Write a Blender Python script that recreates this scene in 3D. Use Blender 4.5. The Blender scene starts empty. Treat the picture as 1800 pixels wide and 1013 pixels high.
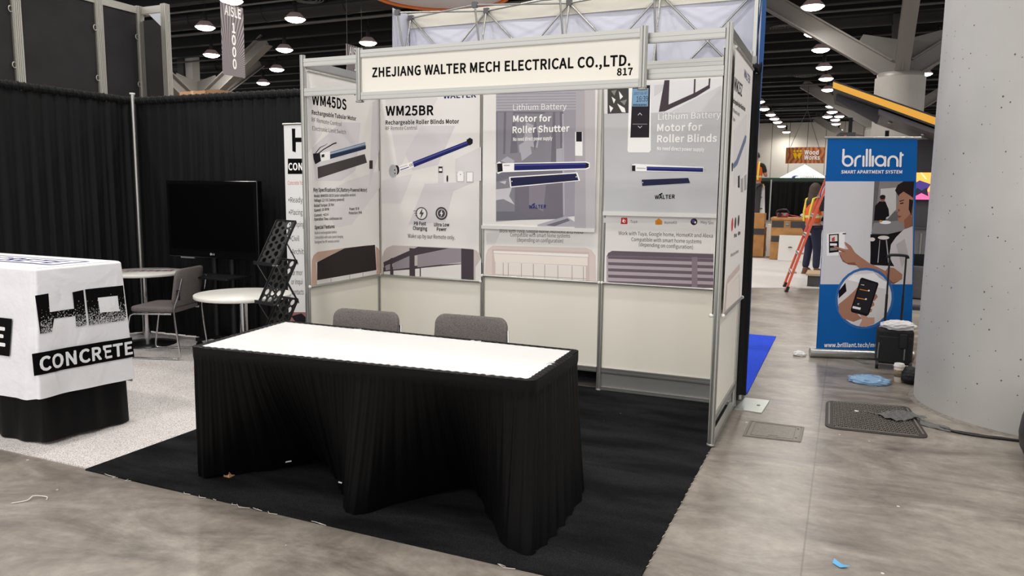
import bpy, bmesh, math, random
from mathutils import Vector, Matrix
PI = math.pi
scene = bpy.context.scene
COL = scene.collection
# ------------------------------------------------------------------ camera, world, exposure, big lights
cam = bpy.data.cameras.new('camera'); cam_o = bpy.data.objects.new('camera', cam); COL.objects.link(cam_o)
cam.sensor_width = 36.0; cam.lens = 26.521; cam.clip_end = 200
def cam_axes(yaw, pitch, roll):
    f = Vector((math.sin(yaw)*math.cos(pitch), math.cos(yaw)*math.cos(pitch), math.sin(pitch)))
    r = Vector((math.cos(yaw), -math.sin(yaw), 0)); u = r.cross(f)
    c, s = math.cos(roll), math.sin(roll)
    return c*r + s*u, -s*r + c*u, f
R_, U_, F_ = cam_axes(-0.41430, -0.12726, 0.01147)
M = Matrix((R_, U_, -F_)).transposed().to_4x4(); M.translation = Vector((3.69840, -4.56642, 1.53173))
cam_o.matrix_world = M
scene.camera = cam_o
vs = scene.view_settings
vs.view_transform = 'Standard'; vs.look = 'None'; vs.gamma = 1.0; vs.use_curve_mapping = False
vs.exposure = 0.40
w = bpy.data.worlds.new('hall_air'); scene.world = w; w.use_nodes = True
bg = w.node_tree.nodes['Background']; bg.inputs[0].default_value = (1.0, 0.97, 0.95, 1); bg.inputs[1].default_value = 1.1
LAMP_Z = 6.25
LAMP_W = 44.0
def lamp_light(x, y, z=LAMP_Z, power=LAMP_W, parent=None):
    l = bpy.data.lights.new('lamp_light', 'AREA'); l.shape = 'DISK'; l.size = 0.40; l.energy = power; l.color = (1.0, 0.96, 0.91)
    l.spread = math.radians(165)
    o = bpy.data.objects.new('lamp_light', l); COL.objects.link(o)
    if parent: o.parent = parent; o.location = (0, 0, -0.10)
    else: o.location = (x, y, z)
    return o
# lamps of the hall's regular grid that hang above and behind the photographer, outside the frame
for gx in (-14.2, -10.85, -7.5, -4.15, -0.8, 2.6, 5.95, 9.3):
    for gy in (-7.2, -3.85, -0.5, 2.85, 6.2, 9.55):
        lamp_light(gx, gy)
for gx in (-7.5, -4.15, -0.8, 2.6): lamp_light(gx, 12.9)
for gy in (16.6, 22.8, 29.6): lamp_light(-4.15, gy); lamp_light(-7.5, gy)

# ------------------------------------------------------------------ materials
def lin(h):
    h = h.lstrip('#'); out = []
    for i in (0, 2, 4):
        c = int(h[i:i+2], 16)/255.0
        out.append(c/12.92 if c <= 0.04045 else ((c+0.055)/1.055)**2.4)
    return (out[0], out[1], out[2], 1.0)
MATS = {}
def mat(name, hexc, rough=0.5, metal=0.0, spec=0.5, noise=None, bump=None, emit=0.0, alpha=None, trans=0.0, sheen=0.0):
    if name in MATS: return MATS[name]
    m = bpy.data.materials.new(name); m.use_nodes = True; nt = m.node_tree; n = nt.nodes; b = n['Principled BSDF']
    b.inputs['Base Color'].default_value = lin(hexc); b.inputs['Roughness'].default_value = rough
    b.inputs['Metallic'].default_value = metal; b.inputs['Specular IOR Level'].default_value = spec
    if sheen: b.inputs['Sheen Weight'].default_value = sheen
    if trans: b.inputs['Transmission Weight'].default_value = trans
    if emit: b.inputs['Emission Color'].default_value = lin(hexc); b.inputs['Emission Strength'].default_value = emit
    if alpha is not None: b.inputs['Alpha'].default_value = alpha
    if noise or bump:
        tc = n.new('ShaderNodeTexCoord')
    if noise:                                     # (scale, other colour, low, high)
        t = n.new('ShaderNodeTexNoise'); t.inputs['Scale'].default_value = noise[0]; t.inputs['Detail'].default_value = 6
        r = n.new('ShaderNodeValToRGB'); r.color_ramp.elements[0].position = noise[2]; r.color_ramp.elements[1].position = noise[3]
        r.color_ramp.elements[0].color = lin(noise[1]); r.color_ramp.elements[1].color = lin(hexc)
        nt.links.new(tc.outputs['Object'], t.inputs['Vector']); nt.links.new(t.outputs['Fac'], r.inputs[0]); nt.links.new(r.outputs[0], b.inputs['Base Color'])
    if bump:                                      # (scale, strength, distance)
        t2 = n.new('ShaderNodeTexNoise'); t2.inputs['Scale'].default_value = bump[0]; t2.inputs['Detail'].default_value = 5
        bu = n.new('ShaderNodeBump'); bu.inputs['Strength'].default_value = bump[1]; bu.inputs['Distance'].default_value = bump[2]
        nt.links.new(tc.outputs['Object'], t2.inputs['Vector']); nt.links.new(t2.outputs['Fac'], bu.inputs['Height']); nt.links.new(bu.outputs[0], b.inputs['Normal'])
    MATS[name] = m
    return m
INK = {'ink':'#070607','ink2':'#2a2628','ink3':'#5a5557','navy':'#2a2f70','fac':'#dbd7da','fac2':'#e0dddd','blade':'#4b4546','steelb':'#6f7f96','steeld':'#2b3550','sky':'#a9bdd0',
 'white':'#fbfaf8','white2':'#f0ece8','whitec':'#e6e6e8','dark':'#242328','brown':'#3f3233','tan':'#c3a593','tanl':'#d9cbc4','blind':'#35302f','pale':'#e2dfdc','pale2':'#cfccd2','line':'#aeaaab','blue':'#262a66','bluel':'#4c5298',
 'grey':'#b9b8bb','icon':'#4d494d','poster':'#ebe8e5','pic1':'#c4bab6','frame':'#4c434a','frame2':'#6a6069','shade':'#978f96','rose':'#cfbdb8','rose2':'#9a6d6c','cream':'#e9e0d8','cream2':'#e6dfd8',
 'room':'#a29fa9','roomd':'#77757f','curt':'#8f8c96','slat':'#b5b3bc','tree':'#8b8a92','lounge':'#7b7580','lounge2':'#8f8993','jamb':'#b4afb5','jamb2':'#c4c0c4','panelb':'#2b2c4a',
 'red':'#c8312f','redl':'#c9474c','orange':'#e08a2e','amber':'#c98a2c','violet':'#5a4f86','mauve':'#b3a6ae','mauve2':'#8a7d86','shade2':'#6d626b','pgrey':'#c4c5c8','sky2':'#e4e4e6','leafd':'#4b4947','leafg':'#8d8d86','wall2':'#d3d2d4',
 'remd':'#2e2b30','lcd':'#7fa3c4','bblue':'#1763ae','bwall':'#dcdadb','kitch':'#6d6a6c','kitl':'#8d8886','kitw':'#cfccc8','dark2':'#1b191c','skin':'#b07f68','skin2':'#93644f','skin3':'#8a5a48','skin4':'#cfa08c','hair':'#2a2021','counter':'#8f8d8e','lip':'#8e4644','shirt':'#d5d0cf','shirt2':'#bdb8b8','ring':'#3a6fb0','phone':'#2c2a2e','wood1':'#a8703f','gold':'#f2c21c'}
def ink(k): return mat('print_'+k, INK[k], 0.6, spec=0.08)

ALU = lambda: mat('aluminium', '#b4b4b0', 0.34, 0.85)
ALUD = lambda: mat('dull_aluminium', '#8f8f8c', 0.45, 0.8)
CHROME = lambda: mat('chrome', '#cfcfd2', 0.15, 1.0)
WHITE = lambda: mat('white_laminate', '#ece8dc', 0.4, spec=0.4)
BLACKM = lambda: mat('black_metal', '#17171a', 0.45, 0.2)
BLACKP = lambda: mat('black_plastic', '#121214', 0.4)
DRAPE = lambda: mat('black_drape_cloth', '#09090b', 0.7, spec=0.25, sheen=0.02, bump=(400, 0.1, 0.001))
SKIRT = lambda: mat('black_satin_cloth', '#050506', 0.5, spec=0.16)

# ------------------------------------------------------------------ mesh builder
class MB:
    def __init__(s): s.v=[]; s.f=[]; s.mi=[]; s.sm=[]; s.mats=[]
    def m(s, mt):
        if mt not in s.mats: s.mats.append(mt)
        return s.mats.index(mt)
    def add(s, vs_, fs, mt, smooth=False):
        o = len(s.v); s.v += [tuple(p) for p in vs_]; i = s.m(mt)
        for f in fs: s.f.append(tuple(o+k for k in f)); s.mi.append(i); s.sm.append(smooth)
        return s
    def box(s, x0, y0, z0, x1, y1, z1, mt):
        return s.add([(x0,y0,z0),(x1,y0,z0),(x1,y1,z0),(x0,y1,z0),(x0,y0,z1),(x1,y0,z1),(x1,y1,z1),(x0,y1,z1)],
                     [(3,2,1,0),(4,5,6,7),(0,1,5,4),(1,2,6,5),(2,3,7,6),(3,0,4,7)], mt)
    def beam(s, a, b, wdt, hgt, mt, up=(0,0,1)):            # box of width wdt, height hgt along a-b
        a = Vector(a); b = Vector(b); d = (b-a).normalized(); sx = d.cross(Vector(up))
        if sx.length < 1e-4: sx = Vector((1,0,0))
        sx.normalize(); uz = sx.cross(d)
        P = [p + sx*(wdt/2*i) + uz*(hgt/2*j) for p in (a,b) for i,j in ((-1,-1),(1,-1),(1,1),(-1,1))]
        return s.add(P, [(3,2,1,0),(4,5,6,7),(0,1,5,4),(1,2,6,5),(2,3,7,6),(3,0,4,7)], mt)
    def tube(s, pts, r, mt, n=10, cap=True, r2=None):
        pts = [Vector(p) for p in pts]; N = len(pts); ring = []
        up = None
        for i, p in enumerate(pts):
            d = (pts[min(i+1,N-1)]-pts[max(i-1,0)]).normalized()
            if up is None:
                up = Vector((0,0,1)) if abs(d.z) < 0.9 else Vector((1,0,0))
            x = d.cross(up); 
            if x.length < 1e-4: x = d.cross(Vector((0,1,0)))
            x.normalize(); y = x.cross(d).normalized(); up = y
            rr = r if r2 is None else r+(r2-r)*i/(N-1)
            ring.append([p + x*(rr*math.cos(2*PI*k/n)) + y*(rr*math.sin(2*PI*k/n)) for k in range(n)])
        V = [q for rg in ring for q in rg]; Fc = []
        for i in range(N-1):
            for k in range(n): Fc.append((i*n+k, i*n+(k+1)%n, (i+1)*n+(k+1)%n, (i+1)*n+k))
        s.add(V, Fc, mt, True)
        if cap:
            s.add(ring[0], [tuple(range(n))[::-1]], mt); s.add(ring[-1], [tuple(range(n))], mt)
        return s
    def lathe(s, prof, c, mt, n=32, smooth=True, sx=1.0, sy=1.0, cap=True):  # prof [(r,z)]
        V = [(c[0]+r*sx*math.cos(2*PI*k/n), c[1]+r*sy*math.sin(2*PI*k/n), c[2]+z) for r,z in prof for k in range(n)]
        Fc = [(i*n+k, i*n+(k+1)%n, (i+1)*n+(k+1)%n, (i+1)*n+k) for i in range(len(prof)-1) for k in range(n)]
        s.add(V, Fc, mt, smooth)
        if cap and prof[0][0] > 1e-4: s.add(V[:n], [tuple(range(n))[::-1]], mt)
        if cap and prof[-1][0] > 1e-4: s.add(V[-n:], [tuple(range(n))], mt)
        return s
    def grid(s, fn, nu, nv, mt, smooth=True, closed=False):
        V = [fn(i/nu, j/nv) for j in range(nv+1) for i in range(nu+1)]
        Fc = [(j*(nu+1)+i, j*(nu+1)+i+1, (j+1)*(nu+1)+i+1, (j+1)*(nu+1)+i) for j in range(nv) for i in range(nu)]
        return s.add(V, Fc, mt, smooth)
    def prism(s, poly, h0, h1, mt, fn=None):                # polygon (a,b) extruded h0..h1, mapped by fn(a,b,h)
        fn = fn or (lambda a,b,h: (a,b,h)); n = len(poly)
        V = [fn(a,b,h0) for a,b in poly]+[fn(a,b,h1) for a,b in poly]
        return s.add(V, [tuple(range(n))[::-1], tuple(range(n,2*n))]+[(i,(i+1)%n,n+(i+1)%n,n+i) for i in range(n)], mt)
    def ball(s, c, rx, ry, rz, mt, n=16):
        prof = [(math.sin(PI*i/n), -math.cos(PI*i/n)) for i in range(n+1)]
        V = [(c[0]+rx*r*math.cos(2*PI*k/(n*2)), c[1]+ry*r*math.sin(2*PI*k/(n*2)), c[2]+rz*z) for r,z in prof for k in range(n*2)]
        N = n*2
        return s.add(V, [(i*N+k, i*N+(k+1)%N, (i+1)*N+(k+1)%N, (i+1)*N+k) for i in range(n) for k in range(N)], mt, True)
    def build(s, name, parent=None, local=False, bev=0.0, solid=0.0, sub=0):
        off = Vector((0,0,0))
        if parent is not None and not local:
            p = parent
            while p is not None: off += Vector(p.location); p = p.parent
        me = bpy.data.meshes.new(name); me.from_pydata([tuple(Vector(q)-off) for q in s.v], [], s.f)
        for mt in s.mats: me.materials.append(mt)
        me.polygons.foreach_set('material_index', s.mi); me.polygons.foreach_set('use_smooth', s.sm); me.update()
        o = bpy.data.objects.new(name, me); COL.objects.link(o)
        if parent is not None: o.parent = parent
        if solid:
            md = o.modifiers.new('solid','SOLIDIFY'); md.thickness = solid; md.offset = 0
        if bev:
            md = o.modifiers.new('bevel','BEVEL'); md.width = bev; md.segments = 2; md.limit_method = 'ANGLE'; md.angle_limit = 0.6
        if sub:
            md = o.modifiers.new('sub','SUBSURF'); md.levels = sub; md.render_levels = sub
        return o
def rbox(x0,y0,z0,x1,y1,z1,mt): return MB().box(x0,y0,z0,x1,y1,z1,mt)
def tag(o, label, cat, group=None):
    o['label'] = label; o['category'] = cat
    if group: o['group'] = group
    return o
def thing(name, label, cat, loc=(0,0,0), rz=0.0, group=None):
    o = bpy.data.objects.new(name, None); COL.objects.link(o); o.location = loc; o.rotation_euler = (0,0,rz); o.empty_display_size = 0.2
    return tag(o, label, cat, group)
def struct(o): o['kind'] = 'structure'; return o
def dup(root, loc, rz=None, label=None):
    r = root.copy(); COL.objects.link(r); r.location = loc
    if rz is not None: r.rotation_euler = (0,0,rz)
    if label: r['label'] = label
    for ch in list(root.children):
        c = ch.copy(); COL.objects.link(c); c.parent = r
        for g in list(ch.children):
            d = g.copy(); COL.objects.link(d); d.parent = c
    return r
def smooth_path(P, k=6):                                     # Catmull-Rom through points
    P = [Vector(p) for p in P]; Q = []
    for i in range(len(P)-1):
        p0 = P[max(i-1,0)]; p1 = P[i]; p2 = P[i+1]; p3 = P[min(i+2,len(P)-1)]
        for j in range(k):
            t = j/k
            Q.append(0.5*((2*p1)+(p2-p0)*t+(2*p0-5*p1+4*p2-p3)*t*t+(3*p1-p0-3*p2+p3)*t**3))
    Q.append(P[-1]); return Q
# ------------------------------------------------------------------ flat print: polygons and lettering on a sheet
# letter outlines, plain and bold: advance, then closed contours, in 1/1000 of the letter body
LETTERS = {
 ' ': [78],
 '(': [118,[84,-69,103,-60,78,-7,64,50,59,109,64,168,78,225,103,277,84,286,56,232,38,174,32,109,38,44,56,-15]],
 ')': [118,[35,-69,62,-15,80,44,86,109,80,174,62,232,35,286,15,277,40,225,55,168,60,109,55,50,40,-7,15,-60]],
 ',': [97,[26,-67,54,-49,71,-24,77,7,74,27,65,40,50,44,38,41,30,34,26,22,30,10,38,2,50,-1,54,0,49,-20,37,-36,19,-48]],
 '-': [121,[16,86,106,86,106,110,16,110]],
 '.': [97,[49,-5,60,-1,69,7,72,20,69,32,60,41,49,44,37,41,29,32,26,20,29,7,37,-1]],
 '/': [137,[4,-63,27,-63,132,278,109,278]],
 '0': [194,[97,-5,140,10,167,55,177,129,167,203,140,247,97,261,55,247,27,203,18,129,27,55,55,10],[97,21,72,33,55,68,48,129,55,190,72,225,97,236,123,225,140,190,146,129,140,68,123,33]],
 '1': [194,[31,0,172,0,172,27,120,27,120,257,96,257,81,249,63,243,42,238,42,218,88,218,88,27,31,27]],
 '2': [194,[15,0,177,0,177,28,106,28,64,25,117,81,152,134,165,186,155,226,129,252,90,261,60,257,36,244,14,224,33,206,48,221,66,231,86,235,112,229,128,211,133,185,120,138,82,83,15,19]],
 '3': [194,[92,-5,134,4,163,29,175,69,167,100,148,121,120,134,120,136,144,149,160,169,166,197,156,232,130,254,91,261,64,257,40,246,20,231,37,210,53,223,70,232,90,235,113,230,128,216,133,195,127,170,104,152,62,146,62,121,109,115,135,97,142,70,135,44,117,28,90,22,64,26,43,37,27,51,10,31,30,13,57,0]],
 '4': [194,[119,0,149,0,149,71,183,71,183,96,149,96,149,257,114,257,7,92,7,71,119,71],[119,96,40,96,99,184,106,197,113,209,119,222,121,222,120,207,119,190]],
 '5': [194,[92,-5,133,6,164,36,176,83,165,130,137,157,98,165,84,164,72,161,60,155,67,229,163,229,163,257,39,257,30,137,47,126,61,134,75,139,90,141,118,134,137,114,143,83,136,50,116,29,89,22,62,26,42,37,26,50,9,29,30,13,56,0]],
 '6': [194,[105,-5,142,6,169,35,179,79,170,124,146,150,108,159,87,156,67,145,50,129,60,191,83,225,116,235,131,233,145,226,157,215,175,235,159,249,139,258,114,261,68,248,33,203,20,123,31,52,61,10],[50,103,68,122,86,132,103,136,128,129,144,109,149,79,143,48,128,28,105,21,78,30,59,58]],
 '7': [194,[69,0,103,0,111,89,133,164,178,237,178,257,17,257,17,229,142,229,102,160,79,87]],
 '8': [194,[98,-5,140,4,168,28,178,62,172,92,156,114,135,129,135,131,151,146,164,168,169,193,161,228,136,252,99,261,63,252,38,230,28,195,33,171,46,151,63,136,63,135,40,118,23,95,16,64,27,28,56,4],[116,139,87,152,66,170,57,195,63,217,77,232,98,237,122,231,137,214,142,191,139,173,130,155],[98,19,71,25,52,42,44,67,49,90,61,109,80,125,114,110,138,91,148,63,142,40,124,25]],
 '9': [194,[82,-5,128,10,162,56,175,139,164,207,133,248,89,261,52,251,26,222,15,178,24,133,49,106,86,97,107,101,128,112,145,129,135,66,112,32,81,22,65,24,50,31,38,42,20,22,37,8,57,-1],[145,155,127,136,109,125,91,121,66,128,51,148,46,178,51,209,67,229,89,236,117,227,136,200]],
 ':': [97,[49,137,60,140,69,148,72,161,69,174,60,182,49,186,37,182,29,174,26,161,29,148,37,140],[49,-5,60,-1,69,7,72,20,69,32,60,41,49,44,37,41,29,32,26,20,29,7,37,-1]],
 'A': [213,[1,0,34,0,59,78,153,78,177,0,211,0,124,257,88,257],[67,104,79,144,88,172,97,201,105,230,106,230,115,201,123,172,132,144,145,104]],
 'B': [230,[35,0,117,0,168,8,202,33,214,75,208,105,189,126,162,137,162,138,183,150,195,170,200,194,188,230,157,250,111,257,35,257],[68,148,68,231,107,231,141,227,161,214,168,190,161,167,141,153,106,148],[68,26,68,123,112,123,151,118,174,102,182,76,174,48,150,31,112,26]],
 'C': [223,[132,-5,163,0,189,12,211,32,193,53,176,37,156,27,133,24,91,37,63,73,54,129,64,185,92,220,134,233,155,230,172,221,187,209,204,230,187,245,163,257,134,261,76,245,35,200,20,128,35,57,75,11]],
 'D': [241,[35,0,101,0,166,15,206,60,220,129,206,199,166,242,99,257,35,257],[68,27,68,230,97,230,147,219,177,184,187,129,177,74,147,39,97,27]],
 'E': [206,[35,0,187,0,187,28,68,28,68,121,165,121,165,149,68,149,68,229,183,229,183,257,35,257]],
 'F': [193,[35,0,68,0,68,115,166,115,166,143,68,143,68,229,183,229,183,257,35,257]],
 'G': [241,[136,-5,168,-1,195,10,215,25,215,133,131,133,131,106,186,106,186,39,173,31,157,26,139,24,93,37,64,73,54,129,64,185,94,220,139,233,162,230,180,221,194,209,212,230,194,245,170,256,138,261,77,245,36,200,20,128,35,57,76,11]],
 'H': [255,[35,0,68,0,68,121,187,121,187,0,220,0,220,257,187,257,187,149,68,149,68,257,35,257]],
 'I': [103,[35,0,68,0,68,257,35,257]],
 'J': [187,[83,-5,124,6,147,35,154,75,154,257,121,257,121,78,117,47,103,29,80,24,63,27,48,36,35,53,12,36,30,14,54,0]],
 'K': [226,[35,0,68,0,68,81,112,134,189,0,225,0,132,159,213,257,176,257,68,128,68,257,35,257]],
 'L': [190,[35,0,180,0,180,28,68,28,68,257,35,257]],
 'M': [284,[35,0,64,0,64,167,62,193,60,218,62,218,82,159,131,26,153,26,201,159,222,218,223,218,221,193,220,167,219,142,219,0,249,0,249,257,210,257,161,119,155,102,143,66,142,66,130,102,123,119,74,257,35,257]],
 'N': [253,[35,0,66,0,66,135,64,189,62,215,63,215,91,162,185,0,218,0,218,257,187,257,187,123,189,69,192,42,190,42,162,95,68,257,35,257]],
 'O': [260,[130,-5,187,12,225,58,239,129,225,200,187,245,130,261,73,245,34,200,20,129,34,58,73,12],[130,24,90,37,63,73,54,129,63,185,90,220,130,233,170,220,197,185,206,129,197,73,170,37]],
 'P': [222,[35,0,68,0,68,102,110,102,160,111,192,137,204,181,192,226,159,250,109,257,35,257],[68,129,68,230,104,230,142,226,165,211,172,181,165,151,143,134,106,129]],
 'R': [222,[68,135,68,230,111,230,145,226,166,212,173,185,166,157,145,140,111,135],[176,0,213,0,147,112,178,126,198,150,205,185,194,227,162,250,116,257,35,257,35,0,68,0,68,109,114,109]],
 'S': [209,[106,-5,153,5,183,31,194,68,187,100,168,122,141,137,104,153,84,162,68,175,62,196,68,215,84,228,110,233,132,230,151,222,168,209,185,230,164,246,139,257,110,261,68,252,39,228,29,193,37,162,57,141,81,127,118,111,140,101,155,87,161,65,154,44,136,29,107,24,81,28,57,39,36,56,17,33,42,13,72,0]],
 'T': [210,[89,0,121,0,121,229,199,229,199,257,11,257,11,229,89,229]],
 'U': [252,[126,-5,173,6,206,41,218,106,218,257,187,257,187,105,179,57,157,31,126,24,96,31,75,57,67,105,67,257,34,257,34,106,47,41,79,6]],
 'V': [201,[82,0,120,0,201,257,168,257,127,118,119,89,111,62,102,33,101,33,92,62,84,89,76,118,34,257,0,257]],
 'W': [307,[63,0,102,0,140,155,144,175,149,194,153,213,154,213,159,194,163,175,167,155,206,0,245,0,298,257,267,257,239,117,235,89,230,62,225,34,223,34,217,62,211,89,205,117,169,257,140,257,104,117,98,89,92,62,86,34,85,34,80,62,74,89,69,117,42,257,9,257]],
 'Y': [186,[77,0,109,0,109,99,186,257,153,257,120,184,111,165,103,147,94,128,92,128,84,147,75,165,67,184,34,257,0,257,77,99]],
 'Z': [211,[18,0,195,0,195,28,57,28,193,237,193,257,30,257,30,229,153,229,18,20]],
 'a': [197,[76,-5,99,-1,120,9,139,23,140,23,143,0,169,0,169,117,162,158,141,185,103,195,74,191,49,182,29,170,41,148,58,158,77,165,98,168,122,161,134,144,137,120,71,107,33,84,21,49,28,20,47,2],[85,21,68,24,56,34,51,51,59,73,87,89,137,99,137,46,120,32,103,24]],
 'b': [216,[116,-5,157,8,187,42,199,98,190,149,164,183,123,195,102,191,82,182,63,168,64,202,64,279,32,279,32,0,58,0,61,20,62,20,79,7,98,-2],[111,22,97,24,81,30,64,42,64,142,82,156,99,165,115,168,144,159,160,135,165,98,158,57,139,31]],
 'c': [179,[107,-5,129,-2,150,7,169,19,155,41,142,31,127,25,110,22,79,31,59,57,51,95,59,133,80,159,111,168,125,166,137,160,149,152,165,173,150,184,132,192,110,195,64,183,31,149,18,95,30,41,62,7]],
 'd': [217,[97,-5,119,-1,138,9,155,22,156,22,159,0,185,0,185,279,153,279,153,206,154,173,138,185,121,192,101,195,60,183,30,148,19,95,28,41,55,7],[104,22,76,31,58,56,51,95,59,133,79,159,106,168,122,166,137,160,153,148,153,48,137,34,121,25]],
 'e': [194,[109,-5,133,-2,154,5,172,15,160,36,146,28,130,23,113,21,81,29,59,52,50,88,178,88,179,106,170,153,145,184,103,195,62,183,31,148,18,95,31,41,63,7],[49,110,59,142,79,163,104,169,129,163,146,143,151,110]],
 'f': [114,[12,164,37,164,37,0,69,0,69,164,110,164,110,190,69,190,69,220,72,241,81,253,96,258,103,257,110,255,118,252,125,277,115,280,104,282,93,283,62,276,43,254,37,221,37,190,12,188]],
 'g': [197,[96,-88,147,-78,181,-54,193,-22,185,4,163,19,126,23,89,23,69,26,59,33,56,44,57,53,62,61,68,67,77,63,86,61,96,60,131,68,156,91,166,126,164,142,158,155,150,166,189,166,189,190,123,190,115,193,106,194,96,195,61,187,35,163,25,127,29,106,38,89,50,76,50,75,40,66,32,54,29,39,31,26,37,15,46,8,46,6,31,-6,21,-21,18,-37,28,-64,55,-82],[96,82,76,87,61,103,56,127,61,151,76,166,96,172,117,166,131,151,137,127,131,103,116,87],[101,-65,71,-61,52,-50,46,-32,48,-21,54,-10,65,0,74,-2,82,-3,123,-3,144,-5,157,-13,161,-27,154,-46,133,-60]],
 'h': [213,[32,0,64,0,64,138,82,154,98,164,116,167,137,162,149,145,152,116,152,0,184,0,184,120,178,161,159,186,126,195,102,191,81,179,63,163,64,202,64,279,32,279]],
 'i': [96,[32,0,64,0,64,190,32,190],[48,229,59,232,67,239,70,251,67,262,59,269,48,271,37,269,30,262,27,251,30,239,37,232]],
 'k': [193,[32,0,64,0,64,50,99,92,155,0,190,0,118,113,181,190,146,190,65,90,64,90,64,279,32,279]],
 'l': [99,[66,-5,74,-4,84,-2,80,23,73,22,69,23,66,28,64,36,64,279,32,279,32,38,36,15,47,0]],
 'm': [324,[32,0,64,0,64,138,81,154,97,164,112,167,132,162,144,145,147,116,147,0,179,0,179,138,196,154,212,164,227,167,247,162,259,145,263,116,263,0,294,0,294,120,288,161,269,186,237,195,215,190,194,178,174,159,164,178,146,191,121,195,100,191,80,179,62,162,58,190,32,190]],
 'n': [214,[32,0,64,0,64,138,82,154,98,164,116,167,137,162,149,145,152,116,152,0,184,0,184,120,178,161,159,186,126,195,102,191,81,179,62,162,58,190,32,190]],
 'o': [212,[106,-5,150,7,182,41,194,95,182,149,150,183,106,195,63,183,31,149,18,95,31,41,63,7],[106,22,77,31,58,57,51,95,58,133,77,159,106,168,135,159,154,133,161,95,154,57,135,31]],
 'p': [217,[32,-80,64,-80,64,-16,63,18,81,5,98,-2,116,-5,157,8,187,42,199,98,190,149,164,183,123,195,101,191,81,181,62,168,58,190,32,190],[111,22,97,24,81,30,64,42,64,142,82,156,99,165,115,168,144,159,160,135,165,98,158,57,139,31]],
 'q': [217,[153,-80,185,-80,185,190,159,190,156,172,155,172,139,185,121,192,101,195,60,183,30,148,19,95,28,41,55,7,97,-5,118,-1,138,8,154,22,153,-13],[104,22,76,31,58,56,51,95,59,133,79,159,106,168,122,166,137,160,153,148,153,48,137,34,121,25]],
 'r': [136,[32,0,64,0,64,122,79,148,95,162,112,166,119,166,125,165,131,163,137,191,131,193,124,195,116,195,96,190,78,176,62,155,58,190,32,190]],
 's': [164,[82,-5,120,3,143,24,151,52,142,81,120,98,93,110,73,118,58,128,52,143,56,156,68,166,88,170,103,168,117,162,131,153,146,173,130,184,110,192,87,195,52,188,29,168,22,141,30,115,51,97,77,86,98,78,114,66,120,50,116,35,104,24,83,20,62,23,44,31,27,43,11,22,31,8,56,-1]],
 't': [132,[92,-5,104,-4,116,-1,127,2,121,27,114,24,106,22,99,21,82,26,72,38,70,58,70,164,121,164,121,190,70,190,70,244,43,244,40,190,9,188,9,164,38,164,38,59,43,25,60,3]],
 'u': [213,[88,-5,112,0,132,12,151,30,152,30,154,0,181,0,181,190,149,190,149,55,132,37,115,26,97,23,77,28,65,45,62,74,62,190,29,190,29,70,36,29,55,4]],
 'v': [182,[73,0,111,0,178,190,146,190,110,82,105,63,99,44,93,26,91,26,74,82,38,190,5,190]],
 'w': [281,[62,0,99,0,126,102,131,120,135,138,139,157,141,157,145,138,150,120,154,103,181,0,220,0,272,190,241,190,213,80,209,62,205,45,202,27,200,27,187,80,157,190,126,190,96,80,92,62,87,45,83,27,82,27,70,80,42,190,9,190]],
 'x': [174,[5,0,39,0,64,44,71,56,77,67,84,78,85,78,93,67,100,56,106,44,134,0,169,0,106,96,164,190,131,190,107,148,91,117,89,117,83,127,76,138,70,148,45,190,10,190,68,99]],
 'y': [182,[35,-82,68,-73,91,-50,106,-16,178,190,147,190,112,85,97,31,95,31,89,49,82,67,76,85,38,190,5,190,81,0,77,-15,67,-36,53,-50,34,-56,19,-53,13,-78,19,-80]],
 '~': [194,[132,100,149,104,165,116,180,136,162,148,153,135,143,127,132,125,111,133,90,149,63,158,46,154,29,143,14,123,32,110,41,124,51,131,62,134,83,125,105,109]],
}
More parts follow.
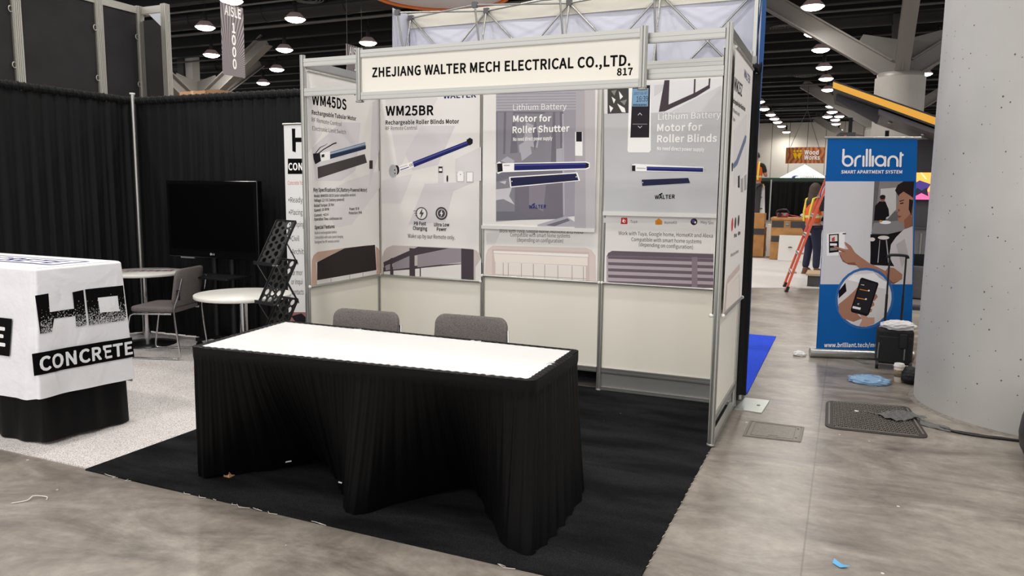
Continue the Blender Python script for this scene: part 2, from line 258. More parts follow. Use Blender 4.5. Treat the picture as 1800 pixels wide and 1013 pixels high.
BOLD = {
 ' ': [94],
 '(': [134,[77,-80,84,-81,90,-80,110,-71,114,-67,115,-62,115,-56,90,-2,76,52,72,108,77,166,90,220,115,274,115,280,112,286,98,293,86,298,80,298,75,294,44,236,26,176,20,110,26,40,44,-20,73,-76]],
 ')': [134,[28,-80,32,-81,36,-81,40,-80,44,-77,74,-20,92,42,98,108,92,176,74,236,46,292,42,296,38,298,34,298,30,298,7,286,4,282,3,276,4,270,28,220,42,166,47,110,43,52,29,-2,3,-56,3,-60,4,-66,7,-70]],
 ',': [113,[19,-78,24,-79,30,-79,62,-58,83,-28,89,6,86,30,76,46,72,50,68,52,54,56,48,56,34,53,30,51,19,40,14,24,14,18,20,2,30,-8,38,-12,37,-16,28,-26,10,-39,7,-46,7,-52,14,-72,16,-75]],
 '-': [137,[9,76,16,74,106,74,112,75,117,80,118,86,118,112,117,116,114,120,110,122,106,122,16,122,12,122,6,118,4,112,4,84,6,79]],
 '.': [113,[41,-16,48,-17,52,-17,66,-12,78,-2,81,4,84,20,81,36,78,40,68,51,58,54,48,56,34,53,30,51,18,38,14,22,14,16,18,0,30,-11]],
 '/': [153,[-3,-74,4,-75,30,-75,36,-72,39,-68,144,274,144,278,144,282,140,288,134,290,108,290,102,288,97,282,-8,-60,-8,-64,-8,-68]],
 '0': [210,[89,-16,96,-17,102,-17,145,-2,150,2,179,50,189,128,179,204,178,210,148,256,144,259,106,271,100,273,94,273,52,259,48,257,45,254,15,206,6,130,14,54,16,48,47,0,52,-2],[96,36,81,42,68,70,61,128,67,186,81,214,98,222,114,214,128,186,133,128,127,70,114,42,98,35]],
 '1': [210,[24,-10,30,-12,172,-12,179,-10,184,-4,184,0,184,28,184,32,180,36,176,39,172,39,132,40,132,258,130,264,127,268,122,269,92,269,74,260,60,255,36,249,32,246,30,243,30,238,30,218,31,212,34,208,40,206,74,206,76,204,76,42,74,40,30,39,26,39,22,36,19,32,19,28,19,0,20,-6]],
 '2': [210,[8,-10,16,-12,178,-12,184,-10,189,-4,189,0,189,30,187,36,182,40,178,40,100,40,98,40,97,42,127,74,163,128,177,186,167,230,165,234,136,263,114,268,90,273,56,269,28,254,6,233,2,228,2,222,5,216,26,196,32,194,36,194,40,195,56,211,72,219,86,222,105,218,116,206,120,186,108,144,73,92,4,26,3,20,3,0,4,-6]],
 '3': [210,[77,-16,94,-17,139,-8,172,20,175,24,187,66,187,72,178,106,158,129,149,134,147,136,154,141,172,164,178,194,178,198,168,236,164,242,136,265,92,273,59,268,34,257,12,240,10,238,8,230,9,224,27,202,30,200,34,198,38,198,42,198,60,212,74,220,90,222,108,218,117,208,120,196,120,194,116,177,100,164,60,158,53,154,50,150,50,146,50,120,52,114,58,109,104,103,124,90,129,70,123,50,112,40,90,35,68,38,50,48,34,62,30,63,26,63,22,62,18,59,0,38,-2,32,-2,26,1,22,24,2,54,-12]],
 '4': [210,[112,-10,118,-12,150,-12,154,-11,158,-8,161,-4,161,0,162,58,162,58,184,59,188,60,192,63,195,70,195,98,192,104,186,108,162,108,162,110,161,258,160,264,156,268,150,269,112,269,108,268,105,266,96,253,-4,98,-6,92,-5,70,-4,66,-2,62,2,59,6,59,104,58,106,58,107,0,108,-6],[64,109,64,110,104,170,106,172,106,110,104,108]],
 '5': [210,[77,-16,94,-17,136,-6,141,-4,172,27,175,30,188,80,188,84,176,136,144,167,140,169,100,177,82,176,76,175,75,176,78,216,162,216,166,217,170,219,174,222,175,228,175,258,173,264,168,268,162,270,58,270,36,269,30,266,27,260,18,138,18,132,20,129,23,126,40,115,46,114,52,115,66,123,78,127,90,128,111,122,125,108,126,106,130,82,125,56,109,40,88,35,66,38,48,48,32,61,28,62,22,62,17,58,-1,36,-3,32,-3,28,-3,24,0,20,24,2,52,-12]],
 '6': [210,[97,-16,104,-17,108,-17,146,-6,152,-2,178,26,181,30,191,76,191,80,182,129,179,132,154,160,150,162,108,171,84,168,70,161,68,162,72,186,92,215,118,222,128,221,138,216,150,204,158,203,162,203,166,206,178,219,187,230,187,234,187,238,184,244,168,258,142,270,114,273,61,258,58,255,24,211,21,206,8,122,19,48,21,44,53,0,58,-2],[106,34,86,41,71,62,64,98,77,112,90,120,98,122,104,123,120,118,122,117,132,102,136,80,131,52,120,38]],
 '7': [210,[62,-10,68,-12,104,-12,110,-10,114,-6,116,0,124,88,144,158,188,230,190,238,190,258,190,262,186,266,180,269,72,270,14,269,8,266,5,262,5,258,5,228,7,222,12,217,16,217,118,216,120,216,91,166,67,90,57,2,57,-4]],
 '8': [210,[87,-16,100,-17,144,-8,148,-6,178,20,180,24,190,60,184,94,183,98,165,122,154,130,155,132,162,139,175,162,181,190,181,196,173,232,170,237,143,262,140,264,106,272,98,273,58,263,30,239,26,234,16,198,16,192,22,166,36,144,44,136,31,126,12,100,4,64,4,60,15,24,19,18,51,-8],[96,32,78,36,64,48,57,68,61,84,71,100,82,110,92,106,108,99,126,84,128,82,135,62,130,46,120,38,118,36,100,32],[110,156,94,163,78,176,70,194,74,210,84,221,91,222,98,224,116,219,125,208,126,206,129,190,127,176,118,160,114,155,112,155]],
 '9': [210,[69,-16,84,-17,134,-1,138,3,173,50,187,138,176,210,174,214,140,258,136,260,90,273,86,273,46,262,42,259,16,230,14,224,3,178,12,130,14,125,40,97,46,94,86,85,110,89,126,97,127,96,123,70,104,42,80,35,68,36,56,42,44,53,40,54,36,54,32,53,29,50,9,28,8,24,8,20,10,14,29,-2,52,-13],[90,134,74,139,63,152,59,178,63,202,74,218,88,223,96,220,109,216,124,194,131,158,118,145,104,137]],
 ':': [113,[41,-16,48,-17,52,-17,66,-12,78,-2,81,4,84,20,81,36,78,40,68,51,58,54,48,56,34,53,30,51,18,38,14,22,14,16,18,0,30,-11],[39,126,50,125,66,129,78,139,81,144,84,160,81,178,78,182,68,192,60,195,52,198,48,198,32,193,20,182,17,176,14,160,18,142,30,130]],
 'A': [229,[-6,-10,0,-12,34,-12,38,-12,43,-8,46,-4,68,66,142,66,144,64,165,-4,168,-9,172,-12,176,-12,212,-12,218,-10,223,-4,223,0,223,4,175,146,134,264,130,268,124,269,86,269,80,267,76,262,-11,4,-11,0,-11,-4],[84,117,91,140,104,183,106,185,111,170,127,118,124,116]],
 'B': [246,[28,-10,34,-12,116,-12,170,-4,176,-1,212,26,214,30,226,76,220,108,219,112,197,136,190,140,194,144,207,166,212,192,212,198,202,226,199,236,196,240,160,262,110,270,34,269,28,268,24,264,23,258,23,0,24,-6],[80,40,80,110,82,110,110,110,144,106,146,106,156,99,164,94,169,76,162,55,144,43,110,38,82,38],[80,162,80,218,82,218,106,218,134,215,136,215,145,210,150,206,155,190,151,176,148,174,136,165,134,165,104,160,82,160]],
 'C': [239,[123,-16,134,-17,166,-12,194,0,198,3,221,24,223,28,223,34,220,40,202,62,198,65,194,65,190,65,186,63,170,48,152,39,134,37,98,48,75,78,67,128,76,178,100,209,136,220,152,218,166,210,180,199,184,197,190,197,196,200,215,224,216,228,216,232,214,238,194,256,168,269,134,273,70,256,26,208,23,204,8,128,23,52,26,48,68,1,72,-1]],
 'D': [257,[28,-10,34,-12,102,-12,170,3,176,8,216,53,218,58,232,126,232,132,218,204,215,208,192,232,174,251,170,254,100,269,34,269,28,268,24,264,23,258,23,0,24,-6],[80,40,80,218,96,217,138,208,140,207,150,196,165,178,174,130,165,80,140,51,96,40]],
 'E': [222,[28,-10,34,-12,188,-12,192,-11,196,-8,199,-2,199,32,195,38,190,40,82,40,80,42,80,108,82,108,166,109,170,110,174,113,177,118,178,122,177,152,174,157,170,160,164,162,80,162,80,170,80,216,82,216,184,217,191,220,195,226,195,260,192,266,186,269,34,269,28,268,24,264,23,258,23,0,24,-6]],
 'F': [209,[28,-10,34,-12,68,-12,75,-10,80,-4,80,0,80,102,82,102,166,103,172,104,177,110,178,116,178,146,175,152,170,155,166,155,80,156,80,216,82,216,152,216,184,217,188,218,193,222,195,228,195,260,192,266,186,269,34,269,28,268,24,264,23,258,23,0,24,-6]],
 'G': [257,[127,-16,138,-17,172,-13,202,-1,222,14,226,18,227,24,227,134,226,138,224,142,220,145,216,145,132,146,128,145,124,143,120,138,119,134,118,106,120,100,124,96,130,94,172,94,174,92,174,46,168,42,156,39,140,37,100,48,76,78,67,128,76,178,101,208,104,210,140,220,158,218,174,210,188,198,192,197,196,197,200,198,203,200,220,220,223,224,224,230,224,234,221,238,200,256,174,268,140,273,136,273,74,257,70,255,27,208,24,204,8,128,24,52,26,48,70,0]],
 'H': [271,[28,-10,34,-12,68,-12,75,-10,80,-4,80,0,80,108,82,108,172,108,174,108,175,0,175,-4,180,-10,186,-12,222,-12,227,-10,230,-7,232,0,232,260,228,266,224,269,220,269,184,269,180,268,176,264,175,258,174,162,80,162,80,258,79,264,74,268,70,269,66,270,32,269,28,268,24,264,23,258,23,0,24,-6]],
 'I': [119,[28,-10,34,-12,70,-12,76,-9,80,-2,80,258,79,264,75,268,68,269,32,269,26,266,23,260,23,0,24,-6]],
 'J': [203,[70,-16,82,-17,86,-17,128,-6,132,-4,159,30,166,72,166,260,162,266,156,269,122,270,116,268,111,264,109,258,108,230,108,80,105,52,96,40,80,37,70,39,66,40,56,46,43,62,40,65,34,65,28,63,5,46,2,43,0,38,0,34,2,29,22,4,50,-12]],
 'K': [242,[28,-10,34,-12,68,-12,74,-11,78,-7,80,0,80,76,81,78,108,110,110,112,180,-9,184,-12,188,-12,224,-12,230,-11,234,-8,237,-2,237,2,236,6,147,158,185,204,223,250,225,254,225,260,222,266,218,268,214,269,172,269,166,265,82,165,80,164,80,258,79,264,74,268,70,269,66,270,32,269,28,268,24,264,23,258,23,0,24,-6]],
 'L': [206,[28,-10,34,-12,180,-12,187,-10,192,-4,192,0,192,30,190,36,184,40,180,40,82,40,80,42,80,160,80,258,79,264,75,268,70,269,34,269,28,268,23,262,22,256,23,0,24,-6]],
 'M': [300,[28,-10,34,-12,66,-12,72,-9,76,-4,76,0,76,138,76,134,78,132,119,22,124,16,130,14,154,14,160,16,164,20,204,132,206,134,206,136,207,0,207,-4,212,-10,218,-12,250,-12,256,-10,260,-6,261,0,262,164,261,258,260,264,256,268,250,269,210,270,204,268,201,266,198,262,142,104,135,124,84,264,80,268,74,269,34,269,28,268,23,262,22,256,23,0,24,-6]],
 'N': [269,[28,-10,34,-12,66,-12,73,-10,78,-4,78,0,78,134,78,156,78,159,176,-8,180,-12,184,-12,218,-12,224,-11,228,-7,230,0,230,258,229,264,225,268,218,269,186,269,180,268,175,262,175,258,174,124,175,102,174,98,77,266,72,269,68,269,34,269,28,268,24,264,23,258,23,0,24,-6]],
 'O': [276,[121,-16,128,-17,134,-17,192,0,197,4,236,52,251,128,237,202,234,208,197,252,194,256,138,272,132,273,128,273,70,257,64,253,25,208,22,204,8,130,22,56,24,50,66,2,70,0],[128,38,98,48,76,77,67,128,75,180,98,209,130,220,132,219,162,210,185,180,193,128,185,78,184,76,162,47,132,38]],
 'P': [238,[28,-10,34,-12,68,-12,74,-11,79,-6,80,0,80,90,110,90,164,99,198,126,202,130,216,178,216,184,203,232,200,236,188,244,166,260,162,262,110,269,34,269,28,268,24,264,23,258,23,0,24,-6],[80,142,80,218,104,217,136,214,147,208,154,204,159,182,154,160,153,158,138,146,136,146,104,142]],
 'R': [238,[28,-10,34,-12,68,-12,74,-11,79,-6,80,0,80,96,82,96,104,96,107,96,164,-5,168,-10,172,-12,176,-12,214,-12,220,-10,224,-6,225,-2,225,2,224,6,165,106,167,108,185,116,194,126,210,146,217,184,217,188,206,230,202,236,170,260,164,262,116,269,34,269,30,269,26,266,23,262,23,258,23,0,24,-6],[80,148,80,218,110,217,138,214,140,214,148,209,155,204,160,186,154,164,138,152,110,148]],
 'S': [225,[91,-16,108,-17,156,-7,160,-5,194,24,206,66,206,70,198,105,176,131,146,148,90,173,79,182,75,196,78,207,88,216,110,220,128,218,144,211,162,198,166,197,172,197,177,200,195,222,197,228,196,235,192,240,170,257,144,268,112,273,104,273,62,263,30,237,27,230,17,196,17,190,26,156,48,132,76,115,132,91,144,80,148,64,144,52,130,41,106,37,84,40,64,49,42,67,38,68,34,68,30,67,26,64,7,40,5,34,5,28,8,24,36,2,68,-12]],
 'T': [226,[82,-10,88,-12,122,-12,126,-11,130,-8,133,-2,134,216,134,216,200,217,207,220,210,224,211,228,211,260,208,265,204,268,198,270,130,270,10,269,6,269,2,266,-1,260,-1,228,0,222,4,218,10,217,74,216,76,216,77,0,78,-6]],
 'U': [268,[116,-16,128,-17,180,-5,215,32,218,36,230,104,230,256,229,262,226,266,222,269,218,270,184,269,179,266,175,260,174,106,168,64,166,60,150,42,136,39,126,37,104,42,87,62,80,106,80,256,78,262,75,266,70,269,34,269,30,269,26,266,22,260,22,104,35,36,38,32,72,-4,76,-6]],
 'V': [217,[75,-10,82,-12,122,-12,127,-10,131,-6,213,254,213,260,212,264,208,268,204,269,166,269,161,268,157,264,108,94,102,74,88,122,45,264,41,268,36,269,0,269,-7,268,-12,262,-12,258,-12,254,70,-2,72,-7]],
 'W': [323,[56,-10,62,-12,102,-12,108,-11,113,-6,152,154,154,154,195,-6,199,-10,204,-12,246,-12,252,-10,256,-6,257,-2,310,254,310,260,306,266,302,269,298,269,264,269,260,268,256,264,255,260,226,114,222,95,217,122,181,260,180,264,176,267,170,269,138,269,133,268,129,264,92,122,86,95,84,101,54,262,49,268,42,269,8,269,2,268,-3,262,-3,258,-3,254,51,-2,52,-7]],
 'Y': [202,[70,-10,76,-12,110,-12,116,-10,121,-4,121,0,122,96,197,252,198,256,198,260,197,264,194,267,190,269,152,269,146,267,141,262,101,174,94,156,87,170,46,262,42,267,36,269,-2,269,-8,266,-12,260,-12,256,-11,252,64,96,65,0,66,-6]],
 'Z': [227,[11,-10,18,-12,196,-12,202,-11,206,-7,207,0,207,30,205,36,200,40,196,40,84,40,81,42,204,230,205,236,206,256,205,262,202,266,198,269,194,269,30,269,24,268,20,264,18,258,18,228,20,222,26,217,30,217,128,216,129,216,7,26,6,20,6,-2,8,-7]],
 'a': [213,[66,-16,76,-17,102,-13,128,0,130,-1,132,-6,134,-9,140,-12,170,-12,174,-11,178,-8,181,-4,182,0,181,120,174,162,151,192,146,196,102,207,70,203,44,194,32,187,20,178,17,174,17,168,18,164,30,142,34,137,38,136,44,136,63,146,78,152,96,155,114,150,122,138,123,130,122,130,66,119,26,95,24,92,21,88,9,50,9,46,17,14,20,10,40,-9],[80,34,73,36,67,42,64,50,70,64,90,77,110,81,122,83,124,82,124,52,113,42,100,37,86,34]],
 'b': [232,[103,-16,116,-17,120,-17,162,-4,166,-1,198,36,211,98,202,154,174,191,168,195,124,207,98,203,78,194,76,196,76,234,76,280,75,284,72,288,66,291,32,291,28,291,24,288,20,282,20,-2,21,-6,24,-9,30,-12,62,-12,66,-10,72,-3,94,-14],[100,36,88,41,77,48,76,134,77,136,88,144,104,153,114,155,126,152,136,148,148,130,152,98,146,62,132,42,110,35]],
 'c': [195,[98,-16,108,-17,132,-14,154,-5,178,10,181,14,181,20,180,26,165,48,162,52,158,53,154,53,150,52,136,42,126,38,112,35,86,42,71,62,64,94,70,126,86,146,89,148,112,155,120,154,130,150,144,141,150,140,154,140,158,143,168,156,176,166,177,170,177,176,173,182,156,195,138,203,110,207,58,194,23,158,20,154,6,94,18,36,22,32,56,-4]],
 'd': [233,[88,-16,98,-17,122,-13,146,-1,148,-6,150,-9,156,-12,186,-12,193,-10,196,-6,197,-2,197,282,193,288,186,291,150,291,145,288,142,284,141,280,140,270,140,198,124,204,100,207,56,195,52,193,18,153,7,96,16,38,18,33,44,0,48,-4],[100,36,84,41,70,60,64,94,71,128,86,148,105,154,108,155,120,153,130,149,140,142,140,140,140,54,130,44,116,37,104,35]],
 'e': [210,[100,-16,110,-17,136,-14,160,-6,181,6,184,12,184,18,171,42,168,46,164,48,160,48,156,48,142,40,128,35,116,34,88,40,70,58,66,74,68,76,178,76,182,76,186,78,188,80,190,84,191,106,181,158,156,191,152,195,104,207,100,207,56,194,22,156,20,153,6,94,20,36,22,32,56,-4],[68,122,67,124,70,134,86,152,104,156,106,156,122,152,127,146,134,136,136,124,136,122]],
 'f': [130,[30,-10,36,-12,70,-12,76,-10,81,-4,81,0,82,152,114,152,120,156,122,160,122,164,122,192,121,196,118,200,112,202,84,202,82,204,82,220,84,236,90,243,98,245,118,240,122,240,126,242,130,248,137,278,136,284,132,288,118,292,106,294,92,295,56,287,34,262,31,258,25,224,24,204,24,202,8,200,4,197,0,192,0,164,1,158,4,155,8,152,12,152,24,152,24,150,25,0,26,-6]],
 'g': [213,[81,-98,98,-100,152,-90,188,-64,193,-58,205,-22,205,-18,197,8,193,14,170,30,166,31,128,35,90,36,74,38,70,42,69,46,70,50,72,52,84,49,98,48,134,56,140,59,164,82,168,88,178,126,176,144,173,152,174,154,190,154,194,154,198,158,201,164,201,192,199,198,194,202,190,202,126,202,118,205,96,207,56,198,28,173,23,168,13,128,17,102,28,82,32,78,32,76,21,60,17,40,19,22,27,8,21,2,9,-16,6,-34,6,-40,16,-68,21,-74,50,-93],[88,-51,76,-49,64,-42,62,-40,59,-30,60,-24,64,-18,68,-15,70,-14,82,-15,118,-16,140,-17,146,-21,148,-26,144,-38,128,-48,102,-52],[96,95,84,98,74,108,72,110,69,128,73,146,84,155,96,159,98,159,110,155,119,146,124,128,120,110,118,108,110,98]],
 'h': [229,[25,-10,32,-12,66,-12,71,-10,75,-6,76,0,76,132,90,144,102,151,116,154,130,151,137,140,139,116,140,0,140,-4,145,-10,152,-12,186,-12,190,-11,193,-8,196,-4,196,2,196,120,194,141,190,164,189,168,169,194,164,198,126,207,98,203,77,192,76,194,76,280,75,286,71,290,66,291,32,291,28,291,24,288,20,284,20,280,20,0,21,-6]],
 'i': [112,[25,-10,32,-12,66,-12,72,-9,76,-2,76,190,74,197,69,202,64,202,30,202,26,201,22,198,20,192,20,0,21,-6],[43,218,50,217,62,220,66,222,75,230,78,234,82,250,82,254,79,266,76,270,64,280,54,283,46,283,34,281,30,280,19,268,15,254,15,248,18,236,20,232,30,221]],
 'k': [209,[25,-10,32,-12,64,-12,70,-11,73,-8,76,-4,76,0,77,46,98,70,144,-6,148,-10,154,-12,192,-12,197,-10,201,-6,202,0,201,6,134,112,135,114,193,186,193,190,193,194,190,199,184,202,174,202,146,202,142,202,138,200,78,125,76,128,76,280,76,284,74,287,71,290,64,292,30,291,25,290,22,286,20,280,20,0,21,-6]],
 'l': [115,[57,-16,68,-17,88,-14,92,-12,94,-10,96,-6,96,-2,91,28,90,31,86,34,78,36,76,38,76,280,75,284,72,289,68,291,62,292,32,291,28,291,24,288,22,286,20,278,20,36,24,12,27,6,40,-10,44,-12]],
 'm': [340,[25,-10,32,-12,66,-12,71,-10,75,-6,76,0,76,132,77,134,90,145,102,152,112,154,124,151,126,150,132,140,134,116,135,0,135,-4,138,-8,142,-11,148,-12,182,-12,186,-10,190,-6,191,0,192,132,192,134,204,144,218,152,228,154,240,151,247,140,250,116,250,4,251,-2,252,-6,256,-10,262,-12,298,-12,303,-8,306,-2,306,124,300,166,278,195,272,198,240,207,236,207,210,201,188,189,178,180,172,188,152,202,124,207,120,207,96,203,72,188,68,198,66,200,62,202,32,202,28,202,24,199,21,196,20,190,20,0,21,-6]],
 'n': [230,[25,-10,32,-12,66,-12,72,-10,76,-5,76,0,76,132,90,144,102,152,116,154,128,151,131,150,137,140,139,116,140,0,140,-4,144,-9,148,-12,152,-12,184,-12,190,-11,194,-8,196,-4,196,0,196,60,196,122,190,164,188,169,167,196,162,198,126,207,98,203,72,187,70,194,68,198,66,200,62,202,32,202,28,202,24,200,22,197,20,190,20,0,21,-6]],
 'o': [228,[97,-16,106,-17,110,-17,154,-5,159,-2,191,32,194,36,206,94,194,152,192,157,158,193,154,195,116,205,108,207,104,207,60,195,54,191,20,154,6,96,6,92,19,38,22,33,56,-4],[102,36,84,42,71,60,70,62,64,94,70,128,84,147,86,149,106,155,110,154,128,148,142,128,148,94,142,62,128,42,108,36,106,35]],
 'p': [233,[25,-90,32,-92,66,-92,71,-90,75,-86,76,-80,76,-8,78,-7,96,-14,118,-17,162,-4,166,0,198,36,199,40,211,96,211,100,202,154,181,182,173,192,170,194,124,207,98,203,72,190,68,198,64,201,60,202,30,202,24,200,21,196,20,190,20,-80,21,-86],[106,35,100,36,88,41,78,48,76,50,77,136,89,146,104,153,114,155,122,153,136,149,147,132,152,98,146,62,132,42,112,35]],
 'q': [233,[146,-90,152,-92,186,-92,190,-91,194,-88,197,-82,197,194,193,200,186,202,156,202,152,201,146,195,124,204,100,207,65,198,54,194,51,192,20,156,18,152,7,96,16,38,18,34,45,0,50,-5,96,-17,120,-13,140,-5,141,-80,142,-86],[104,35,84,42,71,60,70,62,64,96,71,128,86,148,102,154,108,155,118,154,130,149,140,142,140,54,130,45,118,38]],
 'r': [152,[25,-10,32,-12,66,-12,72,-10,76,-5,76,0,77,120,89,140,102,151,114,154,122,153,130,151,134,151,138,152,142,156,143,160,149,188,149,194,148,198,144,202,133,206,126,207,116,207,92,202,72,187,70,194,68,198,64,201,60,202,30,202,24,200,21,196,20,190,20,0,21,-6]],
 's': [180,[68,-16,84,-17,122,-9,127,-8,153,16,155,20,163,50,163,54,154,84,150,90,126,109,78,129,68,136,66,144,67,148,72,153,88,157,100,155,110,151,126,141,130,141,134,141,140,145,157,166,158,172,157,178,154,182,136,195,114,204,88,207,84,207,46,199,20,177,17,170,10,144,10,138,18,110,21,106,44,86,90,67,102,59,106,50,105,42,98,36,96,35,82,33,66,35,50,42,32,54,28,55,24,55,20,54,17,50,0,28,-1,22,0,16,2,13,24,-3,52,-13]],
 't': [148,[82,-16,90,-17,104,-17,130,-10,134,-8,137,-6,139,-2,139,2,133,30,131,34,128,37,124,39,120,39,104,35,98,34,88,38,85,42,84,44,83,58,82,150,84,152,122,152,128,154,132,158,133,162,133,190,133,194,130,198,124,202,82,202,82,222,82,246,80,251,77,254,70,256,42,256,38,256,34,252,31,246,28,202,26,202,6,200,2,199,-2,194,-3,190,-4,186,-3,162,-1,156,2,153,6,152,24,152,26,150,26,58,31,20,52,-7,56,-9]],
 'u': [229,[79,-16,88,-17,116,-12,140,3,142,-4,144,-8,148,-11,152,-12,182,-12,186,-11,191,-8,193,-4,194,0,194,188,193,194,190,198,186,201,182,202,148,202,142,200,137,194,137,190,136,60,130,54,124,46,110,38,96,36,86,39,83,40,77,50,75,74,74,190,74,194,69,200,62,202,26,202,22,200,18,197,17,190,16,70,24,26,26,21,47,-6,50,-8]],
 'v': [198,[66,-10,72,-12,112,-12,118,-10,122,-6,190,186,190,192,189,196,186,200,180,202,144,202,140,201,136,198,134,194,98,86,92,65,50,194,46,199,42,202,38,202,4,202,0,202,-3,200,-7,194,-7,190,-7,186,61,-2,62,-7]],
 'w': [297,[55,-10,60,-12,98,-12,104,-11,108,-8,111,-2,140,106,169,-2,170,-7,174,-11,180,-12,220,-12,227,-10,230,-7,232,-2,284,186,284,192,283,196,280,199,276,202,272,202,240,202,234,201,231,198,229,194,205,98,200,81,198,85,169,194,166,198,162,201,156,202,124,202,120,201,116,198,114,194,84,85,82,81,54,194,52,198,48,201,42,202,8,202,2,201,-2,196,-3,192,-3,188,50,-2,51,-6]],
 'x': [190,[-2,-10,4,-12,38,-12,42,-12,46,-10,50,-6,84,55,86,54,96,36,123,-6,127,-10,134,-12,170,-12,174,-11,178,-8,181,-2,181,2,180,6,121,96,122,98,175,184,176,190,175,196,170,201,164,202,130,202,124,201,120,197,90,143,88,142,56,196,52,200,46,202,10,202,4,201,0,198,-2,192,-2,188,-1,184,53,100,-6,6,-7,2,-7,-2,-6,-7]],
 'y': [198,[18,-92,36,-94,72,-85,78,-80,100,-58,103,-54,118,-20,190,186,190,192,189,196,186,199,182,202,178,202,146,202,140,201,137,198,135,194,100,90,95,72,94,70,48,198,44,201,38,202,4,202,-2,201,-6,196,-7,192,-7,186,68,0,65,-10,57,-28,46,-39,32,-43,20,-41,16,-41,12,-42,8,-46,1,-74,1,-80,2,-85,6,-88]],
 '~': [210,[124,90,130,88,134,88,154,92,174,107,192,132,192,138,190,144,188,146,168,159,162,160,158,160,154,158,144,143,138,139,134,138,118,144,96,160,70,169,62,170,42,166,22,153,2,128,2,122,4,116,26,99,30,98,34,98,38,99,41,102,51,116,57,120,62,121,78,114,100,98]],
}
GLY = {}
def signed(l): return sum(l[i-1][0]*l[i][1]-l[i][0]*l[i-1][1] for i in range(len(l)))/2
def inside(p, l):
    r = False
    for i in range(len(l)):
        a, b = l[i-1], l[i]
        if (a[1] > p[1]) != (b[1] > p[1]) and p[0] < (b[0]-a[0])*(p[1]-a[1])/(b[1]-a[1])+a[0]: r = not r
    return r
GCH = {}
def fill(loops):                                             # a filled flat face set from one outline and its holes
    cu = bpy.data.curves.new('lettering', 'CURVE'); cu.dimensions = '2D'; cu.fill_mode = 'FRONT'
    for l in loops:
        sp = cu.splines.new('POLY'); sp.points.add(len(l)-1); sp.use_cyclic_u = True
        for q, p in zip(sp.points, l): q.co = (p[0]/1000, p[1]/1000, 0, 1)
    o = bpy.data.objects.new('lettering', cu); COL.objects.link(o); bpy.context.view_layer.update()
    e = o.evaluated_get(bpy.context.evaluated_depsgraph_get()); me = e.to_mesh()
    V = [tuple(v.co) for v in me.vertices]; Fc = []
    for f in me.polygons:
        t = tuple(f.vertices); a, b, c = (V[t[0]], V[t[1]], V[t[2]])
        Fc.append(t if f.normal.z > 0 else t[::-1])
    e.to_mesh_clear(); bpy.data.objects.remove(o); bpy.data.curves.remove(cu)
    return V, Fc
def glyph(ch_, e):
    if (ch_, e) in GCH: return GCH[(ch_, e)]
    loops = [[(l[i], l[i+1]) for i in range(0, len(l), 2)] for l in (BOLD if e else LETTERS)[ch_][1:]]
    sg = 1 if signed(max(loops, key=lambda l: abs(signed(l)))) > 0 else -1
    V = []; Fc = []
    for l in loops:
        if signed(l)*sg < 0: continue
        v, f = fill([l]+[h for h in loops if signed(h)*sg < 0 and inside(h[0], l)])
        o = len(V); V += v; Fc += [tuple(o+k for k in t) for t in f]
    GCH[(ch_, e)] = (V, Fc); return V, Fc
def text_mesh(st, bold):
    k = (st, bold)
    if k in GLY: return GLY[k]
    V = []; Fc = []; x = 0.0; e = bold > 0.012; k = (st, e)
    for ch_ in st:
        if len(LETTERS[ch_]) > 1:
            v, f = glyph(ch_, e); o = len(V); V += [(p[0]+x/1000, p[1], 0) for p in v]; Fc += [tuple(o+k_ for k_ in t) for t in f]
        x += (BOLD if e else LETTERS)[ch_][0]
    GLY[k] = (V, Fc)
    return GLY[k]
CAP = 0.257
def clip(P, c, keep):                                        # keep the side a<=c (keep=-1) or a>=c (keep=1)
    out = []
    for i in range(len(P)):
        p, q = P[i-1], P[i]; ip = (p[0]-c)*keep >= 0; iq = (q[0]-c)*keep >= 0
        if ip != iq: t = (c-p[0])/(q[0]-p[0]); out.append((c, p[1]+(q[1]-p[1])*t))
        if iq: out.append(q)
    return out
def strips(P, w_):
    a = math.floor(min(p[0] for p in P)/w_); b = math.ceil(max(p[0] for p in P)/w_); out = []
    for i in range(a, b):
        q = clip(clip(P, i*w_, 1), (i+1)*w_, -1)
        if len(q) > 2: out.append(q)
    return out
class Sheet:
    def __init__(s, fn, step=0.00004, base=0.0004): s.fn = fn; s.mb = MB(); s.step = step; s.off = base
    cut = 0.0
    def nxt(s): s.off += s.step; return s.off
    def p(s, c, pts):
        o = s.nxt()
        for q in (strips(pts, s.cut) if s.cut else [pts]): s.mb.add([s.fn(a,b,o) for a,b in q], [tuple(range(len(q)))], ink(c))
    def o(s, c, cx, cy, rx, ry, r2=0, n=28):
        s.p(c, [(cx+rx*math.cos(2*PI*k/n), cy+ry*math.sin(2*PI*k/n)) for k in range(n)])
    def t(s, st, x0, y0, x1, y1, cap, c, bold=0):
        V, Fc = text_mesh(st, bold); o = s.nxt()
        xa = min(v[0] for v in V); xb = max(v[0] for v in V); sx = (x1-x0)/(xb-xa); sl = (y1-y0)/(xb-xa)
        s.mb.add([s.fn(x0+(v[0]-xa)*sx, y0+(v[0]-xa)*sl+v[1]*cap/CAP, o) for v in V], Fc, ink(c))
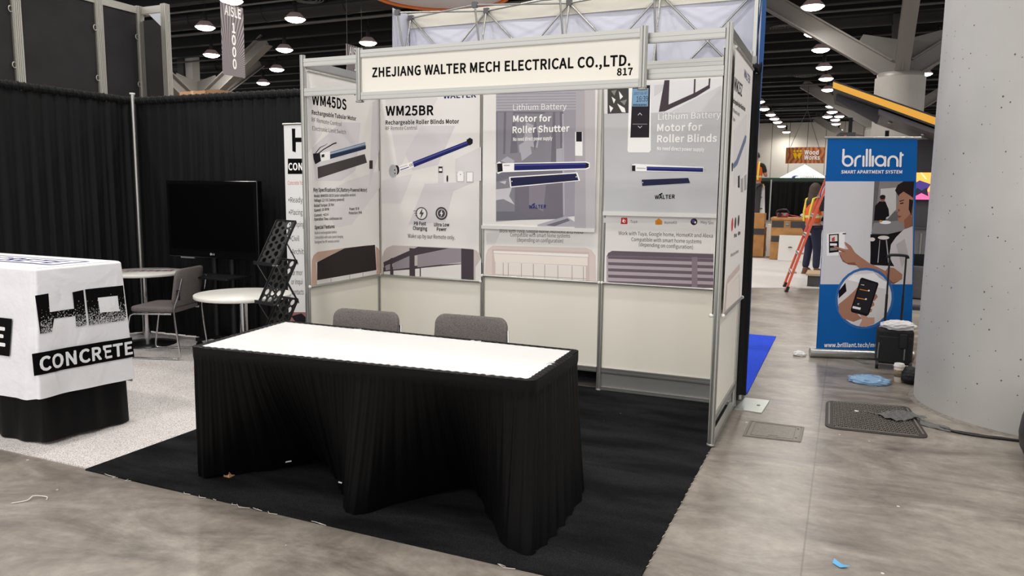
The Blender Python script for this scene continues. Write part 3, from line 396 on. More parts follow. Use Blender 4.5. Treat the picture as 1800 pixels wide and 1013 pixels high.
# ------------------------------------------------------------------ the hall: floor, ceiling, far wall, beams
def concrete_floor():
    m = bpy.data.materials.new('polished_concrete'); m.use_nodes = True; nt = m.node_tree; n = nt.nodes; L = nt.links.new; b = n['Principled BSDF']
    tc = n.new('ShaderNodeTexCoord')
    t1 = n.new('ShaderNodeTexNoise'); t1.inputs['Scale'].default_value = 1.2; t1.inputs['Detail'].default_value = 13; t1.inputs['Roughness'].default_value = 0.72; t1.inputs['Distortion'].default_value = 1.0
    mp = n.new('ShaderNodeMapping'); mp.inputs['Scale'].default_value = (0.9, 1.9, 1); mp.inputs['Rotation'].default_value = (0,0,-0.35)
    L(tc.outputs['Object'], mp.inputs[0]); L(mp.outputs[0], t1.inputs['Vector'])
    r1 = n.new('ShaderNodeValToRGB'); e = r1.color_ramp.elements
    e[0].position = 0.34; e[0].color = lin('#68615a'); e[1].position = 0.66; e[1].color = lin('#a69f95')
    e2 = r1.color_ramp.elements.new(0.5); e2.color = lin('#8b837a')
    L(t1.outputs['Fac'], r1.inputs[0])
    t2 = n.new('ShaderNodeTexNoise'); t2.inputs['Scale'].default_value = 11; t2.inputs['Detail'].default_value = 12; t2.inputs['Roughness'].default_value = 0.7; L(tc.outputs['Object'], t2.inputs['Vector'])
    r2 = n.new('ShaderNodeValToRGB'); r2.color_ramp.elements[0].position = 0.3; r2.color_ramp.elements[0].color = (0.62,0.61,0.60,1); r2.color_ramp.elements[1].position = 0.62; r2.color_ramp.elements[1].color = (1,1,1,1)
    L(t2.outputs['Fac'], r2.inputs[0])
    mx = n.new('ShaderNodeMix'); mx.data_type = 'RGBA'; mx.blend_type = 'MULTIPLY'; mx.inputs[0].default_value = 0.8
    L(r1.outputs[0], mx.inputs[6]); L(r2.outputs[0], mx.inputs[7])
    # white flecks of chipped paint
    v = n.new('ShaderNodeTexVoronoi'); v.inputs['Scale'].default_value = 4.5; L(tc.outputs['Object'], v.inputs['Vector'])
    cm = n.new('ShaderNodeMath'); cm.operation = 'LESS_THAN'; cm.inputs[1].default_value = 0.035; L(v.outputs['Distance'], cm.inputs[0])
    mx2 = n.new('ShaderNodeMix'); mx2.data_type = 'RGBA'; mx2.inputs[7].default_value = lin('#d8d4ce')
    L(cm.outputs[0], mx2.inputs[0]); L(mx.outputs[2], mx2.inputs[6])
    # saw-cut joints in the slab and a few long scuff streaks
    sp = n.new('ShaderNodeSeparateXYZ'); L(tc.outputs['Object'], sp.inputs[0]); last = mx2.outputs[2]
    for ax, at in ((1,0.985),(0,3.62),(1,-5.0),(1,7.0)):
        cp_ = n.new('ShaderNodeMath'); cp_.operation = 'COMPARE'; cp_.inputs[1].default_value = at; cp_.inputs[2].default_value = 0.004; L(sp.outputs[ax], cp_.inputs[0])
        sc_ = n.new('ShaderNodeMath'); sc_.operation = 'MULTIPLY'; sc_.inputs[1].default_value = 0.45; L(cp_.outputs[0], sc_.inputs[0])
        mj = n.new('ShaderNodeMix'); mj.data_type = 'RGBA'; mj.inputs[7].default_value = lin('#4d4842'); L(sc_.outputs[0], mj.inputs[0]); L(last, mj.inputs[6]); last = mj.outputs[2]
    for rot, sx, sy, hx, hi in ((0.9,14,0.5,'#b5afa7',0.80),(-0.5,11,0.6,'#57514a',0.76)):
        m2 = n.new('ShaderNodeMapping'); m2.inputs['Scale'].default_value = (sx,sy,1); m2.inputs['Rotation'].default_value = (0,0,rot); L(tc.outputs['Object'], m2.inputs[0])
        tn_ = n.new('ShaderNodeTexNoise'); tn_.inputs['Scale'].default_value = 1.6; tn_.inputs['Detail'].default_value = 4; L(m2.outputs[0], tn_.inputs['Vector'])
        r_ = n.new('ShaderNodeValToRGB'); r_.color_ramp.elements[0].position = hi-0.07; r_.color_ramp.elements[0].color = (0,0,0,1); r_.color_ramp.elements[1].position = hi; r_.color_ramp.elements[1].color = (0.3,0.3,0.3,1); L(tn_.outputs['Fac'], r_.inputs[0])
        mj = n.new('ShaderNodeMix'); mj.data_type = 'RGBA'; mj.inputs[7].default_value = lin(hx); L(r_.outputs[0], mj.inputs[0]); L(last, mj.inputs[6]); last = mj.outputs[2]
    L(last, b.inputs['Base Color'])
    rr = n.new('ShaderNodeMapRange'); rr.inputs[3].default_value = 0.25; rr.inputs[4].default_value = 0.42; L(t1.outputs['Fac'], rr.inputs[0]); L(rr.outputs[0], b.inputs['Roughness'])
    bu = n.new('ShaderNodeBump'); bu.inputs['Strength'].default_value = 0.12; bu.inputs['Distance'].default_value = 0.004; L(t2.outputs['Fac'], bu.inputs['Height']); L(bu.outputs[0], b.inputs['Normal'])
    return m
struct(MB().box(-46,-9,-0.2,24,60,0,concrete_floor()).build('floor'))
CEIL = mat('black_ceiling', '#08080a', 0.9, spec=0.1)
STEELK = mat('black_painted_steel', '#131214', 0.6)
struct(MB().box(-46,-9,7.35,24,60,7.5,CEIL).build('ceiling'))
def panel_wall():
    m = mat('wall_panels', '#e8e2d8', 0.7)
    n = m.node_tree.nodes; L = m.node_tree.links.new; tc = n.new('ShaderNodeTexCoord'); sp = n.new('ShaderNodeSeparateXYZ'); L(tc.outputs['Object'], sp.inputs[0])
    md = n.new('ShaderNodeMath'); md.operation = 'MODULO'; md.inputs[1].default_value = 1.3
    ad = n.new('ShaderNodeMath'); ad.operation = 'ADD'; ad.inputs[1].default_value = 80; L(sp.outputs[0], ad.inputs[0]); L(ad.outputs[0], md.inputs[0])
    lt = n.new('ShaderNodeMath'); lt.operation = 'LESS_THAN'; lt.inputs[1].default_value = 0.05; L(md.outputs[0], lt.inputs[0])
    mx = n.new('ShaderNodeMix'); mx.data_type = 'RGBA'; mx.inputs[6].default_value = lin('#e8e2d8'); mx.inputs[7].default_value = lin('#8e887e'); L(lt.outputs[0], mx.inputs[0]); L(mx.outputs[2], n['Principled BSDF'].inputs['Base Color'])
    return m
struct(MB().box(-46,58.5,0,24,58.8,7.35,panel_wall()).build('wall_back'))
# beams, pipes and ducts under the ceiling, all running across the hall
rnd = random.Random(4)
k = 0
y = 7.5
while y < 57:
    k += 1
    mb = MB(); h = 0.28 + 0.12*rnd.random()
    mb.box(-45, y-0.012, 6.85, 23, y+0.012, 7.35, STEELK).box(-45, y-0.13, 6.85, 23, y+0.13, 6.89, STEELK)
    struct(mb.build('trim_%d' % k)); y += 1.675
PIPE = mat('grey_pipe', '#6b6968', 0.5, 0.3)
for yy, zz, r in ((12.2,6.55,0.03),(15.2,6.7,0.05),(19.0,6.62,0.035),(24.6,6.6,0.045),(28.2,6.7,0.04),(33.8,6.6,0.05),(38.0,6.7,0.04),(45.0,6.65,0.05),(51.0,6.65,0.05)):
    k += 1; struct(MB().tube([(-45,yy,zz),(23,yy,zz)], r, PIPE, 8).build('trim_%d' % k))
DUCT = mat('black_duct', '#1b1a1c', 0.55)
for yy, zz, r in ((14.4,6.95,0.32),(21.5,6.9,0.28),(31.0,6.95,0.3),(42.0,6.95,0.3)):
    k += 1; mb = MB().tube([(-45,yy,zz),(23,yy,zz)], r, DUCT, 18)
    for i in range(20): mb.tube([(-40+i*3,yy,zz),(-39.94+i*3,yy,zz)], r+0.015, DUCT, 18)
    struct(mb.build('trim_%d' % k))

# ------------------------------------------------------------------ high-bay pendant lamps in view
def lamp_proto():
    t = thing('pendant_lamp', '', 'ceiling lamp', (0,0,0))
    glass = mat('ribbed_lamp_shade', '#a08a87', 0.35, spec=0.5, emit=0.14)
    MB().lathe([(0.12,0.17),(0.15,0.165),(0.285,0.02),(0.295,0.0),(0.28,0.0),(0.14,0.15)], (0,0,0), glass, 28).build('lamp_shade', t, True)
    MB().lathe([(0.0,-0.09),(0.12,-0.082),(0.21,-0.055),(0.27,-0.01),(0.28,0.012),(0.0,0.014)], (0,0,0), mat('lamp_glow', '#fff6e6', 0.5, emit=14.0), 28).build('diffuser', t, True)
    MB().lathe([(0.0,0.16),(0.06,0.165),(0.07,0.25),(0.055,0.46),(0.03,0.52),(0.0,0.525)], (0,0,0), STEELK, 16).build('ballast_housing', t, True)
    MB().tube([(0,0,0.54),(0,0,0.9)], 0.012, STEELK, 8).tube([(0.03,0,0.9),(0.03,0,1.05)],0.008,STEELK,6).build('hanger', t, True)
    return t
LAMPS = [
 (-14.0,12.9,'lit pendant lamp up left of the AISLE 1000 sign, lower left in its row'),
 (-10.75,13.0,'lit pendant lamp hanging under the round wire ring'),
 (-14.2,16.6,'lit pendant lamp right of the AISLE 1000 sign, below the ring lamp'),
 (-17.4,19.9,'lit pendant lamp right of the AISLE 1000 sign, second lowest there'),
 (-20.7,22.8,'lit pendant lamp right above the black drape top, lowest right of the AISLE 1000 sign'),
 (-17.4,16.5,'lit pendant lamp close left of the AISLE 1000 sign beside the grey steel struts'),
 (-10.8,16.6,'lit pendant lamp right above the half hidden aisle sign by the booth'),
 (-10.9,10.75,'lit pendant lamp cut by the top edge above the AISLE 1000 sign'),
 (2.6,16.6,'largest lit pendant lamp at the top right beside the steel strut'),
 (2.5,20.1,'lit pendant lamp half behind the long steel strut, second in the right row'),
 (2.6,22.8,'lit pendant lamp right below the long steel strut, third in the right row'),
 (2.6,26.6,'lit pendant lamp, fourth down in the right row'),
 (2.6,29.6,'lit pendant lamp, fifth down in the right row'),
 (2.6,33.1,'lit pendant lamp, sixth down in the right row, left of the yellow roof tip'),
 (2.6,40.1,'small lit lamp in the right far row, first below the second strut'),
 (2.6,43.1,'small lit lamp in the right far row, second below the second strut'),
 (2.3,45.8,'small lit lamp in the right far row, left one of a close pair'),
 (2.95,45.9,'small lit lamp in the right far row, right one of a close pair'),
 (2.7,48.1,'small lit lamp in the right far row, just below the close pair'),
 (2.7,51.1,'small lit lamp in the right far row, last but one before the wall'),
 (2.8,56.3,'small lit lamp in the right far row, right by the blue banner top'),
 (-0.75,36.8,'small lit lamp in the left far row, topmost beside the blue wall edge'),
 (-0.85,40.4,'small lit lamp in the left far row, second from the top'),
 (-0.8,43.7,'small lit lamp in the left far row, third from the top'),
 (-0.8,46.3,'small lit lamp in the left far row, fourth from the top'),
 (-0.8,48.7,'small lit lamp in the left far row, fifth from the top'),
 (-0.8,51.9,'small lit lamp in the left far row, sixth from the top'),
 (-0.85,57.2,'small lit lamp right above the bright patch on the far wall'),
 (5.95,22.8,'lit pendant lamp at the upper edge of the concrete column'),
 (6.15,29.5,'small lit lamp between the far concrete column head and the near column')]
lp = None
for x, y, lab in LAMPS:
    if lp is None: lp = lamp_proto(); o = lp; o.location = (x, y, LAMP_Z)
    else: o = dup(lp, (x, y, LAMP_Z))
    o['label'] = lab; o['group'] = 'lit pendant lamps under the black ceiling'
for x, y, lab in LAMPS: lamp_light(x, y, LAMP_Z-0.10)
# round ceiling air diffusers
def ring(x, y, z, lab):
    t = thing('air_diffuser', lab, 'vent', (x,y,z), group='round air diffusers')
    mb = MB()
    for r in (0.45, 0.36, 0.27): mb.tube([(r*math.cos(a*PI/16), r*math.sin(a*PI/16), 0) for a in range(33)], 0.018, PIPE, 6)
    mb.build('rings', t, True)
    MB().lathe([(0.2,0.02),(0.22,0.35),(0.24,0.5)], (0,0,0), DUCT, 16).build('collar', t, True)
    MB().beam((-0.45,0,0),(0.45,0,0),0.02,0.02,PIPE).beam((0,-0.45,0),(0,0.45,0),0.02,0.02,PIPE).build('spokes', t, True)
ring(-10.72,13.5,6.9,'round wire ring diffuser above a pendant lamp, top left of the booth')
ring(1.59,21.26,6.72,'round air diffuser left of the long steel strut at upper right')
ring(1.68,31.55,6.7,'round air diffuser below the track pipe at upper right')
ring(1.67,50.1,6.6,'tiny round air diffuser far back between the two lamp rows')

# ------------------------------------------------------------------ steel trees on concrete columns
TREEC = mat('painted_steel_grey', '#918d89', 0.5, 0.1); COLC = mat('painted_concrete', '#bab6b0', 0.7, noise=(2.5,'#b0aca6',0.3,0.7))
def ibeam(mb, a, b, up=(0,0,1), fw=0.34, d=0.42):
    a = Vector(a); b = Vector(b); dd = (b-a).normalized(); sx = dd.cross(Vector(up)).normalized(); uz = sx.cross(dd)
    mb.beam(a, b, 0.03, d, TREEC)
    for sg in (-1,1): mb.beam(a+uz*(sg*d/2), b+uz*(sg*d/2), fw, 0.04, TREEC)
def tree(x, y, lab, zt=4.7, r=0.6, rot=0.0):
    t = thing('steel_tree_column', lab, 'column', (x,y,0))
    MB().lathe([(r,0),(r,zt-0.12)], (x,y,0), COLC, 40).build('shaft', t)
    MB().lathe([(r*0.93,zt-0.12),(r*0.93,zt),(0,zt)], (x,y,0), mat('steel_cap', '#a5a19c', 0.5, 0.3), 40).build('cap', t)
    for q in range(4):
        a = rot+q*PI/2; dx, dy = math.cos(a), math.sin(a)
        mb = MB(); ibeam(mb, (x+dx*0.35, y+dy*0.35, zt+0.15), (x+dx*3.45, y+dy*3.45, 6.85)); mb.build('strut', t)
        mg = MB(); mg.prism([(0.05,0.0),(0.62,0.0),(1.25,0.55),(0.95,1.05),(0.05,0.85)], -0.02, 0.02, TREEC, lambda u,v,h: (x+dx*u-dy*h, y+dy*u+dx*h, zt+v)); mg.build('gusset_plate', t)
        for s in (0.5,0.62,0.74): 
            pass
tree(4.77,18.0,'concrete column carrying four grey steel struts behind the yellow-striped roof')
tree(4.85,35.2,'farther concrete column with steel struts behind the first steel-strut column')
tree(4.75,53.0,'farthest column with steel struts by the far wall')
tree(-19.3,17.6,'far left column with broad grey steel struts behind the AISLE 1000 sign')
# white square pillar and dark duct beside it, far left
tag(MB().box(-22.4,20,0,-22.0,20.4,7.3,mat('white_paint','#f2eee8',0.6)).build('square_pillar'), 'white square pillar far behind the black drape at left', 'column')
tag(MB().box(-22.75,19.9,0,-22.42,20.4,7.3,mat('grey_paint','#4b494b',0.6)).build('square_duct'), 'dark grey square riser duct left of the white square pillar', 'duct')

# ------------------------------------------------------------------ big concrete column at right
def bughole():
    m = bpy.data.materials.new('cast_concrete'); m.use_nodes = True; nt = m.node_tree; n = nt.nodes; L = nt.links.new; b = n['Principled BSDF']
    tc = n.new('ShaderNodeTexCoord'); t = n.new('ShaderNodeTexNoise'); t.inputs['Scale'].default_value = 1.2; t.inputs['Detail'].default_value = 7; L(tc.outputs['Object'], t.inputs['Vector'])
    r = n.new('ShaderNodeValToRGB'); r.color_ramp.elements[0].position = 0.3; r.color_ramp.elements[0].color = lin('#aaa9a6'); r.color_ramp.elements[1].position = 0.7; r.color_ramp.elements[1].color = lin('#bdbcb9'); L(t.outputs['Fac'], r.inputs[0])
    v = n.new('ShaderNodeTexVoronoi'); v.inputs['Scale'].default_value = 24; L(tc.outputs['Object'], v.inputs['Vector'])
    sc = n.new('ShaderNodeSeparateColor'); L(v.outputs['Color'], sc.inputs[0])
    mr = n.new('ShaderNodeMapRange'); mr.inputs[1].default_value = 0.4; mr.inputs[2].default_value = 1.0; mr.inputs[3].default_value = 0.0; mr.inputs[4].default_value = 0.16; L(sc.outputs[0], mr.inputs[0])
    c = n.new('ShaderNodeMath'); c.operation = 'LESS_THAN'; L(v.outputs['Distance'], c.inputs[0]); L(mr.outputs[0], c.inputs[1])
    mx = n.new('ShaderNodeMix'); mx.data_type = 'RGBA'; mx.inputs[7].default_value = lin('#4e4d4b'); L(c.outputs[0], mx.inputs[0]); L(r.outputs[0], mx.inputs[6]); L(mx.outputs[2], b.inputs['Base Color'])
    b.inputs['Roughness'].default_value = 0.6
    return m
t = thing('concrete_column', 'huge round grey concrete column with pin holes at the right edge', 'column', (5.19,1.88,0))
MB().lathe([(0.93,0),(0.93,7.3)], (5.19,1.88,0), bughole(), 96).build('shaft', t)
MB().lathe([(0.962,0),(0.955,0.004),(0.94,0.007),(0.933,0.012),(0.92,0.013)], (5.19,1.88,0), mat('rough_mortar','#8b857c',0.9,noise=(30,'#6b665f',0.3,0.7)), 96).build('mortar_joint', t)

# ------------------------------------------------------------------ carpets
def speck(name, c1, c2, scale, rough=0.95, lo=0.36, hi=0.54):
    return mat(name, c1, rough, spec=0.1, noise=(scale, c2, lo, hi), bump=(scale, 0.6, 0.004))
def black_carpet():
    m = bpy.data.materials.new('black_carpet_pile'); m.use_nodes = True; nt = m.node_tree; n = nt.nodes; L = nt.links.new; b = n['Principled BSDF']
    tc = n.new('ShaderNodeTexCoord'); mp = n.new('ShaderNodeMapping'); mp.inputs['Scale'].default_value = (1,3.5,1); L(tc.outputs['Object'], mp.inputs[0])
    t = n.new('ShaderNodeTexNoise'); t.inputs['Scale'].default_value = 1.4; t.inputs['Detail'].default_value = 3; L(mp.outputs[0], t.inputs['Vector'])
    r = n.new('ShaderNodeValToRGB'); r.color_ramp.elements[0].position = 0.38; r.color_ramp.elements[0].color = lin('#19191a'); r.color_ramp.elements[1].position = 0.62; r.color_ramp.elements[1].color = lin('#29292b'); L(t.outputs['Fac'], r.inputs[0])
    t2 = n.new('ShaderNodeTexNoise'); t2.inputs['Scale'].default_value = 260; L(tc.outputs['Object'], t2.inputs['Vector'])
    r2 = n.new('ShaderNodeValToRGB'); r2.color_ramp.elements[0].position = 0.35; r2.color_ramp.elements[0].color = (0.45,0.45,0.45,1); r2.color_ramp.elements[1].position = 0.7; r2.color_ramp.elements[1].color = (1.4,1.4,1.4,1); L(t2.outputs['Fac'], r2.inputs[0])
    mx = n.new('ShaderNodeMix'); mx.data_type = 'RGBA'; mx.blend_type = 'MULTIPLY'; mx.inputs[0].default_value = 1; L(r.outputs[0], mx.inputs[6]); L(r2.outputs[0], mx.inputs[7])
    v = n.new('ShaderNodeTexVoronoi'); v.inputs['Scale'].default_value = 5; L(tc.outputs['Object'], v.inputs['Vector'])
    c = n.new('ShaderNodeMath'); c.operation = 'LESS_THAN'; c.inputs[1].default_value = 0.018; L(v.outputs['Distance'], c.inputs[0])
    m3 = n.new('ShaderNodeMix'); m3.data_type = 'RGBA'; m3.inputs[7].default_value = lin('#9a9894'); L(c.outputs[0], m3.inputs[0]); L(mx.outputs[2], m3.inputs[6]); L(m3.outputs[2], b.inputs['Base Color'])
    b.inputs['Roughness'].default_value = 0.95; b.inputs['Specular IOR Level'].default_value = 0.04; b.inputs['Sheen Weight'].default_value = 0.0
    bu = n.new('ShaderNodeBump'); bu.inputs['Strength'].default_value = 0.6; bu.inputs['Distance'].default_value = 0.004; L(t2.outputs['Fac'], bu.inputs['Height']); L(bu.outputs[0], b.inputs['Normal'])
    return m
tag(MB().box(0.0,-1.89,0,3.035,1.0,0.009,black_carpet()).build('booth_carpet'), 'black carpet square under the skirted white-topped table', 'carpet')
tag(MB().box(-3.9,-1.87,0,-0.004,1.15,0.008,speck('salt_pepper_carpet','#e6e1df','#8b8583',210)).build('booth_carpet'), 'light grey speckled carpet under the left booth', 'carpet')
tag(MB().box(0.0,1.36,0,3.085,3.95,0.008,speck('blue_carpet_pile','#2f4fd0','#2440ae',160)).build('booth_carpet'), 'bright blue carpet behind the booth beside the black drape', 'carpet')
tag(MB().prism([(-2.5,8.6),(2.3,8.3),(3.9,9.0),(3.9,14.4),(-2.5,14.4)],0,0.008,speck('pale_carpet_pile','#d6d2cf','#b5b0ac',120)).build('booth_carpet'), 'pale grey carpet far back under the crates', 'carpet')
# frayed carpet edge threads
r2 = random.Random(8)
thr = mat('white_thread', '#c9c4bb', 0.8)
mb = MB()
for i in range(22):
    y = -1.85+i*0.082+r2.uniform(-.03,.03); ln = r2.uniform(.01,.045); mb.tube([(3.034,y,0.006),(3.04+r2.uniform(-.004,.006),y+ln*.6,0.010),(3.043,y+ln,0.004)], 0.0011, thr, 5)
for i in range(16):
    x = r2.uniform(.05,2.95); ln = r2.uniform(.02,.09); mb.tube([(x,-1.888,0.006),(x+ln*.5,-1.9+r2.uniform(-.02,.006),0.010),(x+ln,-1.893,0.004)], 0.0014, thr, 5)
o = mb.build('frayed_threads'); tag(o, 'white frayed threads along the cut edges of the black carpet', 'thread'); o['kind'] = 'stuff'

# ------------------------------------------------------------------ the shell-scheme booth
W = 3.028; D = 0.953; H = 2.5
booth = thing('exhibition_booth', 'white panel and aluminium shell booth with product posters inside', 'booth', (W/2, D/2, 0))
def post(x, y, z0=0.0, z1=H, r=0.021):
    mb = MB(); n = 32
    prof = [(r if (k % 4) else r*0.72) for k in range(n)]
    P = [(x+prof[k]*math.cos(2*PI*k/n), y+prof[k]*math.sin(2*PI*k/n)) for k in range(n)]
    mb.prism(P, z0+0.012, z1, ALU()); mb.lathe([(r*1.25,0),(r*1.25,0.008),(r*0.6,0.012)], (x,y,z0+0.0092 if z0==0 else z0), ALUD(), 16)
    return mb
for x, y in ((0,0),(W,0),(0,D),(W/3,D),(2*W/3,D),(W,D)): post(x, y).build('post', booth)
def railx(x0, x1, y, z0, z1, t=0.032):
    mb = MB().box(x0, y-t/2, z0, x1, y+t/2, z1, ALU())
    h = z1-z0
    mb.box(x0, y-t/2-0.003, z0+h*0.08, x1, y-t/2, z0+h*0.42, ALU()).box(x0, y-t/2-0.003, z0+h*0.55, x1, y-t/2, z1-h*0.06, ALU())
    return mb
def raily(y0, y1, x, z0, z1, t=0.032):
    mb = MB().box(x-t/2, y0, z0, x+t/2, y1, z1, ALU()); h = z1-z0
    for sg in (-1,1): mb.box(x+sg*t/2-0.0015, y0, z0+h*0.1, x+sg*t/2+0.0015, y1, z0+h*0.9, ALU())
    return mb
g = 0.021
for z0, z1 in ((2.415,2.472),(2.205,2.262)): railx(g, W-g, 0, z0, z1).build('front_rail', booth)
for i in range(3):
    xa = i*W/3+g; xb = (i+1)*W/3-g
    railx(xa, xb, D, 2.415, 2.472).build('top_rail', booth)
    railx(xa, xb, D, 0.15, 0.19).build('bottom_rail', booth)
    MB().box(xa, D-0.003, 0.19, xb, D+0.003, 2.415, WHITE()).build('wall_panel', booth)
    if i == 2:
        railx(xa, xb, D, 0.012, 0.04).build('kick_rail', booth)
        MB().box(xa, D-0.003, 0.04, xb, D+0.003, 0.15, mat('kick_plate_grey','#9a9996',0.4,0.5)).build('kick_plate', booth)
for x in (0, W):
    raily(g, D-g, x, 2.415, 2.472).build('top_rail', booth); raily(g, D-g, x, 0.15, 0.19).build('bottom_rail', booth)
    MB().box(x-0.003, g, 0.19, x+0.003, D-g, 2.415, WHITE()).build('wall_panel', booth)
raily(g, D-g, W, 0.012, 0.04).build('kick_rail', booth)
# header sign
hd = thing('header_sign', 'long white name board in aluminium frame across the booth top', 'sign', (W/2, -0.06, 2.16))
X0, X1, Y = 0.535, 2.545, -0.055
for x in (X0, X1): post(x, Y, 2.14, 2.505, 0.024).build('frame_post', hd)
railx(X0+0.02, X1-0.02, Y, 2.44, 2.492).build('frame_rail', hd); railx(X0+0.02, X1-0.02, Y, 2.155, 2.205).build('frame_rail', hd)
S = Sheet(lambda a,b,o: (a, Y-0.0055-o, b)); S.mb.box(X0+0.02, Y-0.005, 2.2, X1-0.02, Y+0.003, 2.445, mat('name_board','#e8e4da',0.45))
S.t('ZHEJIANG WALTER MECH ELECTRICAL CO.,LTD.',0.643,2.306,2.469,2.285,0.060,'ink',0.03)
S.t('817',2.388,2.230,2.485,2.229,0.040,'ink',0.03)
S.mb.build('name_board', hd)
MB().box(1.2,-0.04,2.46,1.26,-0.012,2.47,ALUD()).box(1.9,-0.04,2.46,1.96,-0.012,2.47,ALUD()).build('hook', hd)

# ------------------------------------------------------------------ posters
POST = lambda: mat('poster_print', '#ebe8e5', 0.5, spec=0.3)
ROD = lambda: mat('white_poster_rail', '#e0dedb', 0.4)
def wavy(a, b, k): return 0.0
def poster(name, label, axis, c, u0, u1, z0, z1, sgn, rod):
    # axis 'x': sheet in plane y=c facing -y; axis 'y': sheet in plane x=c facing sgn*x
    t = thing(name, label, 'poster', ((u0+u1)/2, c, z0) if axis == 'x' else (c, (u0+u1)/2, z0), group='posters in the booth')
    if axis == 'x': fn = lambda a,b,o: (a, c-o, b)
    else: fn = lambda a,b,o: (c+sgn*o, a, b)
    S = Sheet(fn)
    S.mb.prism([(u0,z0),(u1,z0),(u1,z1),(u0,z1)], -0.0006, 0.0, POST(), fn)
    if rod == 'round': R = MB().tube([fn(u0-0.015,z0,0.002), fn(u1+0.015,z0,0.002)], 0.010, ALU(), 12)
    else: R = MB().prism([(u0-0.005,z0-0.012),(u1+0.005,z0-0.012),(u1+0.005,z0+0.016),(u0-0.005,z0+0.016)], -0.006, 0.008, ROD(), fn)
    br_ = R.build('bottom_rail', t)
    if rod == 'round':
        for u in (u0-0.015, u1+0.015): MB().ball(fn(u,z0,0.002), 0.013,0.013,0.013, mat('white_plastic','#dddbd6',0.4), 6).build('end_cap', br_)
    MB().tube([fn(u0,z1,0.0), fn(u1,z1,0.0)], 0.009, ALU(), 10).build('top_rail', t)
    return t, S
t, S = poster('product_poster', 'poster on the left booth wall headed WM45DS with a dark garage blind', 'y', 0.030, 0.0, 0.925, 0.80, 2.39, 1, 'round')
S.p('fac',[(0.045,1.837),(0.412,2.056),(0.672,2.074),(0.591,1.686),(0.399,1.600),(0.083,1.595)])
S.p('fac2',[(0.113,1.480),(0.489,1.602),(0.945,1.696),(0.942,1.552),(0.526,1.250),(0.315,1.235)])
S.p('fac2',[(0.014,2.246),(0.110,2.217),(0.169,1.950),(-0.002,1.793)])
S.p('fac',[(0.846,2.256),(0.957,2.315),(0.948,1.888),(0.781,1.550)])
S.t('WM45DS',0.056,2.157,0.482,2.159,0.077,'ink',0.03)
S.t('WALTER',0.576,2.284,0.905,2.305,0.036,'navy',0.03)
S.t('Rechargeable Tubular Motor',0.053,2.083,0.609,2.086,0.030,'ink',0.02)
S.t('RF Remote Control',0.051,2.029,0.411,2.025,0.030,'ink2',0)
S.t('Electronic Limit Switch',0.056,1.967,0.469,1.968,0.030,'ink2',0)
S.p('blade',[(0.106,1.697),(0.722,1.825),(0.753,1.756),(0.110,1.612)])
S.p('steelb',[(0.247,1.814),(0.732,1.922),(0.739,1.867),(0.253,1.763)])
S.p('steeld',[(0.254,1.797),(0.740,1.895),(0.739,1.867),(0.253,1.763)])
S.p('sky',[(0.254,1.810),(0.732,1.915),(0.732,1.904),(0.254,1.797)])
S.p('white',[(0.144,1.805),(0.262,1.824),(0.260,1.759),(0.148,1.741)])
S.p('ink2',[(0.157,1.793),(0.191,1.799),(0.191,1.777),(0.156,1.771)])
S.p('dark',[(0.056,1.796),(0.137,1.804),(0.149,1.745),(0.080,1.717),(0.062,1.755)])
S.p('ink2',[(0.083,1.802),(0.138,1.847),(0.207,1.870),(0.229,1.882),(0.228,1.878),(0.207,1.866),(0.145,1.843),(0.090,1.798)])
S.p('ink2',[(0.117,1.803),(0.179,1.836),(0.299,1.886),(0.342,1.898),(0.349,1.889),(0.306,1.878),(0.186,1.830),(0.130,1.800)])
S.p('brown',[(0.786,1.776),(0.836,1.778),(0.834,1.707),(0.784,1.706)])
S.t('Key Specifications (DC/Battery-Powered Motor)',0.053,1.514,0.747,1.517,0.027,'ink2',0.02)
S.t('Model: WM45DS-20/10 (solar compatible version)',0.059,1.472,0.586,1.480,0.020,'ink3',0.015)
S.t('Voltage: 12 V DC (battery powered)',0.057,1.438,0.432,1.444,0.020,'ink3',0.015)
S.t('Rated Torque: 20 Nm',0.056,1.399,0.299,1.405,0.020,'ink3',0.015)
S.t('Speed: 10 RPM',0.055,1.365,0.234,1.371,0.019,'ink3',0.015)
S.t('Current: ~4.5 A',0.054,1.327,0.225,1.331,0.019,'ink3',0.015)
S.t('Operation Time: continuous run',0.053,1.297,0.398,1.296,0.020,'ink3',0.015)
S.t('Power: 50 W',0.498,1.366,0.631,1.368,0.021,'ink3',0.015)
S.t('Protection: IP44',0.490,1.334,0.670,1.335,0.021,'ink3',0.015)
S.t('Special Features',0.057,1.233,0.301,1.232,0.026,'ink2',0.02)
S.t('Built-in rechargeable battery',0.056,1.194,0.329,1.190,0.020,'ink3',0)
S.t('Compatible with solar panel charging',0.055,1.160,0.409,1.150,0.020,'ink3',0)
S.t('Designed for RF remote control',0.054,1.125,0.356,1.117,0.020,'ink3',0)
S.p('tan',[(0.002,0.805),(0.016,0.999),(0.037,1.036),(0.085,1.058),(0.384,1.065),(0.762,1.070),(0.846,1.060),(0.906,1.032),(0.931,0.996),(0.927,0.788)])
S.p('white',[(0.069,0.981),(0.429,1.062),(0.863,1.069),(0.876,0.842),(0.070,0.811)])
S.p('blind',[(0.076,0.981),(0.429,1.065),(0.855,1.067),(0.872,0.848),(0.071,0.842)])
S.p('pale',[(0.071,0.842),(0.872,0.848),(0.871,0.813),(0.070,0.807)])
S.p('line',[(0.239,0.842),(0.247,0.841),(0.246,0.806),(0.237,0.806)])
S.p('line',[(0.484,0.844),(0.493,0.843),(0.492,0.806),(0.483,0.807)])
S.p('line',[(0.666,0.845),(0.676,0.844),(0.675,0.806),(0.666,0.807)])
S.mb.build('sheet', t)
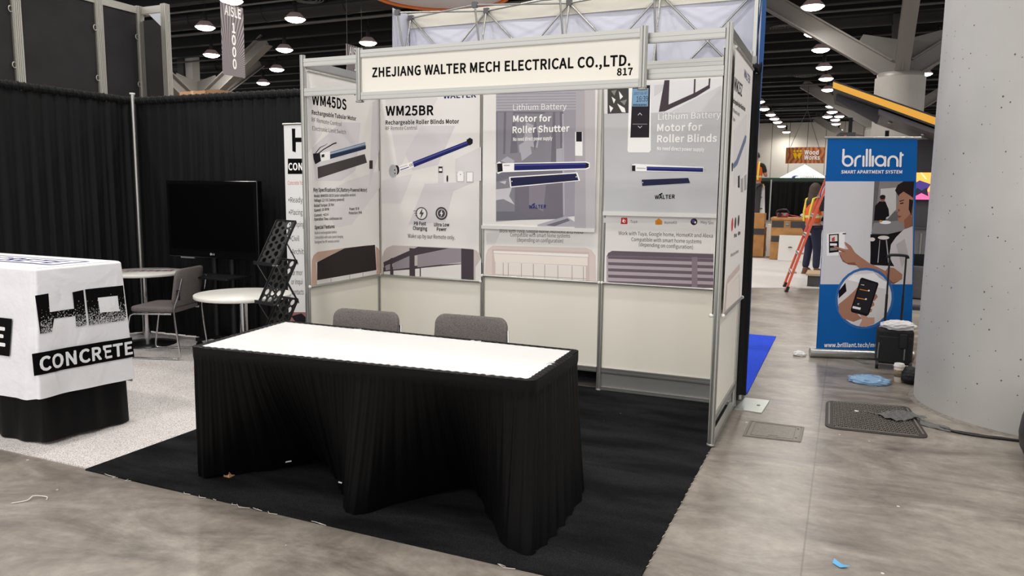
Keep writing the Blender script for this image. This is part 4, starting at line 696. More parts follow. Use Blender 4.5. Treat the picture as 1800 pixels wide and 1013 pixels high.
t, S = poster('product_poster', 'poster headed WM25BR with a long slanting blue tube motor', 'x', 0.930, 0.05, 0.985, 0.80, 2.39, -1, 'round')
S.p('fac2',[(0.451,2.319),(0.605,2.281),(0.221,1.696),(0.168,1.980),(0.093,2.300)])
S.p('fac',[(0.450,2.062),(0.763,2.055),(0.605,1.742),(0.360,1.696),(0.290,1.837)])
S.p('fac2',[(0.056,1.610),(0.360,1.668),(0.247,1.420),(0.053,1.417)])
S.p('fac',[(0.480,1.588),(0.945,1.605),(0.748,1.530),(0.674,1.278),(0.319,1.244)])
S.p('fac2',[(0.763,1.787),(0.999,1.884),(1.001,1.614),(0.764,1.613)])
S.t('WALTER',0.653,2.274,0.951,2.272,0.040,'navy',0.04)
S.t('WM25BR',0.102,2.155,0.563,2.146,0.074,'ink',0.03)
S.t('Rechargeable Roller Blinds Motor',0.101,2.080,0.799,2.072,0.032,'ink',0.02)
S.t('RF Remote Control',0.101,2.033,0.406,2.031,0.030,'ink2',0)
S.p('blue',[(0.361,1.766),(0.882,1.935),(0.897,1.899),(0.377,1.724)])
S.p('bluel',[(0.361,1.759),(0.882,1.926),(0.887,1.917),(0.366,1.747)])
S.p('dark',[(0.866,1.940),(0.897,1.957),(0.923,1.943),(0.923,1.912),(0.897,1.894),(0.877,1.913)])
S.p('white',[(0.222,1.734),(0.361,1.771),(0.377,1.724),(0.238,1.686)])
S.t('CE',0.333,1.729,0.366,1.738,0.019,'ink2',0.02)
S.p('line',[(0.238,1.724),(0.311,1.743),(0.311,1.738),(0.238,1.720)])
S.p('bluel',[(0.244,1.705),(0.328,1.729),(0.327,1.722),(0.244,1.696)])
S.o('dark',0.205,1.701,0.028,0.040,0)
S.o('grey',0.171,1.691,0.042,0.055,0)
S.o('ink2',0.188,1.701,0.006,0.007,0)
S.o('ink2',0.190,1.672,0.006,0.007,0)
S.p('fac',[(0.605,1.733),(0.658,1.733),(0.658,1.599),(0.605,1.598)])
S.p('ink2',[(0.610,1.728),(0.647,1.728),(0.647,1.677),(0.610,1.677)])
S.p('white',[(0.615,1.714),(0.642,1.714),(0.642,1.691),(0.615,1.691)])
S.o('dark',0.692,1.631,0.008,0.028,0)
S.p('line',[(0.779,1.682),(0.847,1.682),(0.847,1.604),(0.779,1.604)])
S.o('white',0.813,1.664,0.031,0.030,0)
S.p('white',[(0.784,1.659),(0.842,1.659),(0.842,1.609),(0.785,1.609)])
S.o('ink2',0.813,1.664,0.004,0.004,0)
S.p('line',[(0.867,1.686),(0.929,1.686),(0.930,1.600),(0.868,1.600)])
S.p('white',[(0.873,1.682),(0.924,1.682),(0.924,1.607),(0.873,1.607)])
S.o('icon',0.447,1.340,0.057,0.054,0)
S.o('poster',0.447,1.340,0.047,0.045,0)
S.p('icon',[(0.458,1.388),(0.425,1.335),(0.444,1.336),(0.435,1.293),(0.471,1.350),(0.452,1.350)])
S.o('icon',0.637,1.345,0.056,0.054,0)
S.o('poster',0.637,1.345,0.041,0.038,0)
S.o('icon',0.637,1.345,0.035,0.034,0)
S.p('poster',[(0.644,1.378),(0.621,1.341),(0.635,1.341),(0.629,1.312),(0.653,1.352),(0.640,1.351)])
S.p('icon',[(0.369,1.363),(0.408,1.363),(0.408,1.359),(0.369,1.358)])
S.p('icon',[(0.378,1.344),(0.408,1.344),(0.408,1.340),(0.378,1.339)])
S.p('icon',[(0.387,1.325),(0.408,1.325),(0.408,1.321),(0.387,1.320)])
S.t('PB Fast',0.374,1.241,0.490,1.244,0.029,'ink2',0.02)
S.t('Charging',0.363,1.202,0.501,1.202,0.029,'ink2',0.02)
S.t('Ultra Low',0.566,1.237,0.711,1.241,0.028,'ink2',0.02)
S.t('Power',0.593,1.200,0.685,1.203,0.028,'ink2',0.02)
S.t('Wake up by our Remote only.',0.312,1.134,0.765,1.135,0.033,'ink2',0.008)
S.p('pic1',[(0.052,0.789),(0.054,0.957),(0.072,1.007),(0.101,1.038),(0.159,1.062),(0.550,1.066),(0.922,1.064),(0.964,1.050),(0.990,1.028),(1.005,0.987),(1.007,0.796)])
S.p('frame',[(0.065,0.913),(0.412,1.060),(0.711,1.060),(0.339,0.975),(0.070,0.869)])
S.p('frame',[(0.064,0.869),(1.016,0.955),(1.017,0.796),(0.063,0.790)])
S.p('shade',[(0.088,0.885),(0.134,0.902),(0.133,0.853),(0.087,0.841)])
S.p('shade',[(0.163,0.908),(0.328,0.979),(0.327,0.878),(0.162,0.854)])
S.p('shade',[(0.406,0.988),(0.711,1.060),(0.823,1.060),(0.823,0.950),(0.406,0.886)])
S.p('pale',[(0.069,0.830),(0.156,0.844),(0.156,0.795),(0.069,0.795)])
S.p('pale',[(0.168,0.845),(0.327,0.863),(0.327,0.800),(0.167,0.796)])
S.p('pale',[(0.439,0.881),(0.823,0.933),(0.824,0.799),(0.439,0.801)])
S.p('pale',[(0.383,0.871),(0.428,0.878),(0.428,0.800),(0.383,0.803)])
S.p('frame',[(0.328,1.047),(0.379,1.044),(0.377,0.798),(0.327,0.800)])
S.p('frame',[(0.134,0.946),(0.158,0.957),(0.156,0.795),(0.133,0.794)])
S.p('frame',[(0.823,1.063),(0.938,1.058),(0.939,0.796),(0.824,0.799)])
S.p('pic1',[(0.938,1.058),(0.974,1.041),(1.000,1.000),(1.007,0.796),(0.939,0.796)])
S.p('pale',[(0.954,0.914),(1.005,0.987),(1.007,0.796),(0.955,0.811)])
S.mb.build('sheet', t)
t, S = poster('product_poster', 'poster under the roller shutter poster showing a cream blind picture', 'x', 0.930, 1.03, 1.99, 0.85, 2.36, -1, 'round')
S.p('fac2',[(1.050,1.196),(1.176,1.209),(1.127,1.107),(1.051,1.104)])
S.t('Work with Tuya, Google home, HomeKit and Alexa',1.166,1.204,1.869,1.218,0.029,'ink2',0.005)
S.t('Compatible with smart home systems',1.261,1.176,1.764,1.184,0.029,'ink2',0.005)
S.t('(depending on configuration)',1.321,1.137,1.709,1.143,0.029,'ink2',0.005)
S.p('tanl',[(1.037,0.844),(1.046,1.021),(1.066,1.068),(1.107,1.097),(1.521,1.104),(1.895,1.111),(1.941,1.095),(1.973,1.053),(1.983,0.844)])
S.p('rose',[(1.102,1.069),(1.923,1.081),(1.929,0.850),(1.104,0.857)])
S.p('white2',[(1.117,1.056),(1.914,1.063),(1.915,1.042),(1.117,1.038)])
S.p('cream',[(1.117,1.033),(1.910,1.037),(1.912,0.976),(1.128,0.969)])
S.p('cream2',[(1.133,0.969),(1.898,0.971),(1.901,0.857),(1.134,0.849)])
S.p('line',[(1.199,0.965),(1.205,0.965),(1.207,0.846),(1.200,0.846)])
S.p('line',[(1.244,0.965),(1.250,0.965),(1.252,0.846),(1.245,0.846)])
S.p('line',[(1.358,0.965),(1.364,0.966),(1.366,0.848),(1.360,0.847)])
S.p('line',[(1.460,0.966),(1.467,0.966),(1.469,0.849),(1.462,0.848)])
S.p('line',[(1.557,0.966),(1.563,0.966),(1.565,0.850),(1.559,0.849)])
S.p('line',[(1.666,0.966),(1.672,0.967),(1.675,0.851),(1.669,0.850)])
S.p('line',[(1.783,0.967),(1.789,0.967),(1.792,0.852),(1.786,0.852)])
S.p('line',[(1.875,0.967),(1.881,0.967),(1.884,0.853),(1.878,0.853)])
S.p('line',[(1.134,0.868),(1.901,0.875),(1.901,0.870),(1.134,0.863)])
S.mb.build('sheet', t)
t, S = poster('product_poster', 'grey room poster reading Motor for Roller Shutter', 'x', 0.905, 1.025, 1.965, 1.245, 2.40, -1, 'flat')
S.p('room',[(1.137,2.331),(1.798,2.303),(1.820,1.352),(1.147,1.291)])
S.p('slat',[(1.137,2.323),(1.798,2.303),(1.798,2.292),(1.137,2.312)])
S.p('slat',[(1.137,2.301),(1.798,2.282),(1.798,2.272),(1.137,2.290)])
S.p('slat',[(1.137,2.279),(1.799,2.261),(1.799,2.251),(1.138,2.268)])
S.p('slat',[(1.138,2.257),(1.799,2.241),(1.799,2.230),(1.138,2.247)])
S.p('slat',[(1.138,2.236),(1.800,2.220),(1.800,2.209),(1.138,2.225)])
S.p('slat',[(1.138,2.214),(1.800,2.199),(1.800,2.189),(1.138,2.203)])
S.p('slat',[(1.138,2.192),(1.801,2.178),(1.801,2.168),(1.138,2.181)])
S.p('slat',[(1.138,2.170),(1.801,2.157),(1.801,2.147),(1.139,2.160)])
S.p('roomd',[(1.139,2.153),(1.697,2.136),(1.715,1.328),(1.147,1.300)])
S.p('curt',[(1.149,2.148),(1.207,2.146),(1.202,1.739),(1.153,1.739)])
S.p('curt',[(1.227,2.146),(1.285,2.144),(1.260,1.783),(1.221,1.761)])
S.p('tree',[(1.299,2.131),(1.560,2.123),(1.577,1.694),(1.338,1.738)])
S.p('slat',[(1.396,2.063),(1.515,2.018),(1.494,1.868),(1.375,1.891)])
S.p('slat',[(1.336,1.891),(1.422,1.933),(1.447,1.825),(1.353,1.760)])
S.p('roomd',[(1.445,1.998),(1.476,2.083),(1.497,1.954),(1.471,1.846)])
S.p('curt',[(1.550,2.136),(1.615,2.134),(1.605,1.694),(1.558,1.694)])
S.p('curt',[(1.633,2.133),(1.670,2.132),(1.688,1.694),(1.651,1.694)])
S.p('slat',[(1.648,1.857),(1.771,1.873),(1.775,1.694),(1.651,1.694)])
S.p('curt',[(1.157,1.819),(1.352,1.834),(1.378,1.695),(1.143,1.695)])
S.p('slat',[(1.182,1.770),(1.240,1.805),(1.304,1.769),(1.280,1.739)])
S.p('tree',[(1.144,1.606),(1.306,1.651),(1.309,1.376),(1.146,1.372)])
S.p('pale2',[(1.144,1.547),(1.282,1.562),(1.259,1.495),(1.309,1.429),(1.210,1.472),(1.145,1.462)])
S.p('pale2',[(1.174,1.606),(1.233,1.615),(1.223,1.588)])
S.p('lounge',[(1.321,1.562),(1.369,1.598),(1.699,1.626),(1.723,1.384),(1.621,1.330),(1.455,1.326),(1.358,1.377)])
S.p('lounge2',[(1.427,1.598),(1.570,1.586),(1.550,1.381),(1.430,1.431)])
S.p('room',[(1.693,1.908),(1.793,1.906),(1.815,1.352),(1.714,1.341)])
S.p('slat',[(1.689,2.119),(1.702,2.119),(1.728,1.358),(1.714,1.358)])
S.p('slat',[(1.504,1.278),(1.737,1.350),(1.821,1.300),(1.822,1.270),(1.504,1.265)])
S.p('roomd',[(1.575,1.276),(1.751,1.333),(1.770,1.316),(1.646,1.269)])
S.p('jamb',[(1.798,2.303),(1.940,2.297),(1.967,1.244),(1.809,1.248)])
S.p('slat',[(1.798,2.303),(1.807,2.302),(1.817,1.265),(1.808,1.265)])
S.p('jamb2',[(1.864,2.300),(1.944,2.296),(1.972,1.244),(1.900,1.246)])
S.t('Lithium Battery',1.285,2.157,1.724,2.151,0.043,'white',0.003)
S.t('Motor for',1.286,2.070,1.602,2.066,0.045,'white',0.035)
S.t('Roller Shutter',1.282,1.984,1.751,1.987,0.047,'white',0.035)
S.t('No need direct power supply',1.288,1.923,1.614,1.926,0.026,'white',0.02)
S.p('white',[(1.796,1.982),(1.855,1.981),(1.859,1.804),(1.800,1.805)])
S.p('dark',[(1.805,1.982),(1.850,1.981),(1.852,1.909),(1.807,1.910)])
S.p('white',[(1.133,1.744),(1.172,1.766),(1.192,1.752),(1.887,1.762),(1.918,1.753),(1.919,1.715),(1.893,1.703),(1.193,1.681),(1.163,1.668),(1.138,1.686)])
S.p('blue',[(1.300,1.747),(1.887,1.753),(1.910,1.745),(1.910,1.720),(1.888,1.711),(1.300,1.695)])
S.p('bluel',[(1.300,1.741),(1.887,1.749),(1.887,1.741),(1.300,1.730)])
S.p('white',[(1.202,1.748),(1.300,1.747),(1.300,1.695),(1.202,1.690)])
S.p('line',[(1.212,1.739),(1.261,1.739),(1.261,1.730),(1.212,1.730)])
S.p('dark',[(1.147,1.748),(1.197,1.752),(1.202,1.690),(1.153,1.681)])
S.p('grey',[(1.137,1.757),(1.152,1.757),(1.158,1.677),(1.143,1.681)])
S.p('dark',[(1.887,1.753),(1.910,1.745),(1.910,1.720),(1.888,1.711)])
S.p('white',[(1.257,1.646),(1.821,1.682),(1.845,1.618),(1.268,1.562)])
S.p('panelb',[(1.269,1.639),(1.812,1.673),(1.832,1.622),(1.277,1.571)])
S.o('white',1.282,1.611,0.004,0.004,0)
S.o('white',1.813,1.647,0.004,0.004,0)
S.t('WALTER',1.430,1.400,1.573,1.407,0.026,'navy',0.04)
S.p('navy',[(1.454,1.432),(1.477,1.445),(1.482,1.437),(1.459,1.423)])
S.mb.build('sheet', t)
t, S = poster('product_poster', 'poster under the roller blinds poster showing dark striped blinds', 'x', 0.930, 2.045, 2.985, 0.85, 2.36, -1, 'round')
S.p('fac2',[(2.028,1.343),(2.821,1.363),(2.823,1.326),(2.029,1.305)])
S.p('red',[(2.165,1.347),(2.212,1.348),(2.214,1.301),(2.162,1.300)])
S.o('white',2.187,1.322,0.013,0.011,0)
S.o('red',2.192,1.322,0.007,0.005,0)
S.p('white',[(2.178,1.339),(2.182,1.339),(2.183,1.318),(2.179,1.317)])
S.t('Tuya',2.235,1.310,2.287,1.312,0.021,'ink2',0.01)
S.p('orange',[(2.422,1.332),(2.447,1.349),(2.472,1.333),(2.474,1.305),(2.423,1.303)])
S.p('amber',[(2.435,1.324),(2.460,1.325),(2.461,1.304),(2.436,1.303)])
S.t('HomeKit',2.490,1.309,2.581,1.312,0.021,'ink2',0.01)
S.o('dark',2.702,1.331,0.024,0.024,0)
S.o('violet',2.698,1.335,0.012,0.014,0)
S.o('white',2.711,1.327,0.006,0.008,0)
S.t('Hey Siri',2.751,1.320,2.839,1.315,0.020,'ink2',0.01)
S.t('Work with Tuya, Google home, HomeKit and Alexa',2.147,1.219,2.839,1.222,0.027,'ink2',0.005)
S.t('Compatible with smart home systems',2.248,1.176,2.761,1.178,0.027,'ink2',0.005)
S.t('(depending on configuration)',2.306,1.140,2.703,1.135,0.027,'ink2',0.005)
S.p('mauve',[(2.065,0.840),(2.059,1.048),(2.071,1.079),(2.102,1.097),(2.848,1.108),(2.860,0.847)])
S.p('frame2',[(2.059,1.048),(2.071,1.079),(2.102,1.097),(2.848,1.104),(2.850,1.072),(2.076,1.058)])
S.p('shade2',[(2.072,1.057),(2.850,1.070),(2.851,1.047),(2.072,1.036)])
S.p('shade2',[(2.073,1.010),(2.852,1.024),(2.853,1.001),(2.074,0.988)])
S.p('shade2',[(2.075,0.963),(2.854,0.978),(2.855,0.955),(2.075,0.941)])
S.p('shade2',[(2.076,0.915),(2.856,0.932),(2.857,0.909),(2.077,0.893)])
S.p('shade2',[(2.077,0.867),(2.858,0.885),(2.859,0.863),(2.078,0.846)])
S.p('mauve2',[(2.697,1.077),(2.737,1.079),(2.747,0.852),(2.706,0.850)])
S.mb.build('sheet', t)
t, S = poster('product_poster', 'light grey poster reading Motor for Roller Blinds with big remote control', 'x', 0.905, 2.035, 2.985, 1.375, 2.40, -1, 'flat')
S.p('pgrey',[(2.013,2.314),(2.853,2.315),(2.895,1.385),(2.039,1.374)])
S.p('sky2',[(2.013,2.314),(2.852,2.322),(2.862,2.099),(2.019,2.109)])
S.p('leafd',[(2.040,2.292),(2.198,2.294),(2.204,2.108),(2.045,2.108)])
S.p('white',[(2.072,2.230),(2.103,2.208),(2.090,2.180)])
S.p('white',[(2.126,2.268),(2.158,2.227),(2.137,2.207)])
S.p('white',[(2.116,2.179),(2.173,2.145),(2.182,2.112),(2.152,2.117)])
S.p('white',[(2.056,2.169),(2.087,2.148),(2.066,2.116)])
S.p('leafg',[(2.137,2.195),(2.188,2.205),(2.172,2.165)])
S.p('leafg',[(2.066,2.271),(2.109,2.277),(2.093,2.237)])
S.p('frame',[(2.458,2.329),(2.494,2.328),(2.493,2.142),(2.458,2.112),(2.425,2.109)])
S.p('frame',[(2.492,2.158),(2.677,2.234),(2.777,2.287),(2.778,2.260),(2.686,2.206),(2.458,2.108)])
S.p('frame',[(2.666,2.327),(2.677,2.327),(2.678,2.226),(2.666,2.222)])
S.p('frame',[(2.767,2.326),(2.779,2.326),(2.777,2.272),(2.766,2.269)])
S.p('wall2',[(2.385,2.297),(2.455,2.302),(2.444,2.255),(2.388,2.218)])
S.p('wall2',[(2.691,2.198),(2.854,2.276),(2.862,2.099),(2.515,2.110)])
S.p('white',[(2.202,2.305),(2.360,2.298),(2.377,1.840),(2.365,1.824),(2.213,1.826),(2.204,1.838)])
S.p('remd',[(2.227,2.304),(2.356,2.299),(2.361,1.930),(2.222,1.932)])
S.p('lcd',[(2.228,2.280),(2.345,2.279),(2.345,2.151),(2.228,2.155)])
S.t('2017-01-07',2.238,2.236,2.338,2.236,0.018,'ink2',0.005)
S.t('16:39',2.260,2.186,2.344,2.187,0.038,'ink2',0.005)
S.p('ink2',[(2.236,2.171),(2.242,2.171),(2.242,2.159),(2.236,2.159)])
S.p('ink2',[(2.247,2.171),(2.253,2.171),(2.254,2.158),(2.247,2.159)])
S.p('ink2',[(2.258,2.170),(2.265,2.170),(2.265,2.158),(2.259,2.158)])
S.p('ink2',[(2.270,2.170),(2.276,2.170),(2.276,2.158),(2.270,2.158)])
S.p('ink2',[(2.281,2.170),(2.287,2.169),(2.288,2.157),(2.281,2.158)])
S.p('ink2',[(2.292,2.169),(2.299,2.169),(2.299,2.157),(2.293,2.157)])
S.p('ink2',[(2.304,2.169),(2.310,2.169),(2.310,2.157),(2.304,2.157)])
S.p('ink2',[(2.315,2.168),(2.321,2.168),(2.321,2.156),(2.315,2.156)])
S.p('ink2',[(2.326,2.168),(2.332,2.168),(2.333,2.156),(2.326,2.156)])
S.p('grey',[(2.272,2.093),(2.288,2.109),(2.305,2.092),(2.301,2.088),(2.288,2.101),(2.276,2.089)])
S.p('grey',[(2.274,2.012),(2.292,1.996),(2.308,2.012),(2.304,2.016),(2.292,2.004),(2.279,2.016)])
S.p('line',[(2.236,2.030),(2.345,2.027),(2.345,2.024),(2.236,2.027)])
S.t('Lithium Battery',2.423,2.053,2.860,2.057,0.043,'white',0.003)
S.t('Motor for',2.417,1.973,2.736,1.974,0.048,'white',0.035)
S.t('Roller Blinds',2.420,1.896,2.841,1.894,0.048,'white',0.035)
S.t('No need direct power supply',2.422,1.840,2.758,1.828,0.024,'white',0.015)
S.p('white',[(2.228,1.735),(2.262,1.743),(2.758,1.718),(2.760,1.682),(2.264,1.690),(2.234,1.686)])
S.p('blue',[(2.351,1.723),(2.755,1.712),(2.756,1.684),(2.352,1.694)])
S.p('bluel',[(2.352,1.718),(2.755,1.708),(2.755,1.702),(2.352,1.710)])
S.p('white',[(2.271,1.727),(2.351,1.723),(2.352,1.694),(2.272,1.698)])
S.p('line',[(2.276,1.715),(2.343,1.712),(2.344,1.706),(2.276,1.709)])
S.p('dark',[(2.241,1.731),(2.267,1.731),(2.268,1.690),(2.243,1.690)])
S.p('grey',[(2.228,1.739),(2.241,1.739),(2.243,1.686),(2.230,1.690)])
S.p('grey',[(2.755,1.702),(2.775,1.700),(2.775,1.695),(2.755,1.695)])
S.p('panelb',[(2.317,1.628),(2.654,1.642),(2.668,1.606),(2.323,1.583)])
S.o('white',2.326,1.608,0.003,0.004,0)
S.t('WALTER',2.418,1.489,2.563,1.496,0.027,'ink',0.04)
S.p('ink',[(2.446,1.523),(2.471,1.535),(2.475,1.527),(2.451,1.515)])
S.mb.build('sheet', t)
t, S = poster('product_poster', 'poster on the outer right booth wall seen steeply from the aisle', 'y', 3.060, 0.03, 0.90, 0.81, 2.37, 1, 'round')
S.p('fac2',[(0.118,1.903),(0.663,2.054),(0.814,1.691),(0.236,1.571)])
S.t('WALTER',0.459,2.262,0.764,2.256,0.047,'navy',0.03)
S.t('WM25Z',0.036,2.132,0.398,2.133,0.069,'ink',0.03)
S.t('Rechargeable Roller Blinds Motor',0.015,2.056,0.599,2.063,0.026,'ink2',0.02)
S.t('RF Remote Control',0.034,2.004,0.337,2.006,0.022,'ink2',0)
S.t('Zigbee',0.049,1.960,0.148,1.958,0.019,'ink2',0)
S.p('steelb',[(0.138,1.708),(0.278,1.741),(0.658,1.919),(0.722,1.912),(0.704,1.881),(0.341,1.712),(0.172,1.682)])
S.p('dark',[(0.089,1.709),(0.133,1.721),(0.151,1.671),(0.105,1.663)])
S.p('ink2',[(0.394,1.643),(0.473,1.652),(0.503,1.573),(0.420,1.572)])
S.p('line',[(0.538,1.628),(0.650,1.641),(0.689,1.545),(0.571,1.544)])
S.p('line',[(0.707,1.650),(0.824,1.668),(0.867,1.565),(0.746,1.553)])
S.o('redl',0.240,1.345,0.041,0.042,0)
S.o('icon',0.380,1.351,0.041,0.036,0)
S.o('icon',0.527,1.361,0.043,0.037,0)
S.t('PB Fast',0.347,1.259,0.481,1.260,0.022,'ink2',0.02)
S.t('Ultra',0.535,1.264,0.649,1.267,0.023,'ink2',0.02)
S.t('Wake up by our Remote',0.233,1.145,0.607,1.148,0.022,'ink2',0.01)
S.p('rose',[(0.055,0.815),(0.111,1.003),(0.175,1.027),(0.697,1.065),(0.795,0.808)])
S.p('cream',[(0.140,0.985),(0.712,1.025),(0.725,0.993),(0.150,0.956)])
S.p('cream2',[(0.150,0.956),(0.697,0.987),(0.759,0.824),(0.120,0.830)])
S.mb.build('sheet', t)
t, S = poster('product_poster', 'poster edge-on inside the right booth wall behind the front post', 'y', 3.000, 0.0, 0.90, 0.81, 2.37, -1, 'round')
S.mb.build('sheet', t)
# ------------------------------------------------------------------ white-topped table with black skirt
TQ = [(0.78,-1.845),(2.545,-1.725),(2.515,-1.06),(0.675,-1.055)]         # front-left, front-right, back-right, back-left
def along(P, n):
    P = [Vector((p[0],p[1],0)) for p in P]; ls = [0]
    for i in range(1,len(P)): ls.append(ls[-1]+(P[i]-P[i-1]).length)
    out = []
    for k in range(n+1):
        s = ls[-1]*k/n; i = 1
        while i < len(P)-1 and ls[i] < s: i += 1
        f_ = (s-ls[i-1])/max(1e-9, ls[i]-ls[i-1]); out.append(P[i-1].lerp(P[i], f_))
    return out, ls[-1]
def rounded(P, r=0.035, k=5):
    out = []; n = len(P)
    for i in range(n):
        p = Vector((*P[i],0)); a = (Vector((*P[i-1],0))-p).normalized(); b = (Vector((*P[(i+1)%n],0))-p).normalized()
        for j in range(k+1):
            t_ = j/k; q0 = p+a*r; q2 = p+b*r
            out.append(((1-t_)**2*q0+2*t_*(1-t_)*p+t_*t_*q2)[:2])
    return out
TOPZ = 0.75
tb = thing('exhibition_table', 'long white-topped folding table standing on the black carpet in the booth front', 'table', (1.6,-1.4,0.009))
rp = rounded(TQ, 0.03)
VINYL = mat('white_vinyl', '#eeeeec', 0.32, spec=0.5)
inn = rounded([(1.63+(x-1.63)*0.985, -1.42+(y+1.42)*0.965) for x,y in TQ], 0.03)
MB().prism(inn, TOPZ-0.03, TOPZ+0.001, VINYL).build('tabletop', tb, bev=0.004)
for x, y in ((0.775,-1.635),(2.47,-1.60),(2.44,-1.14),(0.78,-1.13)):
    MB().beam((x,y,0.03),(x,y,TOPZ-0.03),0.04,0.04,mat('pine_wood','#b98e62',0.6),up=(0,1,0)).box(x-0.02,y-0.02,0.0095,x+0.02,y+0.02,0.035,mat('pine_wood','#b98e62',0.6)).build('leg', tb)
for (u, e) in ((0.12,0),(0.4,0),(0.62,0),(0.88,0),(0.3,2),(0.7,2),(0.5,1)):
    a = Vector((*TQ[e],0)); b = Vector((*TQ[(e+1)%4],0)); p = a.lerp(b,u); nrm = Vector((-(b-a).y,(b-a).x,0)).normalized(); dd = (b-a).normalized()
    q = p+nrm*0.022
    MB().prism([(-0.03,-0.02),(0.03,-0.02),(0.03,0.02),(-0.03,0.02)], TOPZ+0.001, TOPZ+0.003, mat('clear_clip','#d9dadb',0.15), lambda a_,b_,h,q=q,dd=dd,nrm=nrm: (q.x+dd.x*a_+nrm.x*b_, q.y+dd.y*a_+nrm.y*b_, h)).build('skirt_clip', tb)
sk = thing('table_skirt', 'gathered black skirt clipped around the long white-topped table, pushed in at its foot', 'table skirt', (1.6,-1.4,0.01))
N = 1100
topc, LT = along(rp+[rp[0]], N)
HEM_FRONT = [(0,.63,-1.70),(.05,.715,-1.695),(.085,.77,-1.655),(.12,.83,-1.56),(.19,.96,-1.43),(.26,1.09,-1.30),(.33,1.20,-1.33),(.41,1.36,-1.46),(.49,1.52,-1.63),(.55,1.63,-1.75),(.60,1.72,-1.68),(.645,1.78,-1.54),(.70,1.88,-1.40),(.77,2.03,-1.28),(.83,2.14,-1.36),(.885,2.25,-1.50),(.94,2.40,-1.69),(.97,2.47,-1.755),(1,2.555,-1.765)]
HEM_RIGHT = [(0,2.555,-1.765),(.15,2.572,-1.68),(.5,2.578,-1.45),(.8,2.565,-1.22),(1,2.55,-1.03)]
HEM_BACK = [(0,2.55,-1.03),(.5,1.6,-1.0),(1,.64,-1.01)]
HEM_LEFT = [(0,.64,-1.01),(.5,.615,-1.38),(1,.63,-1.70)]
def pick(tab, f_):
    n = len(tab)
    for i in range(1, n):
        if f_ <= tab[i][0] or i == n-1:
            p0, p1, p2, p3 = tab[max(i-2,0)], tab[i-1], tab[i], tab[min(i+1,n-1)]
            t = min(1, max(0, (f_-p1[0])/(p2[0]-p1[0]))); r = []
            for k in (1,2): r.append(0.5*(2*p1[k]+(p2[k]-p0[k])*t+(2*p0[k]-5*p1[k]+4*p2[k]-p3[k])*t*t+(3*p1[k]-p0[k]-3*p2[k]+p3[k])*t**3))
            return Vector((r[0], r[1], 0))
def hem_at(p):
    best = None
    for e, tab in enumerate((HEM_FRONT, HEM_RIGHT, HEM_BACK, HEM_LEFT)):
        a = Vector((*TQ[e],0)); b = Vector((*TQ[(e+1)%4],0)); f_ = (p-a).dot(b-a)/(b-a).length_squared; d = (p-a.lerp(b,f_)).length
        if best is None or d < best[0]: best = (d, tab, min(1,max(0,f_)))
    return pick(best[1], best[2])
hemc = [hem_at(p) for p in topc]
nr = []
for i in range(N+1):
    d = (topc[(i+3) % N]-topc[(i-3) % N]); nr.append(Vector((d.y,-d.x,0)).normalized())
rs = random.Random(3); ph = [rs.uniform(0,6.28) for _ in range(6)]
def hemz(i):
    x = hemc[i].x; y = hemc[i].y
    if y > -1.05: return 0.02
    z = 0.012
    if 0.9 < x < 1.3 and y < -1.1: z += 0.03*math.sin((x-0.9)/0.4*PI)**2
    if 1.85 < x < 2.2 and y < -1.1: z += 0.035*math.sin((x-1.85)/0.35*PI)**2
    if x < 0.85: z += 0.018*math.exp(-((x-0.75)/0.05)**2)
    return z
def skf(u, v):
    i = min(N, int(round(u*N))); t_ = v
    p = topc[i].lerp(hemc[i], max(0.0,t_-0.07)**1.15/0.93**1.15)
    s = u*LT
    amp = 0.0 if t_ < 0.065 else 0.004+0.011*min(1,t_*1.3)
    rip = (1-2*abs(math.sin(s*PI/0.047+0.9*math.sin(s*7+ph[0])+ph[1]))**0.8)*0.55*(1-0.5*t_)+math.sin(s*2*PI/0.12+1.5*math.sin(s*3.1)+ph[2]+t_*0.6)*0.6*t_+0.4*math.sin(s*2*PI/0.023+ph[3]+2*math.sin(s*13))*(1-t_)
    off = 0.006+amp*(rip+0.6)+(0.007 if t_ < 0.065 else 0.0)
    z = (TOPZ+0.002)*(1-t_)+hemz(i)*t_
    q = p+nr[i]*off
    return (q.x, q.y, z)
mb = MB().grid(skf, N, 31, SKIRT())
# black band folded over the table edge
def lip(u, v):
    i = min(N, int(round(u*N))); p = topc[i]+nr[i]*(0.010-0.036*v); s = u*LT
    return (p.x, p.y, TOPZ+0.002+0.0025*math.sin(PI*v)+0.0012*math.sin(s*150))
mb2 = MB().grid(lip, N, 3, SKIRT())
gcl = mb.build('gathered_cloth', sk)
for x,y,z,a in ((0.985,-1.425,0.05,0.5),(1.455,-1.585,0.075,1.9),(2.215,-1.47,0.055,2.2)):
    MB().add([(x,y-.012,z),(x+.05,y-.012-.02*a,z+.018),(x+.052,y-.014-.02*a,z+.026),(x+.004,y-.014,z+.009)],[(0,1,2,3)],mat('white_care_label','#d9d7d2',0.6)).build('care_label', gcl, solid=0.0008)
mb2.build('edge_band', sk)

